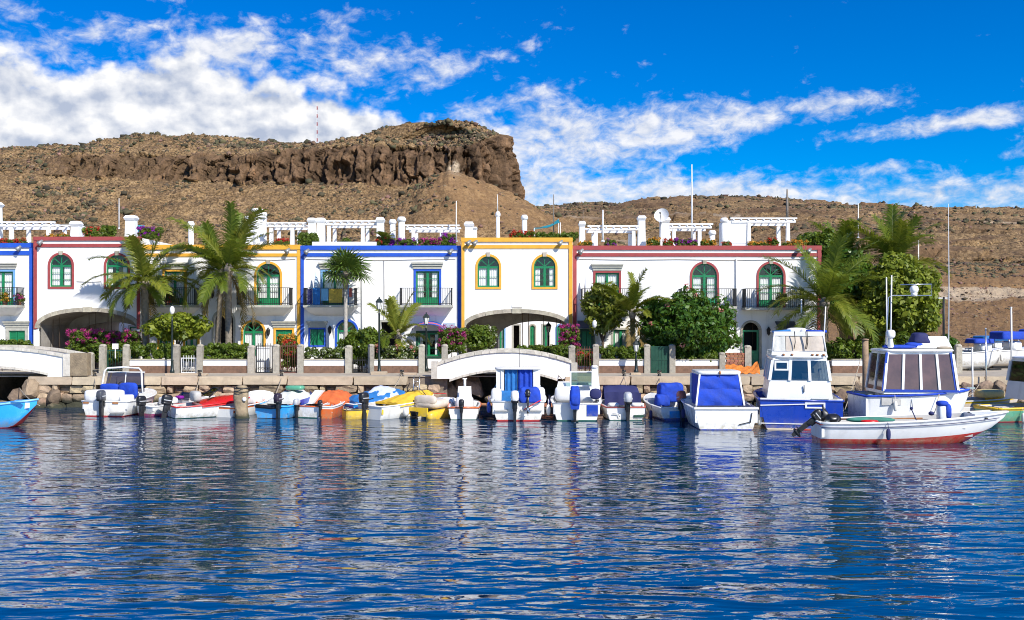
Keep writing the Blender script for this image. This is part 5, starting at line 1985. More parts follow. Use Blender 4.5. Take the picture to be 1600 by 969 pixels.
def leaf_cloud(C, Rr, per, size, rng, flat=0.0, upb=0.35):
    """leaf quads around clump centres C (n,3) with radii Rr"""
    n = len(C) * per
    ci = np.repeat(np.arange(len(C)), per)
    d = rng.standard_normal((n, 3)); d /= np.linalg.norm(d, axis=1, keepdims=True)
    rad = Rr[ci] * rng.uniform(.35, 1.0, n) ** .5
    P = C[ci] + d * rad[:, None] * np.array([1, 1, .85])
    nrm = d + rng.standard_normal((n, 3)) * .55 + np.array([0, 0, upb]); nrm /= np.linalg.norm(nrm, axis=1, keepdims=True)
    t1 = np.cross(nrm, rng.standard_normal((n, 3))); t1 /= np.linalg.norm(t1, axis=1, keepdims=True)
    t2 = np.cross(nrm, t1)
    s_ = size * np.exp(rng.normal(-.12, .33, n))
    a = t1 * s_[:, None]; b = t2 * (s_ * .55)[:, None]
    V = np.stack([P - a, P - b * 1.0, P + a, P + b], 1).reshape(-1, 3)
    Q = np.arange(n * 4).reshape(-1, 4)
    return V, Q


def crown_clumps(c, r3, n, rng, hollow=.55, noise=.25):
    d = rng.standard_normal((n, 3)); d /= np.linalg.norm(d, axis=1, keepdims=True)
    rr_ = rng.uniform(hollow, 1.0, n) ** .6
    lump = 1 + noise * fbm(d * 1.8 + c[0], 3, int(abs(c[0]) * 3) % 97)
    return np.asarray(c)[None] + d * (rr_ * lump)[:, None] * np.asarray(r3)[None]


def tree(label, base, c, r3, ncl, per, lsize, matr, seed, crad=.45, trunks=1, bark=None, hollow=.5, name='leafy_tree', flowers=None, cat='tree', tr=.16, group=None):
    rng = np.random.default_rng(seed)
    base = Vector(base)
    t_ = thing(name, label, cat, base, 0, group)
    m = MB()
    c = Vector(c)
    for k in range(trunks):
        off_ = Vector((rng.uniform(-.4, .4) * (trunks > 1), rng.uniform(-.3, .3) * (trunks > 1), 0))
        fork = base.lerp(c, .45) + off_ * .6
        trunk(m, [base + off_ * .5, fork, c], [tr, tr * .7, tr * .35], 8, False)
        for q in range(6):
            e = c + Vector((rng.uniform(-.75, .75) * r3[0], rng.uniform(-.75, .75) * r3[1], rng.uniform(-.4, .7) * r3[2]))
            trunk(m, [fork, fork.lerp(e, .5) + Vector((0, 0, .15)), e], [tr * .5, tr * .32, tr * .12], 6, False)
    m.build('trunk', bark or BARKD, t_)
    C = crown_clumps(c, r3, ncl, rng, hollow, .42)
    Rr = crad * rng.uniform(.45, 1.3, ncl)
    V, Q = leaf_cloud(C, Rr, per, lsize, rng)
    np_mesh('crown', V - np.array(base), Q, matr, t_)
    if flowers:
        fm, nf = flowers
        sel = C[rng.choice(ncl, min(ncl, nf), replace=False)]
        out = sel + (sel - np.array(c)[None]) * .16 + np.array([0, -.15, 0.1])
        V, Q = leaf_cloud(out, np.full(len(out), .16), 14, .075, rng)
        np_mesh('blossom', V - np.array(base), Q, fm, t_)
    return t_


def C3(px0, px1, y0, y1, D, ry=.9):
    c = W((px0 + px1) / 2, (y0 + y1) / 2, D)
    rx = (px1 - px0) / 2 * D / F
    rz_ = (y1 - y0) / 2 * D / F
    return c, (rx, rx * ry, rz_)


c_, r_ = C3(1004, 1152, 462, 566, 56.4)
tree('big round dark green tree with a few pink blossoms before the long house', gp(1078, 56.4), c_, r_, 330, 95, .125, TREE_G, 41, .46, 2, flowers=(PINKFL, 14))
c_, r_ = C3(1010, 1050, 520, 575, 55.6)
tree('low green shrub at the foot of the round tree beside the dark gate', gp(1070, 55.4), W(1090, 556, 55.4), (1.5, .5, .4), 60, 70, .09, HEDGE_G, 42, .3, 1, name='shrub', cat='shrub', tr=.05)
c_, r_ = C3(913, 970, 447, 520, 57.4)
tree('small olive green tree with drooping branches beside the yellowish palm', gp(942, 57.4), c_, r_, 120, 60, .11, OLIVE_G, 43, .36, 1, tr=.1)
c_, r_ = C3(236, 317, 490, 532, 56.0)
tree('small flat-topped clipped tree with bright leaves beside the coconut palm', gp(275, 56.0), c_, (r_[0], r_[1], r_[2] * .9), 150, 60, .12, LIME_G, 44, .34, 1, tr=.08)
c_, r_ = C3(1352, 1460, 400, 545, 60.5)
tree('tall bright leafy tree beyond the end of the houses', gp(1405, 60.5), c_, r_, 330, 85, .16, LIME_G, 45, .6, 2)
c_, r_ = C3(1268, 1350, 395, 500, 63.5)
tree('dark evergreen tree behind the big low palm', gp(1330, 62.5), c_, r_, 170, 80, .16, TREE_G, 46, .62, 3, tr=.28)
c_, r_ = C3(1250, 1300, 366, 396, 64)
tree('green bush rising behind the end of the red-trimmed roof', gp(1272, 65), c_, (r_[0], 1.2, r_[2]), 70, 60, .14, HEDGE_G, 47, .4, 1, tr=.12)
c_, r_ = C3(534, 604, 516, 565, 55.9)
tree('clipped round bush in front of the blue arched door', gp(566, 55.9), c_, (r_[0], .9, r_[2]), 170, 70, .085, HEDGE_G, 48, .28, 2, hollow=.6, name='round_bush', cat='bush', tr=.06)
c_, r_ = C3(728, 762, 512, 545, 57.0)
tree('green bush climbing beside the open archway', gp(742, 57.0), c_, (r_[0], .6, r_[2]), 60, 60, .10, HEDGE_G, 49, .3, 1, name='shrub', cat='shrub', tr=.05)
tree('small evergreen shrub beside the far stone post near the distant boats', gp(1486, 57), W(1484, 545, 57), (.45, .4, .75), 40, 60, .09, TREE_G, 50, .25, 1, name='shrub', cat='shrub', tr=.05)
tree('bushy creeper beneath the trees behind the flybridge boat', gp(1330, 56), W(1335, 548, 56), (1.6, .6, .75), 90, 70, .10, HEDGE_G, 51, .3, 2, name='shrub', cat='shrub', tr=.05)
tree('bushy green mass under the dark tree behind the white cabin boat', gp(1440, 57), W(1425, 545, 57), (1.7, .6, .8), 90, 70, .10, HEDGE_G, 52, .32, 2, name='shrub', cat='shrub', tr=.05)


def hedge(label, px0, px1, y0, y1, D, matr, seed, flower=None, ry=.35, size=.06, n=None, name='hedge', cat='hedge', fcount=40):
    rng = np.random.default_rng(seed)
    x0, x1 = wx(px0, D), wx(px1, D)
    z0, z1 = wz(y1, D), wz(y0, D)
    base = Vector(((x0 + x1) / 2, D, GZ - .02))
    t_ = thing(name, label, cat, base, 0)
    n = n or int((x1 - x0) * (z1 - z0) * 46) + 14
    C = np.stack([rng.uniform(x0 + .1, x1 - .1, n), D + rng.uniform(-ry, ry, n), z0 + (z1 - z0 - .1) * rng.uniform(0.0, 1, n) ** .8], 1)
    V, Q = leaf_cloud(C, np.full(n, .16), 85, size, rng)
    np_mesh('foliage', V - np.array(base), Q, matr, t_)
    m = MB()
    for i in range(max(2, int((x1 - x0) / .6))):
        x = x0 + .2 + (x1 - x0 - .4) * rng.uniform()
        m.tube([(x, D, GZ - .02), (x + rng.uniform(-.1, .1), D, z1 - .15)], [.025, .012], 5)
    m.build('stem', BARKD, t_)
    if flower:
        k = max(4, fcount)
        Cf = np.stack([rng.uniform(x0 + .05, x1 - .05, k), D - ry * rng.uniform(.3, 1.1, k), z0 + (z1 - z0) * rng.uniform(.35, 1.05, k)], 1)
        V, Q = leaf_cloud(Cf, np.full(k, .13), 26, size * .9, rng)
        np_mesh('blossom', V - np.array(base), Q, flower, t_)
    return t_


hedge('dense clipped hedge beside the coconut palm', 203, 272, 536, 562, YF + .45, HEDGE_G, 61)
hedge('clipped hedge below the twin palms', 316, 391, 536, 562, YF + .45, HEDGE_G, 62)
hedge('small hedge above the white iron gate', 281, 312, 540, 562, YF + .6, HEDGE_G, 63)
hedge('variegated hedge in front of the green shuttered window', 476, 541, 542, 562, YF + .45, VARI_G, 64)
hedge('hedge with pale flowers behind the street lantern', 588, 656, 540, 562, YF + .45, VARI_G, 65, PINKFL, fcount=10)
hedge('even green hedge in front of the small olive tree', 936, 1008, 540, 564, YF + .45, HEDGE_G, 66)
hedge('low hedge under the round tree', 1056, 1124, 552, 566, YF + .4, HEDGE_G, 67)
hedge('low hedge below the blue-trimmed house beside the stained bridge', -20, 48, 531, 546, 56.5, HEDGE_G, 68)
hedge('low hedge seen through the open archway', 808, 874, 539, 552, 58.0, HEDGE_G, 69)
hedge('dark hedge behind the notice gate', 142, 200, 535, 566, 56.0, HEDGE_G, 70)
hedge('bougainvillea with magenta bracts in front of the dark archway', 108, 222, 516, 548, 57.4, HEDGE_G, 71, MAGENTA, .5, .055, name='bougainvillea', cat='bougainvillea', fcount=90)
hedge('magenta bougainvillea spilling beside the barrel awning', 684, 730, 512, 553, 56.2, HEDGE_G, 72, MAGENTA, .4, .055, name='bougainvillea', cat='bougainvillea', fcount=42)
hedge('magenta bougainvillea at the footbridge end under the long house', 874, 906, 510, 556, 56.6, HEDGE_G, 73, MAGENTA, .35, .055, name='bougainvillea', cat='bougainvillea', fcount=36)
hedge('red flowering bush behind the wrought iron gate', 438, 466, 534, 572, 55.4, HEDGE_G, 74, REDFL, .3, .06, name='flowering_bush', cat='bush', fcount=32)
hedge('yellow flowering bush below the green shuttered doorway', 434, 462, 524, 538, 56.6, HEDGE_G, 75, ORANGEFL, .3, .06, name='flowering_bush', cat='bush', fcount=26)
hedge('red flowering bush behind the rustic brown gate', 900, 928, 548, 570, 55.6, HEDGE_G, 76, REDFL, .3, .06, name='flowering_bush', cat='bush', fcount=20)
hedge('mixed green bed at the foot of the archway pier', 860, 896, 540, 562, 55.8, HEDGE_G, 77, None, .3, .06)
# roof planting
roof = [(0, 44, 374, 381, REDFL, 60.2, 'red geraniums along the roof edge of the blue-trimmed house at the picture edge'), (72, 110, 366, 371, ORANGEFL, 60.0, 'orange flowers on the roof of the red archway house beside its first chimney'),
        (130, 156, 356, 370, REDFL, 60.1, 'red flowers behind the second chimney of the red archway house'), (156, 182, 352, 364, None, 60.6, 'green rooftop shrub on the red archway house'),
        (216, 254, 355, 368, PURPLE, 60.5, 'purple bougainvillea on the roof above the coconut palm'), (430, 452, 374, 383, REDFL, 60.2, 'red rooftop flowers under the small pergola'),
        (464, 498, 363, 384, None, 60.5, 'rounded green rooftop bush at the yellow house corner'), (532, 548, 372, 386, None, 60.1, 'small dark rooftop plant above the blue parapet'),
        (588, 606, 368, 384, REDFL, 60.2, 'reddish plant in front of the paired rooftop chimneys'), (606, 652, 374, 384, PURPLE, 60.2, 'purple flowers along the blue parapet'), (652, 690, 374, 384, MAGENTA, 60.2, 'magenta flowers trailing along the blue parapet'),
        (686, 712, 366, 383, PURPLE, 60.3, 'tall purple bougainvillea beside the white rooftop pole'), (797, 836, 362, 371, REDFL, 60.1, 'green and red plants along the yellow archway parapet'),
        (836, 904, 363, 371, None, 60.1, 'green plants along the yellow archway parapet under the tarpaulin'), (904, 925, 378, 384, ORANGEFL, 60.2, 'orange flowers at the start of the long red parapet'),
        (945, 962, 375, 384, PURPLE, 60.2, 'purple rooftop flowers under the low pergola'), (1010, 1031, 373, 384, ORANGEFL, 60.2, 'orange rooftop flowers beside the dish chimney'),
        (1036, 1052, 374, 384, REDFL, 60.2, 'red and green rooftop plant below the satellite dish'), (1054, 1090, 374, 384, PURPLE, 60.2, 'bright purple flowers under the dish pergola'),
        (1094, 1118, 375, 384, ORANGEFL, 60.2, 'yellow rooftop flowers beside the round chimney'), (1128, 1142, 377, 384, REDFL, 60.2, 'red rooftop flowers beside the stair head'),
        (1168, 1200, 379, 384, ORANGEFL, 60.2, 'low orange flowers in front of the far pergola'), (1198, 1216, 373, 384, REDFL, 60.2, 'red rooftop flowers under the far pergola'), (1222, 1262, 377, 384, ORANGEFL, 60.2, 'green rooftop plants at the end of the red parapet')]
for i, (a, b, y0, y1, fl, D, lab) in enumerate(roof):
    o = hedge(lab, a, b, y0, y1 + 6, D + .15, HEDGE_G, 200 + i, fl, .12, .055, name='roof_plant', cat='plant', fcount=int((b - a) * .8))
for (px_, D, lab, mm, zz) in ((602, 60.5, 'small spiky palm among the rooftop chimneys', PALM_Y, 378), (300, 63, 'spiky dark plant on the roof behind the palm crown', PALM_G, 366)):
    t_ = thing('roof_palm', lab, 'palm', W(px_, zz, D))
    fm_ = frond_mesh('frond', .9, .9, 1.1, 18, .3, 5, mm)
    for i in range(14):
        inst('frond', fm_, t_, (0, 0, 0), (0, rs.uniform(-.2, .7), i * 2.4))
# wreath of creeper on the archway pier and creeper in the arch
hedge('grey-green creeper hanging on the archway pier', 757, 776, 508, 546, YA - .15, VARI_G, 90, None, .12, .07, name='creeper', cat='creeper')
# ------------------------------------------------------------------ boats
def paint(name, col, rough=.28, **k):
    return mat(name, col, rough, .05, 2.0, coat=.3, stain=tuple(c * .55 + .04 for c in col), stain_amt=.45, stain_scale=1.8, streak=True, grime=.65, **k)


GEL = paint('white_gelcoat', (0.80, 0.80, 0.78))
GEL2 = mat('aged_gelcoat', (0.74, 0.73, 0.68), .45, .06, 2.0, stain=(0.42, 0.38, 0.30), stain_amt=.6, stain_scale=1.6, streak=True)
BLUEP = paint('royal_blue_paint', (0.008, 0.045, 0.36))
SKYP = paint('sky_blue_paint', (0.025, 0.36, 0.80))
REDP = paint('red_paint', (0.55, 0.015, 0.012))
ANTIR = mat('red_antifouling', (0.38, 0.03, 0.025), .7, .2)
ANTIG = mat('green_antifouling', (0.02, 0.10, 0.075), .7, .2)
ORANGEP = paint('orange_paint', (0.70, 0.13, 0.02))
YELP = paint('yellow_paint', (0.78, 0.50, 0.02))
GREENP = paint('sea_green_paint', (0.10, 0.36, 0.22))
PINKP = paint('purple_stripe_paint', (0.40, 0.05, 0.20))
BLACKP = mat('black_plastic', (0.015, 0.015, 0.017), .35, .2)
SILVER = mat('silver_cowling', (0.55, 0.56, 0.57), .35, .06, metal=.3)
STEEL = mat('stainless', (0.62, 0.62, 0.62), .25, .05, metal=.9)
CANB = mat('blue_canvas', (0.006, 0.05, 0.42), .8, .25, 3.0, .6, 7, stain=(.02, .06, .30), stain_amt=.5)
CANN = mat('navy_canvas', (0.018, 0.022, 0.10), .8, .12, 3.0, .35, 6)
CANC = mat('cream_canvas', (0.60, 0.52, 0.43), .85, .12, 3.0, .35, 6, stain=(.45, .36, .27), stain_amt=.5)
CANO = mat('orange_canvas', (0.62, 0.13, 0.03), .75, .2, 3.0, .5, 7, stain=(.40, .10, .04), stain_amt=.5)
CANY = mat('yellow_canvas', (0.72, 0.46, 0.03), .75, .16, 3.0, .5, 7, stain=(.45, .27, .04), stain_amt=.5)
CANT = mat('teal_blue_canvas', (0.015, 0.15, 0.42), .75, .25, 3.0, .6, 7)
CANG = mat('pale_grey_canvas', (0.60, 0.60, 0.55), .8, .1, 3.0, .35, 6)
GREYI = mat('cockpit_grey', (0.45, 0.44, 0.41), .7, .15)
SMOKE = glass_mat('smoked_glass', (0.25, 0.22, 0.22), .10, .7)
REDGL = mat('brown_reflection_glass', (0.125, 0.068, 0.062), .05, .3, 1.2, spec=.8)  # brownish reflections on the panes, put into their base colour
BOATGL = glass_mat('boat_glass', (0.55, 0.60, 0.60), .10, .8)
TEAK = mat('varnished_wood', (0.36, 0.16, 0.06), .4, .25, 5.0)
ROPE = mat('rope', (0.38, 0.32, 0.24), .95, .2)
FENDER = mat('fender_white', (0.72, 0.70, 0.62), .5, .12)


class Hull:
    def __init__(s, boat, L, B, F0, F1, draft=.3, tr=.85, side=None, bottom=None, stripe=None, deck=None, floor=None, fore=.6, rake=.5, wl=.07, wlb=0.0, rail=None, stripe_w=.12, n=20, peak=.4, railr=.03):
        s.L, s.B, s.F0, s.F1, s.tr, s.peak, s.rake = L, B, F0, F1, tr, peak, rake
        s.boat = boat
        side = side or GEL
        bottom = bottom or side
        deck = deck or GEL
        floor = floor if floor is not None else .12
        m = MB()
        rows = []
        for i in range(n + 1):
            t = i / n
            b, sh = s.b(t), s.sh(t)
            k = -draft if t < .55 else -draft + (sh * .80 + draft) * ((t - .55) / .45) ** 2.6
            wq = wl + wlb * t ** 2.5
            zs = [k, max(k, k + (wq - k) * .45) if k < wq else k, max(k, wq), max(k, wq + (sh - wq) * .45), max(k, sh - stripe_w), sh]
            fs = [0, .62, .84, .92, .975, 1.0]
            ring = []
            for j, (z, f) in enumerate(zip(zs, fs)):
                h = (z + draft) / (sh + draft)
                f = f ** (1 + 1.3 * t * t) if f > 0 else 0
                y = s.y(t) - s.rake * (1 - h) * t ** 3
                ring.append((b * f, y, z))
            rows.append(ring)
        nr = 6
        for sgn in (-1, 1):
            vs = [(sgn * p[0], p[1], p[2]) for r in rows for p in r]
            for i in range(n):
                for j in range(nr - 1):
                    q = [i * nr + j, (i + 1) * nr + j, (i + 1) * nr + j + 1, i * nr + j + 1]
                    mi = 1 if j < 2 else (2 if j == nr - 2 else 0)
                    m.add([vs[a] for a in q], [(0, 1, 2, 3)], mi, True)
        # transom in the same bands
        r0 = rows[0]
        for j in range(nr - 1):
            mi = 1 if j < 2 else (2 if j == nr - 2 else 0)
            a, c = r0[j], r0[j + 1]
            m.add([(-a[0], a[1], a[2]), (a[0], a[1], a[2]), (c[0], c[1], c[2]), (-c[0], c[1], c[2])], [(0, 1, 2, 3)], mi)
        me_o = m.build('hull', [side, bottom, stripe or side], boat, world=False)
        bm = bmesh.new(); bm.from_mesh(me_o.data); bmesh.ops.remove_doubles(bm, verts=bm.verts, dist=1e-4); bmesh.ops.recalc_face_normals(bm, faces=bm.faces); bm.to_mesh(me_o.data); bm.free()
        s.hull = me_o
        # deck: coaming, inner sides, floor, foredeck
        m = MB()
        g = .10
        nf = int(n * fore)
        for sgn in (-1, 1):
            for i in range(nf):
                t0, t1 = i / n, (i + 1) / n
                P = lambda t, d, z: (sgn * max(.01, s.b(t) - d), max(s.y(t), -L / 2 + .08), z)
                Pf = lambda t: (sgn * max(.01, (s.b(t) - g) * (.86 - .45 * t * t)), max(s.y(t), -L / 2 + .08), floor)
                m.add([P(t0, .0, s.sh(t0) + .004), P(t1, .0, s.sh(t1) + .004), P(t1, g, s.sh(t1) + .015), P(t0, g, s.sh(t0) + .015)], [(0, 1, 2, 3)], 0)
                m.add([P(t0, g, s.sh(t0) + .015), P(t1, g, s.sh(t1) + .015), Pf(t1), Pf(t0)], [(0, 1, 2, 3)], 1)
                m.add([Pf(t0), Pf(t1), (0, P(t1, 0, 0)[1], floor), (0, P(t0, 0, 0)[1], floor)], [(0, 1, 2, 3)], 1)
            for i in range(nf, n):
                t0, t1 = i / n, (i + 1) / n
                cam_ = lambda t: s.sh(t) + .08 * (1 - (t - fore) / (1 - fore + 1e-6))
                m.add([(sgn * s.b(t0), s.y(t0), s.sh(t0) + .004), (sgn * s.b(t1), s.y(t1), s.sh(t1) + .004), (0, s.y(t1), cam_(t1)), (0, s.y(t0), cam_(t0))], [(0, 1, 2, 3)], 0, True)
        tf = nf / n
        kf = .86 - .45 * tf * tf
        m.add([(-(s.b(tf) - g) * kf, s.y(tf), floor), ((s.b(tf) - g) * kf, s.y(tf), floor), (s.b(tf) - g, s.y(tf), s.sh(tf) + .06), (-s.b(tf) + g, s.y(tf), s.sh(tf) + .06)], [(0, 1, 2, 3)], 0)
        b0 = s.b(0)
        m.box(-b0 + .02, b0 - .02, -L / 2 + .012, -L / 2 + .11, floor, s.F0 + .006)
        m.build('deck', [deck, GREYI], boat, world=False)
        m = MB()
        for sgn in (-1, 1):
            m.tube([(sgn * (s.b(i / n) + .005), s.y(i / n), s.sh(i / n) - .01) for i in range(n + 1)], railr, 6)
        m.tube([(-b0, -L / 2 - .005, s.F0 - .01), (b0, -L / 2 - .005, s.F0 - .01)], railr, 6)
        m.build('rub_rail', rail or GEL, boat, world=False)
        for sgn in (-1, 1):      # stern cleats with a turn of line
            cx_, cy_, cz_ = sgn * (b0 - .10), -L / 2 + .22, s.sh(.05) + .03
            m = MB()
            m.bar((cx_, cy_ - .09, cz_ + .03), (cx_, cy_ + .09, cz_ + .03), .025)
            m.box(cx_ - .02, cx_ + .02, cy_ - .03, cy_ + .03, cz_ - .02, cz_ + .02)
            m.build('cleat', STEEL, boat, world=False)
        if L > 3.5:
            sgn = rs.choice((-1, 1))
            t = rs.uniform(.22, .4)
            m = MB()
            fx, fy, fz = sgn * (s.b(t) + .09), s.y(t), s.sh(t) - .42
            m.rbox((fx, fy, fz), (.16, .16, .42), 2.8, 10)
            m.tube([(fx, fy, fz + .18), (fx - sgn * .05, fy, s.sh(t) + .02)], .012, 5)
            m.build('fender', rs.choice((FENDER, FENDER, CANN)), boat, world=False)

    def y(s, t): return -s.L / 2 + s.L * t

    def b(s, t):
        if t < s.peak:
            w = s.tr + (1 - s.tr) * math.sin(math.pi / 2 * t / s.peak)
        else:
            w = max(0, 1 - ((t - s.peak) / (1 - s.peak)) ** 2.3) ** .85
        return max(.012, s.B / 2 * w)

    def sh(s, t): return s.F0 + (s.F1 - s.F0) * t ** 1.8

    def cover(s, t0, t1, ridge, matr, name='cover', peakt=.4, sharp=1.6, drop=.10, base=0.0, wrinkle=.03):
        m = MB()
        ph = rs.uniform(0, 9)
        def P(u, v):
            t = t0 + (t1 - t0) * u
            q = v * 2 - 1
            e = math.sin(math.pi * min(1, max(0, (u ** math.log(.5, peakt) if u > 0 else 0)))) ** .6
            z = s.sh(t) + base - drop * (abs(q) > .97) + (ridge * (.15 + .85 * e) + .02) * (1 - abs(q) ** sharp)
            z += wrinkle * math.sin(q * 13 + u * 9 + ph) * (1 - abs(q) ** 4) + wrinkle * .6 * math.sin(u * 31 + q * 5 + ph)
            return ((s.b(t) + .035) * q, s.y(t), z)
        m.grid(P, 18, 16)
        # end skirts
        for u in (0, 1):
            vs = [P(u, v / 16) for v in range(17)]
            lo = [(p[0], p[1] + (-.02 if u == 0 else .0), min(p[2], s.sh(t0 if u == 0 else t1) - .04)) for p in vs]
            for i in range(16):
                m.add([vs[i], vs[i + 1], lo[i + 1], lo[i]], [(0, 1, 2, 3)], 0, True)
        o = m.build(name, matr, s.boat, world=False)
        return o

    def motor(s, x=0.0, cowl=None, k=1.0, tilt=0.0, z=None, dy=0.0, cover=None):
        """outboard hung on the transom"""
        z = s.F0 if z is None else z
        y = -s.L / 2 - .16 * k + dy
        M = Matrix.Translation((x, -s.L / 2 - .02 + dy, z)) @ Matrix.Rotation(-tilt, 4, 'X') @ Matrix.Translation((0, -.14 * k, 0))
        m = MB()
        m.rbox((0, 0, -.10 * k), (.17 * k, .24 * k, .50 * k), 5, 10)
        m.frust((-.045 * k, .045 * k, -.09 * k, .09 * k), (-.065 * k, .065 * k, -.12 * k, .10 * k), -.85 * k, -.28 * k)
        m.rbox((0, .02 * k, -.88 * k), (.13 * k, .46 * k, .15 * k), 2.4, 10)
        m.frust((-.012, .012, -.06 * k, .06 * k), (-.02, .02, -.14 * k, .12 * k), -1.12 * k, -.88 * k)
        m.box(-.13 * k, .13 * k, -.20 * k, .12 * k, -.745 * k, -.725 * k)
        m.box(-.10 * k, .10 * k, .02 * k, .17 * k, -.22 * k, .06 * k)
        o = m.xform(M).build('outboard_motor', BLACKP, s.boat, world=False)
        m = MB()
        m.rbox((0, -.03 * k, .28 * k), (.32 * k, .50 * k, .46 * k), 3.2, 16)
        m.rbox((0, -.03 * k, .10 * k), (.30 * k, .46 * k, .16 * k), 4, 12, 1)
        m.box(-.163 * k, .163 * k, -.20 * k, .14 * k, .225 * k, .265 * k, 2)
        m.bar((0, .15 * k, .12 * k), (0, .55 * k, .2 * k), .035 * k, None, 1)
        m.xform(M).build('cowling', [cowl or BLACKP, BLACKP, SILVER], o, world=False)
        m = MB()
        for a in range(3):
            rot = Matrix.Rotation(a * 2 * math.pi / 3, 4, 'Y')
            q = [rot @ Vector(p) for p in ((0, -.26 * k, 0), (.07 * k, -.24 * k, .06 * k), (.03 * k, -.28 * k, .13 * k), (-.05 * k, -.30 * k, .10 * k))]
            m.add([v + Vector((0, 0, -.88 * k)) for v in q], [(0, 1, 2, 3)])
        m.xform(M).build('propeller', STEEL, o, world=False)
        if cover:
            m = MB()
            tarp(m, (0, -.03 * k, .20 * k), (.42 * k, .58 * k, .78 * k), 4, .012, .15, 7)
            m.frust((-.15 * k, .15 * k, -.22 * k, .18 * k), (-.19 * k, .19 * k, -.26 * k, .22 * k), -.30 * k, .0)
            m.xform(M).build('motor_cover', cover, o, world=False)
        return o


def cabin(boat, bot, top, z0, zs, z1, nwin, wall, glass, roof, over=.10, roof_t=.09, sides=('f', 'b', 'l', 'r'), mull=.07, name='wheelhouse', ztop=None):
    """wheelhouse: rectangle bot=(x0,x1,y0,y1) at z0 tapering to top at z1; windows from sill zs to z1"""
    def at(z):
        f = (z - z0) / (z1 - z0)
        return [bot[i] + (top[i] - bot[i]) * f for i in range(4)]
    r = at(zs)
    m = MB()
    m.frust(bot, r, z0, zs)
    zt = z1 - .10
    rt = at(zt)
    o = None
    corners = lambda q: {'fl': (q[0], q[2]), 'fr': (q[1], q[2]), 'bl': (q[0], q[3]), 'br': (q[1], q[3])}
    m.frust(rt, top, zt, z1)
    faces = {'f': ('fl', 'fr'), 'b': ('br', 'bl'), 'l': ('bl', 'fl'), 'r': ('fr', 'br')}
    panes = []
    ca, cb = corners(r), corners(rt)
    for key in ('f', 'b', 'l', 'r'):
        a, b = faces[key]
        n = nwin[key]
        A0, B0, A1, B1 = [Vector((*c, z)) for c, z in ((ca[a], zs), (ca[b], zs), (cb[a], zt), (cb[b], zt))]
        for i in range(n + 1):
            f = i / n
            p, q = A0.lerp(B0, f), A1.lerp(B1, f)
            m.bar(p, q, mull, mull, 0, up=(0, 1, 0) if key in 'lr' else (1, 0, 0))
        for i in range(n):
            f0, f1 = i / n, (i + 1) / n
            panes.append([A0.lerp(B0, f0), A0.lerp(B0, f1), A1.lerp(B1, f1), A1.lerp(B1, f0)])
    o = m.build(name, wall, boat, world=False)
    for q in panes:
        p = MB()
        p.add(q, [(0, 1, 2, 3)])
        p.build('pane', glass, o, world=False)
    m = MB()
    m.rbox(((top[0] + top[1]) / 2, (top[2] + top[3]) / 2, z1 + roof_t / 2), (top[1] - top[0] + 2 * over, top[3] - top[2] + 2 * over, roof_t * 1.3), 6, 20)
    m.build('cabin_roof', roof, o, world=False)
    return o


def tarp(m, c, size, p=5, wr=.03, taper=0.0, seed=1):
    """slack canvas over something: squarish, creased, flat-bottomed"""
    a = MB()
    a.rbox((0, 0, 0), size, p, 40)
    for q in a.v:
        x, y, z = q
        f = (z / size[2] + .5)
        k = 1 - taper * f
        w_ = wr * (math.sin(x * 9 + seed) * math.cos(z * 7 + y * 5 + seed * 2) + .6 * math.sin(x * 19 + z * 13 + seed * 3))
        z2 = max(z, -size[2] * .42)
        m.v.append((c[0] + x * k + w_ * .6, c[1] + y * k + w_, c[2] + z2 - .06 * size[2] * math.sin(math.pi * (x / size[0] + .5)) * (z > 0)))
    b = len(m.v) - len(a.v)
    for f in a.f:
        m.f.append(tuple(b + i for i in f)); m.m.append(0); m.sm.append(True)


def boat(label, px_, yw, L, rotz=0.0, stern=True, zoff=0.0, D=None, name='motor_boat', cat='boat'):
    """px_/yw: where the middle of the stern (or of the boat) meets the water in the photo"""
    D = D or H * F / (yw - HY)
    x, y = wx(px_, D), D
    if stern:
        x += -math.sin(rotz) * L / 2
        y += math.cos(rotz) * L / 2
    return thing(name, label, 'boat', (x, y, zoff), rotz, 'boats moored along the quay')


def part(bt, name, matr, fn, parent=None):
    m = MB()
    fn(m)
    return m.build(name, matr, parent or bt, world=False)


def fender(bt, x, y, z, matr=FENDER):
    part(bt, 'fender', matr, lambda m: (m.rbox((x, y, z), (.2, .2, .5), 2.6, 10), m.tube([(x, y, z + .2), (x, y, z + .5)], .012, 5)))


# 1 -- blue rowing boat at the edge
D_ = 42.2
b1 = boat('bright sky-blue rowing boat cut by the picture edge', 62 - 88, 667, 4.7, R(-92), stern=False, name='rowing_boat', D=D_)
h_ = Hull(b1, 4.7, 1.7, .82, 1.18, .3, .7, SKYP, ANTIR, SKYP, SKYP, .25, .82, .35, .03, rail=paint('pale_blue_paint', (0.25, 0.55, 0.75)), stripe_w=.32, railr=.045)
for y in (-.9, .1, .9):
    wd = h_.b((y + 2.35) / 4.7) - .14
    part(b1, 'thwart', LBLUE, lambda m: m.box(-wd, wd, y - .13, y + .13, .66, .70))
part(b1, 'bow_plate', GEL, lambda m: m.prism([(1.93, .80), (2.14, .84), (2.14, 1.05), (1.96, 1.05)], h_.b(.93) + .0, h_.b(.93) + .03, axis='x'))
part(b1, 'oar', CANT, lambda m: (m.tube([(-.3, -1.6, .85), (.5, 1.6, 1.10)], .03, 6), m.box(.44, .60, 1.5, 2.0, 1.08, 1.11)))

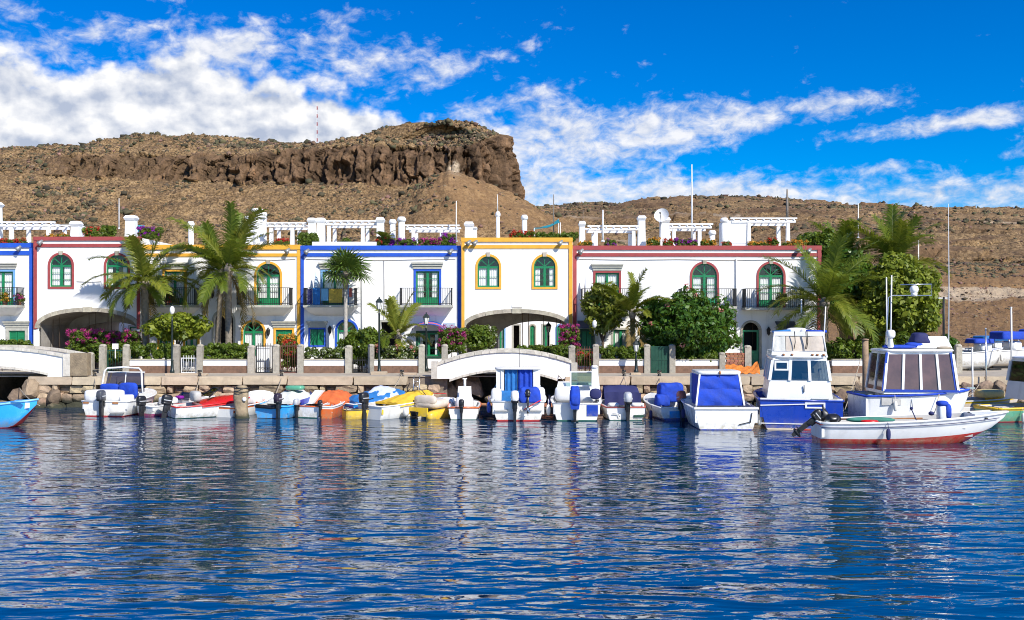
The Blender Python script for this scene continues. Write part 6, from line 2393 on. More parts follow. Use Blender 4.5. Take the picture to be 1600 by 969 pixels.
# 2 -- sports boat with windscreen frame
b2 = boat('white sports boat with a framed windscreen and blue seat cushions', 163, 651, 4.4, R(-6))
h_ = Hull(b2, 4.4, 2.55, .72, 1.0, .3, .86, GEL, ANTIR, GEL, GEL, .35, .62, .5, .05, railr=.04)
part(b2, 'transom_bench', GEL, lambda m: (m.rbox((-.25, -1.7, .95), (1.8, .75, .55), 6, 16), m.rbox((.86, -1.72, .80), (.50, .7, .4), 5, 12)))
part(b2, 'seat_cushion', CANB, lambda m: m.rbox((-.40, -.95, 1.25), (.95, .22, .42), 4, 14))
part(b2, 'seat_cushion', CANB, lambda m: m.rbox((.55, -.98, 1.12), (.95, .24, .80), 4, 14))
part(b2, 'swim_step', GREYI, lambda m: m.box(.35, 1.0, -2.42, -2.215, .18, .24))
ws = part(b2, 'windscreen_frame', GEL, lambda m: m.tube([(-1.08, -.6, .98), (-1.0, -.5, 1.5), (-.93, -.42, 2.05), (-.80, -.40, 2.17), (0, -.38, 2.22), (.80, -.40, 2.17), (.93, -.42, 2.05), (1.0, -.5, 1.5), (1.08, -.6, .98)], .045, 8))
part(b2, 'windscreen', SMOKE, lambda m: m.add([(-1.03, -.3, 1.02), (1.03, -.3, 1.02), (.92, -.10, 1.95), (-.92, -.10, 1.95)], [(0, 1, 2, 3)]), ws)
part(b2, 'windscreen_rail', GEL, lambda m: (m.bar((-.95, -.10, 1.97), (.95, -.10, 1.97), .05), m.bar((-1.04, -.3, 1.0), (1.04, -.3, 1.0), .06), m.bar((0, -.3, 1.0), (0, -.1, 1.97), .04)), ws)
part(b2, 'steering_wheel', BLACKP, lambda m: m.tube([(.0 + .17 * math.cos(a), -.55, 1.35 + .17 * math.sin(a)) for a in [k * math.pi / 6 for k in range(13)]], .02, 6, cap=False))
h_.motor(-.05, mat('dark_grey_cowling', (0.06, 0.065, 0.08), .3, .1), 1.05)
for sx in (-.9, .55):
    part(b2, 'tail_light', TEAK, lambda m: m.box(sx - .14, sx + .14, -2.235, -2.205, .60, .68))

# 3 -- white boat with purple stripe
b3 = boat('small white speedboat with a purple stripe beside the sports boat', 226, 650, 3.9, R(-38))
h_ = Hull(b3, 3.9, 1.6, .48, .70, .25, .85, GEL, PINKP, GEL, GEL, .25, .5, .6, .12)
part(b3, 'windscreen', SMOKE, lambda m: m.add([(-.6, .0, .62), (.6, 0, .62), (.45, .35, .98), (-.45, .35, .98)], [(0, 1, 2, 3)]))
part(b3, 'seat', GEL, lambda m: m.rbox((0, -.7, .62), (1.1, .5, .4), 5, 14))
part(b3, 'seat_cushion', PURPLE, lambda m: m.rbox((.2, -.2, .78), (.45, .3, .16), 4, 10))
h_.motor(0, None, .95)

# 4 -- red and white runabout
b4 = boat('white runabout with a bright red deck cover and tilted black motor', 268, 653, 3.9, R(-56))
h_ = Hull(b4, 3.9, 1.75, .55, .86, .25, .86, GEL, ANTIG, GEL, GEL, .25, .55, .55, .03, rail=REDP, railr=.035)
h_.cover(.30, .90, .22, REDP, 'deck_cover', .5, 2.2, wrinkle=.008)
part(b4, 'windscreen', SMOKE, lambda m: (m.add([(-.55, -.35, .95), (.55, -.35, .95), (.42, .15, 1.30), (-.42, .15, 1.30)], [(0, 1, 2, 3)])))
part(b4, 'windscreen_frame', BLACKP, lambda m: m.tube([(-.58, -.4, .92), (-.43, .15, 1.30), (.43, .15, 1.30), (.58, -.4, .92)], .03, 6))
part(b4, 'seat', GREYI, lambda m: m.rbox((0, -.85, .95), (.9, .4, .5), 4, 14))
h_.motor(-.1, None, 1.0, R(12), dy=-.05)

# 5 -- little orange dinghy by the pile
b5 = boat('small white and orange dinghy half hidden behind the stone mooring pile', 350, 652, 2.9, R(-25), name='dinghy')
h_ = Hull(b5, 2.9, 1.35, .50, .62, .2, .85, GEL2, GEL2, ORANGEP, ORANGEP, .2, .6, .4, .03)
part(b5, 'thwart', ORANGEP, lambda m: m.box(-.58, .58, -.3, 0, .44, .48))
part(b5, 'bow_locker', GEL, lambda m: m.rbox((0, .55, .68), (.9, .7, .45), 5, 14))
part(b5, 'fuel_can', REDP, lambda m: m.rbox((.25, -.75, .5), (.25, .35, .25), 5, 10))

# 6 -- blue boat with pale cover
b6 = boat('sky-blue boat with a pale grey cover and round dark motor', 424, 654, 3.6, R(-14))
h_ = Hull(b6, 3.6, 1.95, .58, .85, .25, .86, SKYP, mat('dark_bottom', (.02, .02, .025), .7, .2), SKYP, SKYP, .25, .6, .4, .02, rail=SKYP, railr=.04)
h_.cover(.32, .95, .44, CANG, 'cover', .42, 2.2)
part(b6, 'side_cover', BLUEP, lambda m: m.grid(lambda u, v: (h_.b(.25 + .7 * u) + .05, h_.y(.25 + .7 * u), h_.sh(.25 + .7 * u) - .05 + .25 * v), 12, 2))
part(b6, 'fender_tube', BLACKP, lambda m: m.tube([(-.75, -1.84, .56), (.0, -1.90, .52), (.35, -1.86, .56)], .09, 8))
h_.motor(.42, mat('oxide_cowling', (.03, .02, .035), .3, .1), .95, z=.70)
part(b6, 'stern_locker', GREENP, lambda m: m.rbox((.2, .2, 1.28), (.9, .5, .22), 5, 12))

# 7 -- orange cover
b7 = boat('white boat under a bright orange cover', 476, 653, 3.9, R(-22))
h_ = Hull(b7, 3.9, 2.0, .55, .8, .25, .86, GEL, ANTIG, GEL, ORANGEP, .25, .6, .45, .04, rail=ORANGEP)
h_.cover(.34, .94, .42, CANO, 'cover', .42, 2.2)
part(b7, 'windscreen', GEL, lambda m: m.frust((-.7, -.25, -.95, -.75), (-.5, -.05, -.35, -.15), .56, 1.15))
h_.motor(-.35, SILVER, .72, z=.52)
# 8 -- orange dinghy stern
b8 = boat('tiny orange and white inflatable dinghy beside the orange covered boat', 508, 654, 2.4, R(-10), name='dinghy')
h_ = Hull(b8, 2.4, .75, .55, .7, .2, .9, ORANGEP, ORANGEP, GEL, GEL, .25, .6, .3, .02)
h_.motor(-.2, BLACKP, .6)
# 9 -- blue covered boat
b9 = boat('boat under a blue and pale grey cover behind the yellow dinghy', 538, 648, 3.6, R(-48))
h_ = Hull(b9, 3.6, 1.9, .55, .85, .25, .86, BLUEP, BLUEP, SKYP, SKYP, .25, .6, .45, .04)
h_.cover(.10, .97, .42, CANT, 'cover', .45, 2.0)
h_.cover(.30, .85, .58, mat('lilac_grey_canvas', (.48, .52, .66), .8, .1), 'top_cover', .5, 1.2, drop=0, base=.02)
# 10 -- yellow dinghy
b10 = boat('small yellow dinghy with a black line across its bow', 534, 655, 2.6, R(-65), name='dinghy')
h_ = Hull(b10, 2.4, .95, .42, .55, .18, .8, YELP, YELP, YELP, YELP, .2, .5, .3, .02, rail=BLACKP, railr=.02)
# 11 -- yellow cover
b11 = boat('white boat under a long yellow cover with a black motor', 578, 655, 4.1, R(-40))
h_ = Hull(b11, 4.1, 1.85, .62, .92, .25, .88, GEL2, GEL2, GEL, YELP, .25, .6, .5, .03)
h_.cover(.26, .98, .30, CANY, 'cover', .6, 1.8)
part(b11, 'cover_strap', BLACKP, lambda m: m.grid(lambda u, v: ((h_.b(.7) + .05) * (u * 2 - 1), h_.y(.7) + .06 * v, h_.sh(.7) + .50 * (1 - abs(u * 2 - 1) ** 2) + .03), 14, 1))
h_.motor(-.2, None, 1.0, z=.72)

# 12 -- pedal boat
b12 = boat('yellow and white pedal boat with two seats', 652, 655, 2.9, R(-28), name='pedal_boat')
for sx in (-.55, .55):
    part(b12, 'float', YELP if sx > 0 else GEL, lambda m: (m.rbox((sx, 0, .12), (.5, 2.9, .55), 3.4, 16)))
part(b12, 'seat_shell', CANC, lambda m: (m.rbox((0, -.2, .62), (1.35, 1.4, .42), 4, 16), m.rbox((0, -.75, .82), (1.2, .3, .45), 3.4, 14)))
part(b12, 'bow_shell', GEL, lambda m: m.rbox((0, .95, .66), (1.0, 1.1, .34), 3, 16))
part(b12, 'stern_panel', YELP, lambda m: m.box(-.5, .5, -1.40, -1.32, .12, .52))
part(b12, 'handrail', REDP, lambda m: m.tube([(-.4, .4, .85), (-.4, .4, 1.05), (.4, .4, 1.05), (.4, .4, .85)], .02, 6))
part(b12, 'fender', FENDER, lambda m: m.rbox((-.55, -1.55, .30), (.28, .3, .4), 2.2, 12))
part(b12, 'paddle_wheel', BLACKP, lambda m: [m.bar((-.12, -1.5, .12), (-.12 + .0, -1.5 + .28 * math.cos(k), .12 + .28 * math.sin(k)), .3, .03) for k in (0, 1.05, 2.1, 3.14, 4.2, 5.2)])

# 13 -- console boat
b13 = boat('small white console boat with orange gunwales', 724, 656, 3.3, R(0))
h_ = Hull(b13, 3.3, 1.5, .55, .72, .22, .9, GEL2, ANTIG, GEL2, GEL, .25, .6, .4, .02, rail=ORANGEP, railr=.035)
part(b13, 'console', GEL, lambda m: (m.frust((-.36, .36, -.75, -.25), (-.30, .30, -.5, -.15), .3, 1.42), m.rbox((0, -.5, .62), (.85, .9, .75), 4, 16)))
part(b13, 'console_seat', GEL2, lambda m: m.rbox((0, -.78, 1.02), (.52, .06, .72), 5, 14))
part(b13, 'light_post', GEL, lambda m: (m.tube([(0, -.2, 1.4), (0, -.2, 1.75)], .06, 8), m.box(-.10, .10, -.26, -.14, 1.75, 1.80)))
part(b13, 'thwart', ORANGEP, lambda m: m.box(-.68, .68, -1.45, -1.1, .52, .555))
h_.motor(-.08, BLACKP, .78)
b13b = thing('buoy', 'yellow mooring buoy lying on the pontoon beside the console boat', 'buoy', (wx(712, 49.9), 49.9, .27))
part(b13b, 'float', YELP, lambda m: m.rbox((0, 0, .15), (.34, .3, .3), 2, 14))
part(b13b, 'eye', STEEL, lambda m: m.tube([(.17 + .05 * math.cos(a), 0, .17 + .05 * math.sin(a)) for a in [k * .7 for k in range(10)]], .012, 5))

# 14 -- cabin boat with blue curtains
b14 = boat('white cabin boat with tall blue curtains and a red waterline', 810, 658, 4.9, R(0))
h_ = Hull(b14, 4.9, 2.55, .88, 1.15, .3, .92, GEL, ANTIR, GEL, GEL, .3, .5, .5, .06, railr=.04)
cb_ = part(b14, 'cabin_sides', GEL, lambda m: (m.box(-1.02, -.66, -.75, .6, .9, 2.22), m.box(.70, 1.02, -.75, .6, .9, 2.22), m.box(-1.02, 1.02, .55, .6, .9, 2.22)))
part(b14, 'cabin_roof', GEL, lambda m: m.rbox((0, -.1, 2.26), (2.2, 1.6, .12), 6, 18), cb_)
part(b14, 'side_pillar', GEL2, lambda m: m.box(-.80, -.74, -.80, -.752, .9, 2.20), cb_)
for (xa, xb) in ((-.62, -.04), (0.0, .66)):
    ph = rs.uniform(0, 5)
    part(b14, 'curtain', CANT if xa < -.3 else CANB, lambda m: m.grid(lambda u, v: (xa + (xb - xa) * u, -.72 + .04 * math.sin(u * 17 + ph), .80 + 1.42 * v), 20, 2), cb_)
part(b14, 'cockpit_cover', CANT, lambda m: tarp(m, (-.25, -1.2, .98), (1.5, .5, .62), 7, .02, .05, 6))
part(b14, 'seat_back', GEL2, lambda m: m.rbox((-1.0, -1.55, 1.05), (.5, .5, .75), 3.5, 14))
part(b14, 'seat_back', GEL2, lambda m: m.rbox((1.02, -1.5, 1.05), (.42, .6, .8), 3.5, 14))
m1 = h_.motor(-.16, GEL, 1.15, z=.80)
m2 = h_.motor(.42, BLACKP, .75, R(25), z=1.0, cover=None)
part(b14, 'motor_cover', CANB, lambda m: tarp(m, (.50, -2.30, 1.16), (1.1, .7, .80), 5, .03, .25, 3))
part(b14, 'transom_step', GREYI, lambda m: (m.box(-1.05, -.45, -2.56, -2.46, .45, .52), m.box(.1, 1.05, -2.56, -2.46, .45, .52)))
part(b14, 'paddle', REDP, lambda m: (m.tube([(.25, -2.75, .55), (1.0, -2.6, .95)], .022, 6)))
part(b14, 'aerial', IRON, lambda m: m.tube([(.06, -.3, 2.3), (.05, -.3, 3.5)], .012, 5))
part(b14, 'bow_rail', STEEL, lambda m: m.tube([(-1.15, 1.2, 1.2), (-.9, 1.6, 1.65), (0, 2.3, 1.7), (.9, 1.6, 1.65), (1.15, 1.2, 1.2)], .018, 6))
fender(b14, -1.34, -1.8, .55, BLUEP); fender(b14, 1.36, -1.9, .45, GEL)

# 15 -- white boat with blue covered motor
b15 = boat('white cuddy boat with a blue covered motor and green tinted windscreen', 901, 658, 4.5, R(-3))
h_ = Hull(b15, 4.5, 2.35, .80, 1.05, .3, .90, GEL2, ANTIG, GEL2, GEL, .3, .55, .5, .05)
part(b15, 'cuddy', GEL, lambda m: (m.frust((-1.0, .95, .0, 1.4), (-.85, .8, .25, 1.2), .85, 1.55), m.rbox((-.55, -.75, 1.10), (.9, .7, .7), 4, 16), m.rbox((.45, -.9, 1.0), (.9, .9, .55), 4, 16)))
ws = part(b15, 'windscreen_frame', GEL, lambda m: m.ring(outline(-.28, .86, 1.40, 2.12, False), outline(-.22, .80, 1.46, 2.06, False), -.15, -.09))
part(b15, 'windscreen', glass_mat('green_tinted_glass', (.35, .55, .48), .08, .85), lambda m: m.add([(-.22, -.12, 1.46), (.80, -.12, 1.46), (.80, -.12, 2.06), (-.22, -.12, 2.06)], [(0, 1, 2, 3)]), ws)
part(b15, 'radar_pillar', GEL, lambda m: (m.frust((.70, 1.15, -.75, -.35), (.72, .98, -.62, -.42), .85, 2.35), m.rbox((.85, -.55, 2.35), (.3, .3, .16), 3, 12)))
part(b15, 'stern_hatch', BLUEP, lambda m: m.box(.45, .95, -2.268, -2.256, .22, .72))
part(b15, 'life_ring', CANN, lambda m: m.rbox((.86, -1.75, 1.18), (.55, .2, .5), 2.4, 14))
h_.motor(-.08, None, 1.2, z=.92, cover=CANB)
fender(b15, -1.25, -1.2, .6, CANN)

# 16 -- navy canvas
b16 = boat('white open boat with a navy canvas dodger and silver motor', 978, 657, 4.0, R(2))
h_ = Hull(b16, 4.0, 1.98, .60, .85, .28, .88, GEL, ANTIG, GEL, GEL, .28, .55, .45, .03, rail=mat('faded_red_rail', (.42, .10, .08), .6, .2), railr=.035)
part(b16, 'dodger', CANN, lambda m: m.grid(lambda u, v: ((u * 2 - 1) * (.84 - .06 * v), -1.0 + .9 * v ** 1.3, .68 + .78 * math.sin(min(1, v * 1.02) * math.pi / 2) * (1 - .12 * abs(u * 2 - 1) ** 4) + .015 * math.sin(u * 15)), 18, 10))
part(b16, 'dodger_front', CANN, lambda m: m.grid(lambda u, v: ((u * 2 - 1) * .80, -.10 + .5 * v, 1.45 - .7 * v), 8, 4))
part(b16, 'dodger_apron', CANN, lambda m: m.grid(lambda u, v: ((u * 2 - 1) * .84, -1.02 - .02 * math.sin(u * 20), .60 + .62 * v * (1 - .10 * abs(u * 2 - 1) ** 4)), 20, 3))
part(b16, 'exhaust_fitting', DGREEN, lambda m: m.box(.35, .80, -2.06, -2.0, .14, .24))
part(b16, 'boarding_ladder', STEEL, lambda m: (m.tube([(-.62, -2.06, .30), (-.35, -2.08, .30), (-.30, -2.08, .16)], .02, 6)))
part(b16, 'line_locker', GEL, lambda m: (m.rbox((-.5, -1.5, .66), (.5, .5, .2), 4, 12), m.rbox((.6, -1.5, .66), (.6, .5, .2), 4, 12)))
h_.motor(.06, SILVER, 1.15, z=.72)

# 17 -- blue cover with orange motor
b17 = boat('small white boat with bright blue cover and orange and black motor', 1060, 657, 3.9, R(10))
h_ = Hull(b17, 3.9, 1.85, .58, .95, .28, .88, GEL, BLUEP, GEL, GEL, .28, .55, .5, .1)
part(b17, 'spray_hood', CANB, lambda m: tarp(m, (.16, -.35, 1.14), (1.25, .8, 1.0), 5, .03, .10, 4))
part(b17, 'seat_cover', CANB, lambda m: tarp(m, (-.36, -.75, .82), (.7, .6, .62), 4, .03, .1, 5))
part(b17, 'transom_mat', SKYP, lambda m: m.box(-.42, .2, -1.965, -1.955, .12, .42))
part(b17, 'stern_light_post', STEEL, lambda m: m.tube([(.80, -1.8, .5), (.80, -1.8, 1.75)], .025, 6))
h_.motor(.08, mat('orange_cowling', (.55, .12, .06), .35, .2), 1.15, R(10), z=.74)
fender(b17, 1.02, -1.2, .6, BLUEP)

# 18 -- big white stern with blue canvas
b18 = boat('wide white boat with a roofed cockpit closed by bright blue canvas', 1135, 672, 5.6, R(0))
h_ = Hull(b18, 5.6, 2.75, .88, 1.2, .35, .95, GEL, BLUEP, GEL, GEL, .3, .5, .5, .04, railr=.035)
fr = part(b18, 'canopy_frame', GEL, lambda m: (m.bar((-1.02, -1.6, .9), (-.82, -1.3, 2.2), .07), m.bar((1.02, -1.6, .9), (.86, -1.3, 2.2), .07), m.box(-.95, -.88, .2, .27, .9, 2.2), m.box(.88, .95, .2, .27, .9, 2.2)))
part(b18, 'cabin_roof', GEL, lambda m: m.rbox((.02, -.55, 2.27), (1.95, 1.7, .20), 6, 20), fr)
for (za, zb) in ((.90, 1.60), (1.60, 2.20)):
    ph = rs.uniform(0, 4)
    f_ = lambda z: (z - .9) / 1.3
    part(b18, 'canvas_panel', CANB, lambda m: m.grid(lambda u, v: ((u * 2 - 1) * (.97 - .15 * f_(za + (zb - za) * v)), -1.56 + .28 * f_(za + (zb - za) * v) - .05 * math.sin(math.pi * v) - .018 * math.sin(u * 11 + v * 7 + ph), za + (zb - za) * v), 20, 8), fr)
part(b18, 'zip', BLACKP, lambda m: m.bar((0.02, -1.40, 1.66), (.02, -1.33, 2.18), .02), fr)
for sx in (-1, 1):
    part(b18, 'side_canvas', CANB, lambda m: m.add([(sx * .99, -1.55, .9), (sx * .90, .2, .9), (sx * .88, .2, 2.2), (sx * .84, -1.3, 2.2)], [(0, 1, 2, 3)]), fr)
part(b18, 'transom_cap', GEL2, lambda m: m.box(-1.33, 1.33, -2.86, -2.60, .86, .93))
part(b18, 'rudder_bracket', IRON, lambda m: (m.bar((.98, -2.84, .30), (1.05, -2.84, .72), .03), m.bar((.50, -2.84, .22), (1.0, -2.84, .34), .03)))
part(b18, 'roof_lamp', TEAK, lambda m: m.rbox((.02, -1.42, 2.28), (.09, .09, .16), 3, 8), fr)
fender(b18, 1.5, -2.3, .38); 

# 19 -- blue fishing boat with flybridge
b19 = boat('deep blue fishing boat with a white wheelhouse and cream flybridge dodger', 1252, 672, 6.6, R(-10))
h_ = Hull(b19, 6.6, 3.45, 1.22, 1.42, .5, .97, BLUEP, mat('cream_boot', (.60, .50, .36), .5, .1), BLUEP, BLUEP, .5, .5, .6, .06, rail=BLUEP, railr=.035)
part(b19, 'trim_line', GEL, lambda m: [m.bar((-h_.b(0) * q, -3.325, z0), (h_.b(0) * q2, -3.325, z1), .02, .04) for (q, q2, z0, z1) in ((.98, .55, 1.0, 1.10), (.97, .90, .26, .24))])
part(b19, 'boot_stripe', REDP, lambda m: m.box(-.3, 1.45, -3.315, -3.306, -.02, .05))
part(b19, 'scupper_frame', GEL, lambda m: m.ring(outline(.15, .95, .90, 1.14, False), outline(.22, .88, .96, 1.08, False), -3.34, -3.30))
part(b19, 'stern_rail', GEL2, lambda m: (m.box(-1.64, 1.64, -3.32, -3.10, 1.225, 1.29), m.box(.4, 1.1, -3.36, -3.28, 1.29, 1.33)))
wh = cabin(b19, (-1.32, 1.36, -2.55, .4), (-1.06, 1.14, -2.35, .3), 1.22, 1.98, 2.92, {'f': 3, 'b': 3, 'l': 3, 'r': 3}, GEL, BOATGL, GEL, .12, .12, mull=.12)
part(b19, 'sliding_window', GEL, lambda m: m.ring(outline(-1.0, -.42, 2.40, 2.80, False), outline(-.93, -.49, 2.47, 2.73, False), -2.46, -2.42), wh)
part(b19, 'wheelhouse_lining', GREYI, lambda m: (m.box(-1.05, 1.05, -.2, -.15, 1.9, 2.85), m.box(.3, .9, -.9, -.4, 1.3, 2.2)), wh)
part(b19, 'door_handle', IRON, lambda m: m.box(.18, .21, -2.58, -2.53, 1.5, 1.8), wh)
fly = part(b19, 'flybridge', GEL, lambda m: (m.frust((-1.12, 1.16, -2.4, .2), (-1.1, 1.12, -2.38, .2), 3.04, 3.2), m.tube([(-1.08, -2.35, 3.2), (-.98, -2.2, 4.0), (-.98, -.4, 4.02)], .04, 6), m.tube([(1.10, -2.35, 3.2), (1.0, -2.2, 4.0), (1.0, -.4, 4.02)], .04, 6),
                                    m.box(-1.0, 1.02, -2.24, -2.16, 3.86, 4.04)))
part(b19, 'dodger_panel', CANC, lambda m: m.grid(lambda u, v: (-.52 + 1.54 * u, -2.34 + .13 * v - .02 * math.sin(u * 9), 3.22 + .62 * v - .02 * math.sin(u * 6)), 14, 5), fly)
part(b19, 'dodger_panel', CANG, lambda m: m.grid(lambda u, v: (-1.02 + .48 * u, -2.35 + .13 * v - .015 * math.sin(u * 9), 3.22 + .62 * v), 6, 5), fly)
part(b19, 'flybridge_seat', GEL, lambda m: (m.rbox((.0, -1.5, 4.02), (.9, .5, .36), 3.2, 14), m.rbox((.28, -1.7, 3.95), (.3, .25, .4), 4, 10)), fly)
part(b19, 'rolled_awning', CANB, lambda m: (m.tube([(.35, -1.9, 4.06), (1.2, -1.8, 4.04)], .055, 8)), fly)
part(b19, 'rolled_awning', CANT, lambda m: (m.tube([(-1.05, -2.0, 4.02), (-.3, -2.0, 4.08)], .05, 8)), fly)
part(b19, 'hanging_rope', IRON, lambda m: [m.tube([(x, -2.40, 4.05), (x + .03, -2.42, 3.6), (x - .02, -2.40, 3.3)], .018, 5) for x in (-.18, .28, .33)], fly)
for x in (-.62, -.28, .55, .75, 1.0):
    part(b19, 'roof_lamp', TEAK, lambda m: m.rbox((x, -2.44, 3.07), (.12, .10, .09), 2.5, 8), wh)
for k in range(2):
    part(b19, 'tyre_fender', BLACKP, lambda m: m.tube([(1.66 + .02 * k, -2.9 + k * .75 + .22 * math.cos(a), .72 + .22 * math.sin(a)) for a in [q * math.pi / 6 for q in range(13)]], .07, 8, cap=False))
part(b19, 'aerial', WPOLE, lambda m: m.tube([(1.05, -1.9, 3.2), (1.15, -1.9, 5.1)], .025, 6), fly)
fender(b19, -1.75, -2.8, .55)

# 20 -- white cabin boat with brown reflections coloured into its windows, broadside
b20 = boat('white cabin boat with painted brown window reflections and blue rails behind the long skiff', 1426, 668, 4.9, R(-90), stern=False)
h_ = Hull(b20, 4.75, 2.5, 1.42, 1.62, .4, .9, GEL, GEL2, GEL, GEL, .5, .25, .35, .08, rail=CANB, railr=.05)
wh = cabin(b20, (-1.0, 1.08, -1.62, 1.45), (-.85, .95, -1.42, 1.25), 1.5, 1.62, 3.22, {'f': 2, 'b': 2, 'l': 4, 'r': 4}, GEL, REDGL, BLUEP, .10, .10, mull=.10)
part(b20, 'window_trim', BLUEP, lambda m: (m.bar((1.10, -1.60, 1.64), (1.10, 1.45, 1.60), .06, .10), m.bar((1.07, -1.66, 1.62), (.98, -1.46, 3.2), .06, .09), m.bar((1.05, 1.36, 1.66), (.97, 1.18, 3.2), .05, .10)), wh)
part(b20, 'front_screen_panel', GEL, lambda m: m.add([(-.9, 1.47, 1.62), (1.07, 1.47, 1.62), (.94, 1.27, 3.15), (-.84, 1.27, 3.15)], [(0, 1, 2, 3)]), wh)
part(b20, 'cabin_lining', TEAK, lambda m: (m.box(-.9, -.85, -1.3, 1.2, 1.62, 2.3), m.box(-.3, .2, -.2, .3, 1.5, 2.5)), wh)
part(b20, 'roof_edge', GEL, lambda m: m.rbox((.05, -.08, 3.27), (2.05, 3.0, .13), 6, 20), wh)
part(b20, 'rolled_sail', CANB, lambda m: (m.rbox((.55, -.75, 3.42), (.4, 1.5, .16), 3, 14), m.rbox((.55, -.1, 3.50), (.35, .9, .22), 2.6, 14)), wh)
part(b20, 'overturned_tender', GEL, lambda m: (m.frust((-.35, .75, -.15, 1.35), (-.15, .6, .25, 1.15), 3.36, 3.85), m.frust((-.30, .70, -.45, -.16), (-.1, .55, -.16, -.155), 3.36, 3.60)), wh)
part(b20, 'tender_canopy', CANN, lambda m: tarp(m, (.35, .15, 3.78), (.8, .8, .5), 4, .03, .3, 8), wh)
part(b20, 'radar_dome', GEL, lambda m: (m.lathe([(.10, 0), (.14, .05), (.09, .35), (.10, .40)], (.7, -1.2, 3.38), 10), m.rbox((.7, -1.2, 3.95), (.36, .36, .36), 3, 14)), wh)
part(b20, 'net_pile', ROPE, lambda m: m.rbox((.6, 1.0, 3.38), (.6, .7, .14), 2.5, 12), wh)
mastf = part(b20, 'gantry', STEEL, lambda m: m.tube([(.6, -1.42, 3.2), (.6, -1.30, 4.2), (.6, -1.25, 5.47), (.6, -1.05, 5.55), (.6, .55, 5.55), (.6, .55, 6.02), (.6, -.75, 6.0)], .023, 8))
part(b20, 'gantry_lamp', GEL, lambda m: (m.rbox((.6, -.18, 5.80), (.34, .34, .34), 2.6, 12), m.lathe([(.12, -.08), (.13, .06)], (.6, -.18, 5.60), 10)), mastf)
part(b20, 'mast', IRON, lambda m: m.tube([(.2, 1.22, 3.2), (.2, 1.22, 5.5)], .05, 8))
part(b20, 'mast_bracket', WPOLE, lambda m: (m.bar((.2, 1.0, 5.45), (.2, 1.40, 5.45), .04),))
part(b20, 'whip_aerial', WPOLE, lambda m: m.tube([(.25, 1.40, 3.3), (.25, 1.42, 6.0), (.25, 1.40, 9.4)], [.032, .02, .01], 6))
part(b20, 'antenna_pole', WPOLE, lambda m: m.tube([(.3, -1.05, 3.3), (.3, -1.0, 6.4)], [.04, .03], 6))
part(b20, 'side_hatch', GREYI, lambda m: m.ring(outline(-1.95, -.98, 1.20, 1.55, False), outline(-1.9, -1.03, 1.25, 1.50, False), -.01, .01) if False else m.box(1.17, 1.20, -1.75, -.95, 1.05, 1.45))
part(b20, 'rail_fitting', STEEL, lambda m: m.tube([(1.2, -.55, 1.5), (1.24, -.5, .9)], .015, 5))
part(b20, 'hanging_line', ROPE, lambda m: m.tube([(1.2, .6, 1.5), (1.28, .45, .95), (1.22, .35, .6)], .02, 5))
part(b20, 'bow_roller', STEEL, lambda m: m.box(-.08, .08, 2.25, 2.6, 1.62, 1.70))

# 21 -- long white skiff with red bottom, nearest
D_ = 37.0
b21 = boat('long white open skiff with a red bottom, closest to the open water', 1424, 691, 7.0, R(-93), stern=False, D=D_, name='fishing_skiff')
h_ = Hull(b21, 7.0, 2.05, .78, 1.16, .35, .8, mat('brushed_white_paint', (.76, .76, .74), .4, .08, 1.2, stain=(.55, .53, .50), stain_amt=.5, stain_scale=1.0), REDP, GEL, GEL, .25, .84, 1.0, .19, wlb=.34, rail=GEL, railr=.045, stripe_w=.16, peak=.35)
part(b21, 'sheer_line', CANN, lambda m: m.tube([(h_.b(t) * .985 + .012, h_.y(t), h_.sh(t) - .17) for t in [k / 20 * .94 for k in range(21)]], .014, 5))
part(b21, 'transom_cap', REDP, lambda m: m.box(-.82, .82, -3.54, -3.42, .70, .75))
for y in (-1.6, .2, 1.6):
    wd = h_.b((y + 3.5) / 7.0) - .14
    part(b21, 'thwart', GEL2, lambda m: m.box(-wd, wd, y - .15, y + .15, .60, .65))
part(b21, 'rolled_net', mat('green_net', (.05, .22, .16), .9, .3), lambda m: (m.rbox((.35, -1.6, .86), (.5, 1.8, .20), 2.6, 14),))
part(b21, 'red_float', REDP, lambda m: m.rbox((.55, -1.7, .82), (.3, .7, .14), 2.5, 10))
part(b21, 'oar', TEAK, lambda m: m.tube([(.1, -2.8, .85), (.3, .3, .92)], .03, 6))
part(b21, 'engine_box', GEL, lambda m: m.rbox((.2, 1.02, 1.05), (.4, .30, .75), 4, 14))
part(b21, 'engine_box_cover', CANB, lambda m: (m.rbox((.2, 1.22, 1.15), (.44, .26, .62), 3.2, 14), m.rbox((.2, 1.05, 1.46), (.44, .42, .22), 2.6, 14)))
part(b21, 'lever', CANN, lambda m: (m.tube([(.3, .1, .8), (.3, -.1, 1.25)], .02, 5), m.rbox((.3, -.1, 1.28), (.12, .12, .12), 2, 8), m.rbox((.3, .62, 1.10), (.22, .22, .16), 2, 10)))
part(b21, 'crate', TEAK, lambda m: m.box(-.3, .3, .3, .7, .66, .82))
mo = h_.motor(0, None, .88, R(52), z=.72)
part(b21, 'oilskin_bundle', BLACKP, lambda m: (tarp(m, (.1, -2.95, .90), (.7, .65, .36), 2.6, .07, .25, 9), tarp(m, (.1, -3.25, 1.12), (.26, .26, .55), 2.4, .05, .6, 11)))
part(b21, 'mooring_eye', IRON, lambda m: m.rbox((h_.b(.86), h_.y(.86), .95), (.06, .12, .05), 3, 8))

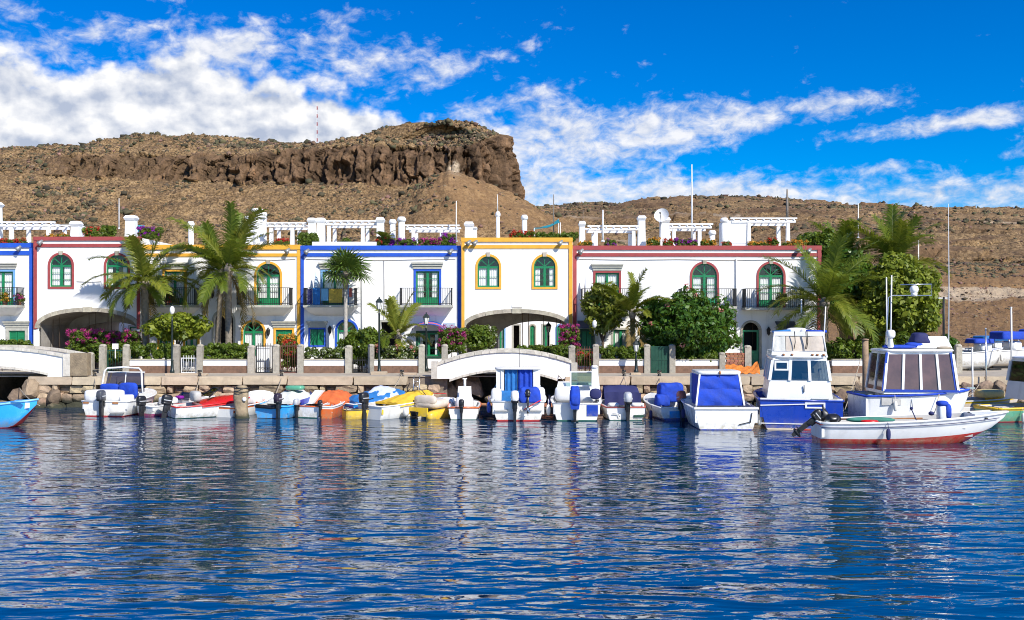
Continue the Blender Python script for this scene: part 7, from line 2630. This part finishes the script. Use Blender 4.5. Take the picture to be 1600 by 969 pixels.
# 22 -- green and yellow boat at the right edge
b22 = boat('green and yellow fishing boat with a grey windscreen cut by the picture edge', 1616, 656, 5.0, R(-78), stern=False)
h_ = Hull(b22, 5.0, 1.9, .62, .85, .35, .85, GREENP, ANTIR, YELP, CANC, .35, .6, .5, .04, rail=YELP, railr=.05)
wh = cabin(b22, (-.8, .85, -.9, .9), (-.65, .7, -.65, .75), .95, 1.75, 2.75, {'f': 1, 'b': 1, 'l': 1, 'r': 1}, GEL2, SMOKE, GEL, .08, .10, mull=.12)
part(b22, 'yellow_pillar', YELP, lambda m: m.bar((.92, -.95, .95), (.75, -.66, 2.75), .09, .12), wh)
part(b22, 'red_bag', REDP, lambda m: m.rbox((.2, .2, 2.4), (.4, .5, .3), 3, 12), wh)
part(b22, 'grey_box', mat('grey_box_paint', (.30, .31, .32), .5, .1), lambda m: m.rbox((.3, .1, 1.6), (.9, 1.2, .6), 6, 14), wh)
part(b22, 'blue_rag', CANB, lambda m: m.bar((.98, -1.15, 1.0), (.95, -.95, 1.45), .08, .14))

# 23, 24 -- dinghies behind it
b23 = boat('pale green rowing dinghy behind the skiff bow with a small black motor', 1520, 657, 3.9, R(-84), stern=False, name='dinghy')
h_ = Hull(b23, 3.9, 1.5, .45, .62, .2, .85, GREENP, GREENP, GREENP, CANC, .2, .75, .4, .03)
h_.motor(0, None, .7, z=.55)
b24 = boat('cream and yellow dinghy moored behind the pale green one', 1540, 648, 3.6, R(-80), stern=False, name='dinghy')
h_ = Hull(b24, 3.6, 1.5, .72, .92, .2, .85, CANC, GREENP, YELP, YELP, .3, .6, .4, .12)
part(b24, 'hatch_box', mat('pale_yellow_paint', (.70, .52, .20), .5, .1), lambda m: m.rbox((0, .2, 1.0), (.9, 1.2, .4), 5, 14))

# 25.. -- laid-up boats beyond
for (px_, y0, D, L, B, lab, cv, s_, top) in ((1528, 578, 57.5, 3.2, 1.5, 'small laid-up boat under a navy blue canopy beyond the boulders', CANB, .55, .62), (1574, 566, 60.5, 4.6, 1.9, 'laid-up motor boat with a bright blue canopy at the picture edge', CANB, .7, 1.1),
                                        (1545, 560, 63.0, 4.4, 1.8, 'grey and white laid-up boat with a blue tarp furthest along the quay', CANT, .6, .7), (1620, 560, 66.0, 5.0, 2.0, 'white laid-up cruiser beyond the picture edge boat', CANB, .8, 1.2)):
    bb = boat(lab, px_, 0, L, R(-80), stern=False, D=D, zoff=GZ + .28)
    h_ = Hull(bb, L, B, .75, 1.0, .3, .86, GEL, GEL2, GEL, GEL, .3, .5, .5, .05)
    part(bb, 'canopy', cv, lambda m: tarp(m, (0, .1, 1.05 + top * .55), (B * .8, L * .42, top * .5), 7, .02, .08, L))
    part(bb, 'canopy_frame', STEEL, lambda m: [m.tube([(x, y, .8), (x, y, 1.0 + top * .5)], .02, 6) for x in (-B * .36, B * .36) for y in (-L * .08, L * .28)])
    part(bb, 'console', GEL, lambda m: m.rbox((0, .3, 1.05), (B * .6, .8, .6), 4, 14))
    part(bb, 'trailer', IRON, lambda m: (m.bar((-.5, -L * .3, -.22), (-.5, L * .35, -.22), .08), m.bar((.5, -L * .3, -.22), (.5, L * .35, -.22), .08), m.bar((-.7, 0, -.2), (.7, 0, -.2), .07), m.box(-.06, .06, -L * .1, L * .1, -.3, -.18)))
# 26 -- white upturned tender on the pontoon by the pile
b26 = boat('small white tender lying upturned on the pontoon behind the stone pile', 399, 0, 2.4, R(-80), stern=False, D=50.1, zoff=.27, name='tender')
part(b26, 'shell', GEL, lambda m: m.grid(lambda u, v: (.55 * math.cos(math.pi * v) * math.sin(math.pi * (.12 + .80 * u)) ** .5, -1.1 + 2.2 * u, .52 * math.sin(math.pi * v) * math.sin(math.pi * (.12 + .80 * u)) ** .5 * (1 + .5 * u)), 16, 14))
part(b26, 'keel_strip', GEL2, lambda m: m.tube([(0, -.9 + 1.8 * k / 8, .54 * math.sin(math.pi * (.2 + .65 * k / 8)) ** .5 * (1 + .45 * k / 8) + .01) for k in range(9)], .025, 6))
# ------------------------------------------------------------------ loose things on balconies and quay, ropes, person
def towel(label, house, px0, px1, y0, y1, matr, Yoff=-.955):
    Y = YW + Yoff
    m = MB()
    x0, x1, z0, z1 = wx(px0, Y), wx(px1, Y), wz(y1, Y), wz(y0, Y)
    m.grid(lambda u, v: (x0 + (x1 - x0) * u, Y - .02 + .02 * math.sin(u * 12 + v * 3), z0 + (z1 - z0) * v), 10, 4)
    m.grid(lambda u, v: (x0 + (x1 - x0) * u, Y + .12 * v + .01, z1 + .01 - .06 * v), 10, 2)
    tag(m.build('towel', matr), label, 'towel', 'cloths hung on the balcony railing')


towel('bright blue towel hung on the middle house balcony railing', h3, 489, 500, 450, 476, CANT)
towel('straw yellow mat hung over the middle house balcony railing', h3, 514, 535, 451.5, 473, mat('straw_mat', (.55, .38, .06), .9, .3, 8, .6, 40))
towel('pale blue cloth hung beside the straw mat on the balcony', h3, 502, 513, 451, 470, mat('pale_blue_cloth', (.18, .42, .60), .9, .1))
towel('dark folded parasol cloth at the corner of the middle house balcony', h3, 480, 488, 452, 475, CANN)
towel('red and white cloth at the far corner of the middle house balcony', h3, 545, 550, 451, 464, mat('red_cloth', (.5, .12, .10), .9, .1))
# folded parasol on the same balcony
ps = thing('parasol', 'folded pale blue and white parasol standing on the middle house balcony', 'parasol', (wx(494, 59.0), 59.0, h3.Z(477)))
m_ = MB(); m_.lathe([(.03, 0), (.03, .3), (.17, .35), (.13, 1.2), (.03, 2.0)], ps.location, 10); m_.build('canopy', mat('parasol_cloth', (.55, .68, .76), .8, .15, 6), ps)
m_ = MB(); m_.lathe([(.2, .0), (.2, .05), (.05, .07)], ps.location, 10); m_.build('base', IRON, ps)
# folded white shutter-like parasol by the long house first balcony
ps = thing('parasol', 'folded white parasol on the first balcony of the long house', 'parasol', (wx(916, 59.0), 59.0, h5.Z(478)))
m_ = MB(); m_.lathe([(.03, 0), (.03, .3), (.15, .35), (.12, 1.1), (.02, 1.9)], ps.location, 10); m_.build('canopy', ROOFWHITE, ps)
m_ = MB(); m_.lathe([(.2, .0), (.2, .05), (.05, .07)], ps.location, 10); m_.build('base', IRON, ps)
# potted plants on balconies
for (px_, D, mm, fl, lab) in ((1222, 59.0, LIME_G, None, 'leafy pot plant on the last balcony of the long house'), (30, 59.0, HEDGE_G, MAGENTA, 'pot of magenta flowers on the balcony at the picture edge'),
                              (8, 58.7, PALM_Y, ORANGEFL, 'yellow flowering plant hanging at the balcony at the picture edge'), (262, 59.0, HEDGE_G, REDFL, 'red flowering pot plant on the balcony behind the coconut palm')):
    base = Vector((wx(px_, D), D, wz(477, YW) + .005))
    t_ = thing('pot_plant', lab, 'pot plant', base)
    m_ = MB(); m_.lathe([(.10, 0), (.14, .22), (.15, .24), (.11, .24)], base, 10); m_.build('pot', mat('terracotta', (.42, .17, .09), .85, .15), t_)
    rng = np.random.default_rng(int(px_) + 3)
    V, Q = leaf_cloud(np.array(base)[None] + rng.uniform(-.22, .22, (14, 3)) + np.array([0, 0, .45]), np.full(14, .16), 26, .06, rng)
    np_mesh('foliage', V - np.array(base), Q, mm, t_)
    if fl:
        V, Q = leaf_cloud(np.array(base)[None] + rng.uniform(-.26, .26, (10, 3)) + np.array([0, -.1, .45]), np.full(10, .09), 16, .05, rng)
        np_mesh('blossom', V - np.array(base), Q, fl, t_)

# weathered wooden piles and poles by the right-hand boats
for (px_, y0, y1, D, r_, mm, lab) in ((1352, 532, 640, 48.6, .16, WOOD, 'thick weathered wooden pile between the two cabin boats'), (1385, 436, 590, 50.5, .035, WPOLE, 'thin white pole behind the white cabin boat'),
                                      (1519, 545, 640, 50.0, .045, WPOLE, 'slender pale pole among the boulders near the dinghies'), (1540, 515, 640, 51.0, .04, STEEL, 'thin steel pole beside the laid-up boats'),
                                      (1580, 482, 590, 56.0, .05, WPOLE, 'white mast beside the laid-up boats at the picture edge'), (1252, 470, 560, 56.0, .05, WPOLE, 'white pole in front of the end of the long house'), (1435, 378, 470, 66, .04, WPOLE, 'crooked pale pole above the leafy tree')):
    p0 = W(px_, y1, D); p1 = W(px_, y0, D)
    if D > 52: p0.z = GZ - .02
    t_ = thing('mooring_pole', lab, 'pole', p0)
    m_ = MB(); m_.tube([p0, p0.lerp(p1, .5) + Vector((.02, 0, 0)), p1], [r_, r_ * .97, r_ * .9], 10); m_.build('pole', mm, t_)
    m_ = MB(); m_.lathe([(r_ * .95, 0), (r_ * 1.15, .02), (r_ * 1.1, .06), (r_ * .4, .09)], p1, 10); m_.build('pole_cap', mm, t_)


def sag(a, b, d, n=10):
    a, b = Vector(a), Vector(b)
    return [a.lerp(b, i / n) - Vector((0, 0, d * 4 * (i / n) * (1 - i / n))) for i in range(n + 1)]


for (pa, pb, d, lab) in (((62, 634, 42.2), (30, 606, 51.2), .12, 'mooring rope from the blue rowing boat to the boulders'), ((150, 620, 49.5), (148, 590, 51.4), .1, 'mooring rope from the sports boat to the quay'),
                         ((300, 628, 48.5), (312, 590, 51.4), .1, 'mooring rope from the red runabout to the quay'), ((428, 622, 48.5), (440, 590, 51.4), .1, 'mooring rope from the pale covered boat to the quay'),
                         ((600, 626, 48.5), (628, 585, 51.4), .1, 'mooring rope from the yellow covered boat to the quay'), ((905, 612, 48.8), (866, 578, 52.0), .15, 'rope slung from the cuddy boat up to the footbridge'),
                         ((985, 618, 48.6), (975, 588, 51.4), .1, 'mooring rope from the navy dodger boat to the quay'), ((1040, 620, 48.6), (1030, 590, 51.4), .1, 'mooring rope from the blue covered boat to the quay'),
                         ((1320, 640, 46.5), (1345, 560, 48.5), .1, 'mooring rope from the blue fishing boat to the wooden pile'), ((1506, 622, 42.2), (1530, 600, 50.5), .15, 'mooring rope from the white cabin boat to the boulders')):
    m_ = MB(); m_.tube(sag(W(*pa), W(*pb), d), .022, 5)
    tag(m_.build('mooring_rope', ROPE), lab, 'rope', 'mooring ropes')
# steel ladder on the quay
ld = thing('quay_ladder', 'steel ladder hooked over the quay below the young palm', 'ladder', (wx(651, 51.2), 51.2, .2))
for px_ in (646.5, 655.5):
    m_ = MB(); m_.tube([(wx(px_, 51.2), 51.15, .1), (wx(px_, 51.2), 51.15, GZ - .15), (wx(px_, 51.2), 51.45, GZ + .02)], .022, 6); m_.build('rail', STEEL, ld)
for k in range(5):
    m_ = MB(); m_.tube([(wx(646.5, 51.2), 51.15, .3 + .26 * k), (wx(655.5, 51.2), 51.15, .3 + .26 * k)], .015, 6); m_.build('rung', STEEL, ld)

# person in the dark doorway behind the twin palms
def person():
    D = YW + .25
    base = Vector((wx(345, D), D, wz(560, YW) + .0))
    base.z = GZ - .0
    t_ = thing('person', 'person in dark blue clothes leaning in the dark arched doorway behind the twin palms', 'person', base)
    J = {'pelvis': (0, 0, .95), 'waist': (-.01, -.01, 1.15), 'chest': (-.04, -.03, 1.36), 'neck': (-.06, -.05, 1.52), 'head': (-.07, -.08, 1.62), 'crown': (-.07, -.07, 1.74),
         'shl': (-.22, -.04, 1.43), 'ell': (-.32, -.12, 1.20), 'wrl': (-.20, -.32, 1.32), 'hal': (-.13, -.36, 1.40), 'shr': (.14, -.03, 1.43), 'elr': (.22, .0, 1.16), 'wrr': (.24, -.10, .93), 'har': (.24, -.13, .84),
         'hil': (-.10, 0, .92), 'knl': (-.11, -.04, .50), 'anl': (-.11, .0, .09), 'tol': (-.12, -.16, .03), 'hir': (.10, 0, .92), 'knr': (.12, -.06, .50), 'anr': (.14, -.02, .09), 'tor': (.15, -.18, .03)}
    E = [('pelvis', 'waist'), ('waist', 'chest'), ('chest', 'neck'), ('neck', 'head'), ('head', 'crown'), ('chest', 'shl'), ('shl', 'ell'), ('ell', 'wrl'), ('wrl', 'hal'), ('chest', 'shr'), ('shr', 'elr'), ('elr', 'wrr'), ('wrr', 'har'),
         ('pelvis', 'hil'), ('hil', 'knl'), ('knl', 'anl'), ('anl', 'tol'), ('pelvis', 'hir'), ('hir', 'knr'), ('knr', 'anr'), ('anr', 'tor')]
    rad = {'pelvis': .15, 'waist': .13, 'chest': .15, 'neck': .055, 'head': .085, 'crown': .075, 'shl': .07, 'shr': .07, 'ell': .048, 'elr': .048, 'wrl': .034, 'wrr': .034, 'hal': .04, 'har': .04, 'hil': .095, 'hir': .095, 'knl': .062, 'knr': .062, 'anl': .045, 'anr': .045, 'tol': .035, 'tor': .035}
    keys = list(J)
    # fingers: short chains out of each palm
    for side, (hx, hy, hz), dirv in (('l', J['hal'], Vector((.55, -.3, .8))), ('r', J['har'], Vector((.0, -.25, -1)))):
        dirv.normalize()
        lat = dirv.cross(Vector((0, 1, 0.2))).normalized()
        for k, (o_, ln) in enumerate(((-.03, .065), (-.01, .078), (.01, .074), (.03, .058), (.045, .05))):
            d = (dirv + lat * (o_ * 9 if k < 4 else 1.3)).normalized()
            p0 = Vector((hx, hy, hz)) + lat * o_ + dirv * (.02 if k < 4 else -.01)
            n1, n2 = f'f{side}{k}a', f'f{side}{k}b'
            J[n1] = tuple(p0 + d * ln * .5); J[n2] = tuple(p0 + d * ln + Vector((0, -.012, 0)))
            rad[n1] = .011; rad[n2] = .009
            E.append(('hal' if side == 'l' else 'har', n1)); E.append((n1, n2))
    keys = list(J)
    me = bpy.data.meshes.new('body')
    me.from_pydata([J[k] for k in keys], [(keys.index(a), keys.index(b)) for a, b in E], [])
    o = bpy.data.objects.new('body', me)
    COL.objects.link(o)
    o.parent = t_
    sk = o.modifiers.new('skin', 'SKIN')
    for i, k in enumerate(keys):
        me.skin_vertices[0].data[i].radius = (rad[k], rad[k] * (.8 if k in ('pelvis', 'waist', 'chest') else 1.0))
    me.skin_vertices[0].data[0].use_root = True
    o.modifiers.new('sub', 'SUBSURF').render_levels = 2
    SKIN = mat('skin', (.45, .24, .16), .6, .05)
    CLOTH = mat('dark_blue_clothes', (.03, .045, .08), .85, .15)
    # skin on head and forearms, clothes elsewhere: by position
    m = bpy.data.materials.new('person_surface')
    m.use_nodes = True
    t = NT(m.node_tree)
    out = t.n('ShaderNodeOutputMaterial'); b = t.n('ShaderNodeBsdfPrincipled'); t.link(b.outputs[0], out.inputs[0])
    b.inputs['Roughness'].default_value = .7
    x, y, z = t.sep(t.n('ShaderNodeTexCoord').outputs['Object'])
    headm = t.math('GREATER_THAN', z, 1.49)
    arm = t.math('MULTIPLY', t.math('LESS_THAN', y, -.17), t.math('GREATER_THAN', z, .70))
    t.link(t.mix(t.math('MAXIMUM', headm, arm), (.035, .05, .09), (.45, .24, .16)), b.inputs['Base Color'])
    me.materials.append(m)
    m_ = MB()
    m_.grid(lambda u, v: (-.07 + .098 * math.sin(math.pi * u * .55) * math.cos(2 * math.pi * v), -.065 + .10 * math.sin(math.pi * u * .55) * math.sin(2 * math.pi * v) + .012, 1.68 + .105 * math.cos(math.pi * u * .55)), 8, 14)
    m_.build('hair', mat('dark_hair', (.02, .015, .012), .7, .1), t_, world=False)
    for sx in (-.1, -.04):
        m_ = MB(); m_.rbox((sx, -.165, 1.645), (.022, .014, .014), 2, 8); m_.build('eye', BLACKP, t_, world=False)
    m_ = MB(); m_.frust((-.085, -.055, -.19, -.15), (-.076, -.064, -.165, -.15), 1.605, 1.645); m_.build('nose', SKIN, t_, world=False)
    m_ = MB(); m_.box(-.092, -.048, -.166, -.155, 1.578, 1.586); m_.build('mouth', mat('lips', (.35, .12, .1), .5, .05), t_, world=False)


person()

# cast-iron bollards along the quay edge
for (px_, near) in ((148, 'sports boat'), (312, 'red runabout'), (440, 'pale covered boat'), (628, 'yellow covered boat'), (975, 'navy dodger boat'), (1030, 'dark green gate')):
    base = Vector((wx(px_, 51.75), 51.75, GZ - .03))
    t_ = thing('bollard', f'small black cast-iron bollard on the quay edge above the {near}', 'bollard', base, 0, 'bollards on the quay edge')
    m_ = MB(); m_.lathe([(.13, 0), (.12, .03), (.075, .06), (.07, .20), (.115, .26), (.11, .31), (.04, .34)], base, 12); m_.build('post', IRON, t_)
    m_ = MB(); m_.tube([base + Vector((.095 * math.cos(a), .095 * math.sin(a), .12 + .012 * a)) for a in [k * math.pi / 6 for k in range(25)]], .02, 5); m_.build('rope_turn', ROPE, t_)
# cables, conduits and drain pipes on the fronts
def cable(hh, pts, r_=.014, mm=None, name='cable'):
    m_ = MB(); m_.tube([(hh.X(a), hh.Y - .02 - r_, hh.Z(b)) for a, b in pts], r_, 5); m_.build(name, mm or GPOLE, hh.root)
cable(h3, [(478, 405), (540, 406.5), (600, 407), (640, 406), (712, 405)])
cable(h3, [(600, 407), (600.4, 450), (600, 500)])
cable(h5, [(904, 405), (980, 406.5), (1060, 405.5), (1140, 407), (1270, 405)])
cable(h2, [(380, 405.5), (430, 406.5), (462, 405)])
cable(h5, [(1150, 404), (1150, 450), (1150, 540)], .045, ROOFWHITE, 'drain_pipe')
cable(h3, [(566, 404), (566, 470), (566, 540)], .045, ROOFWHITE, 'drain_pipe')
cable(h4, [(800, 470), (800, 480), (816, 480.5)], .012)
cable(h1, [(120, 440), (140, 441), (158, 440)], .012)
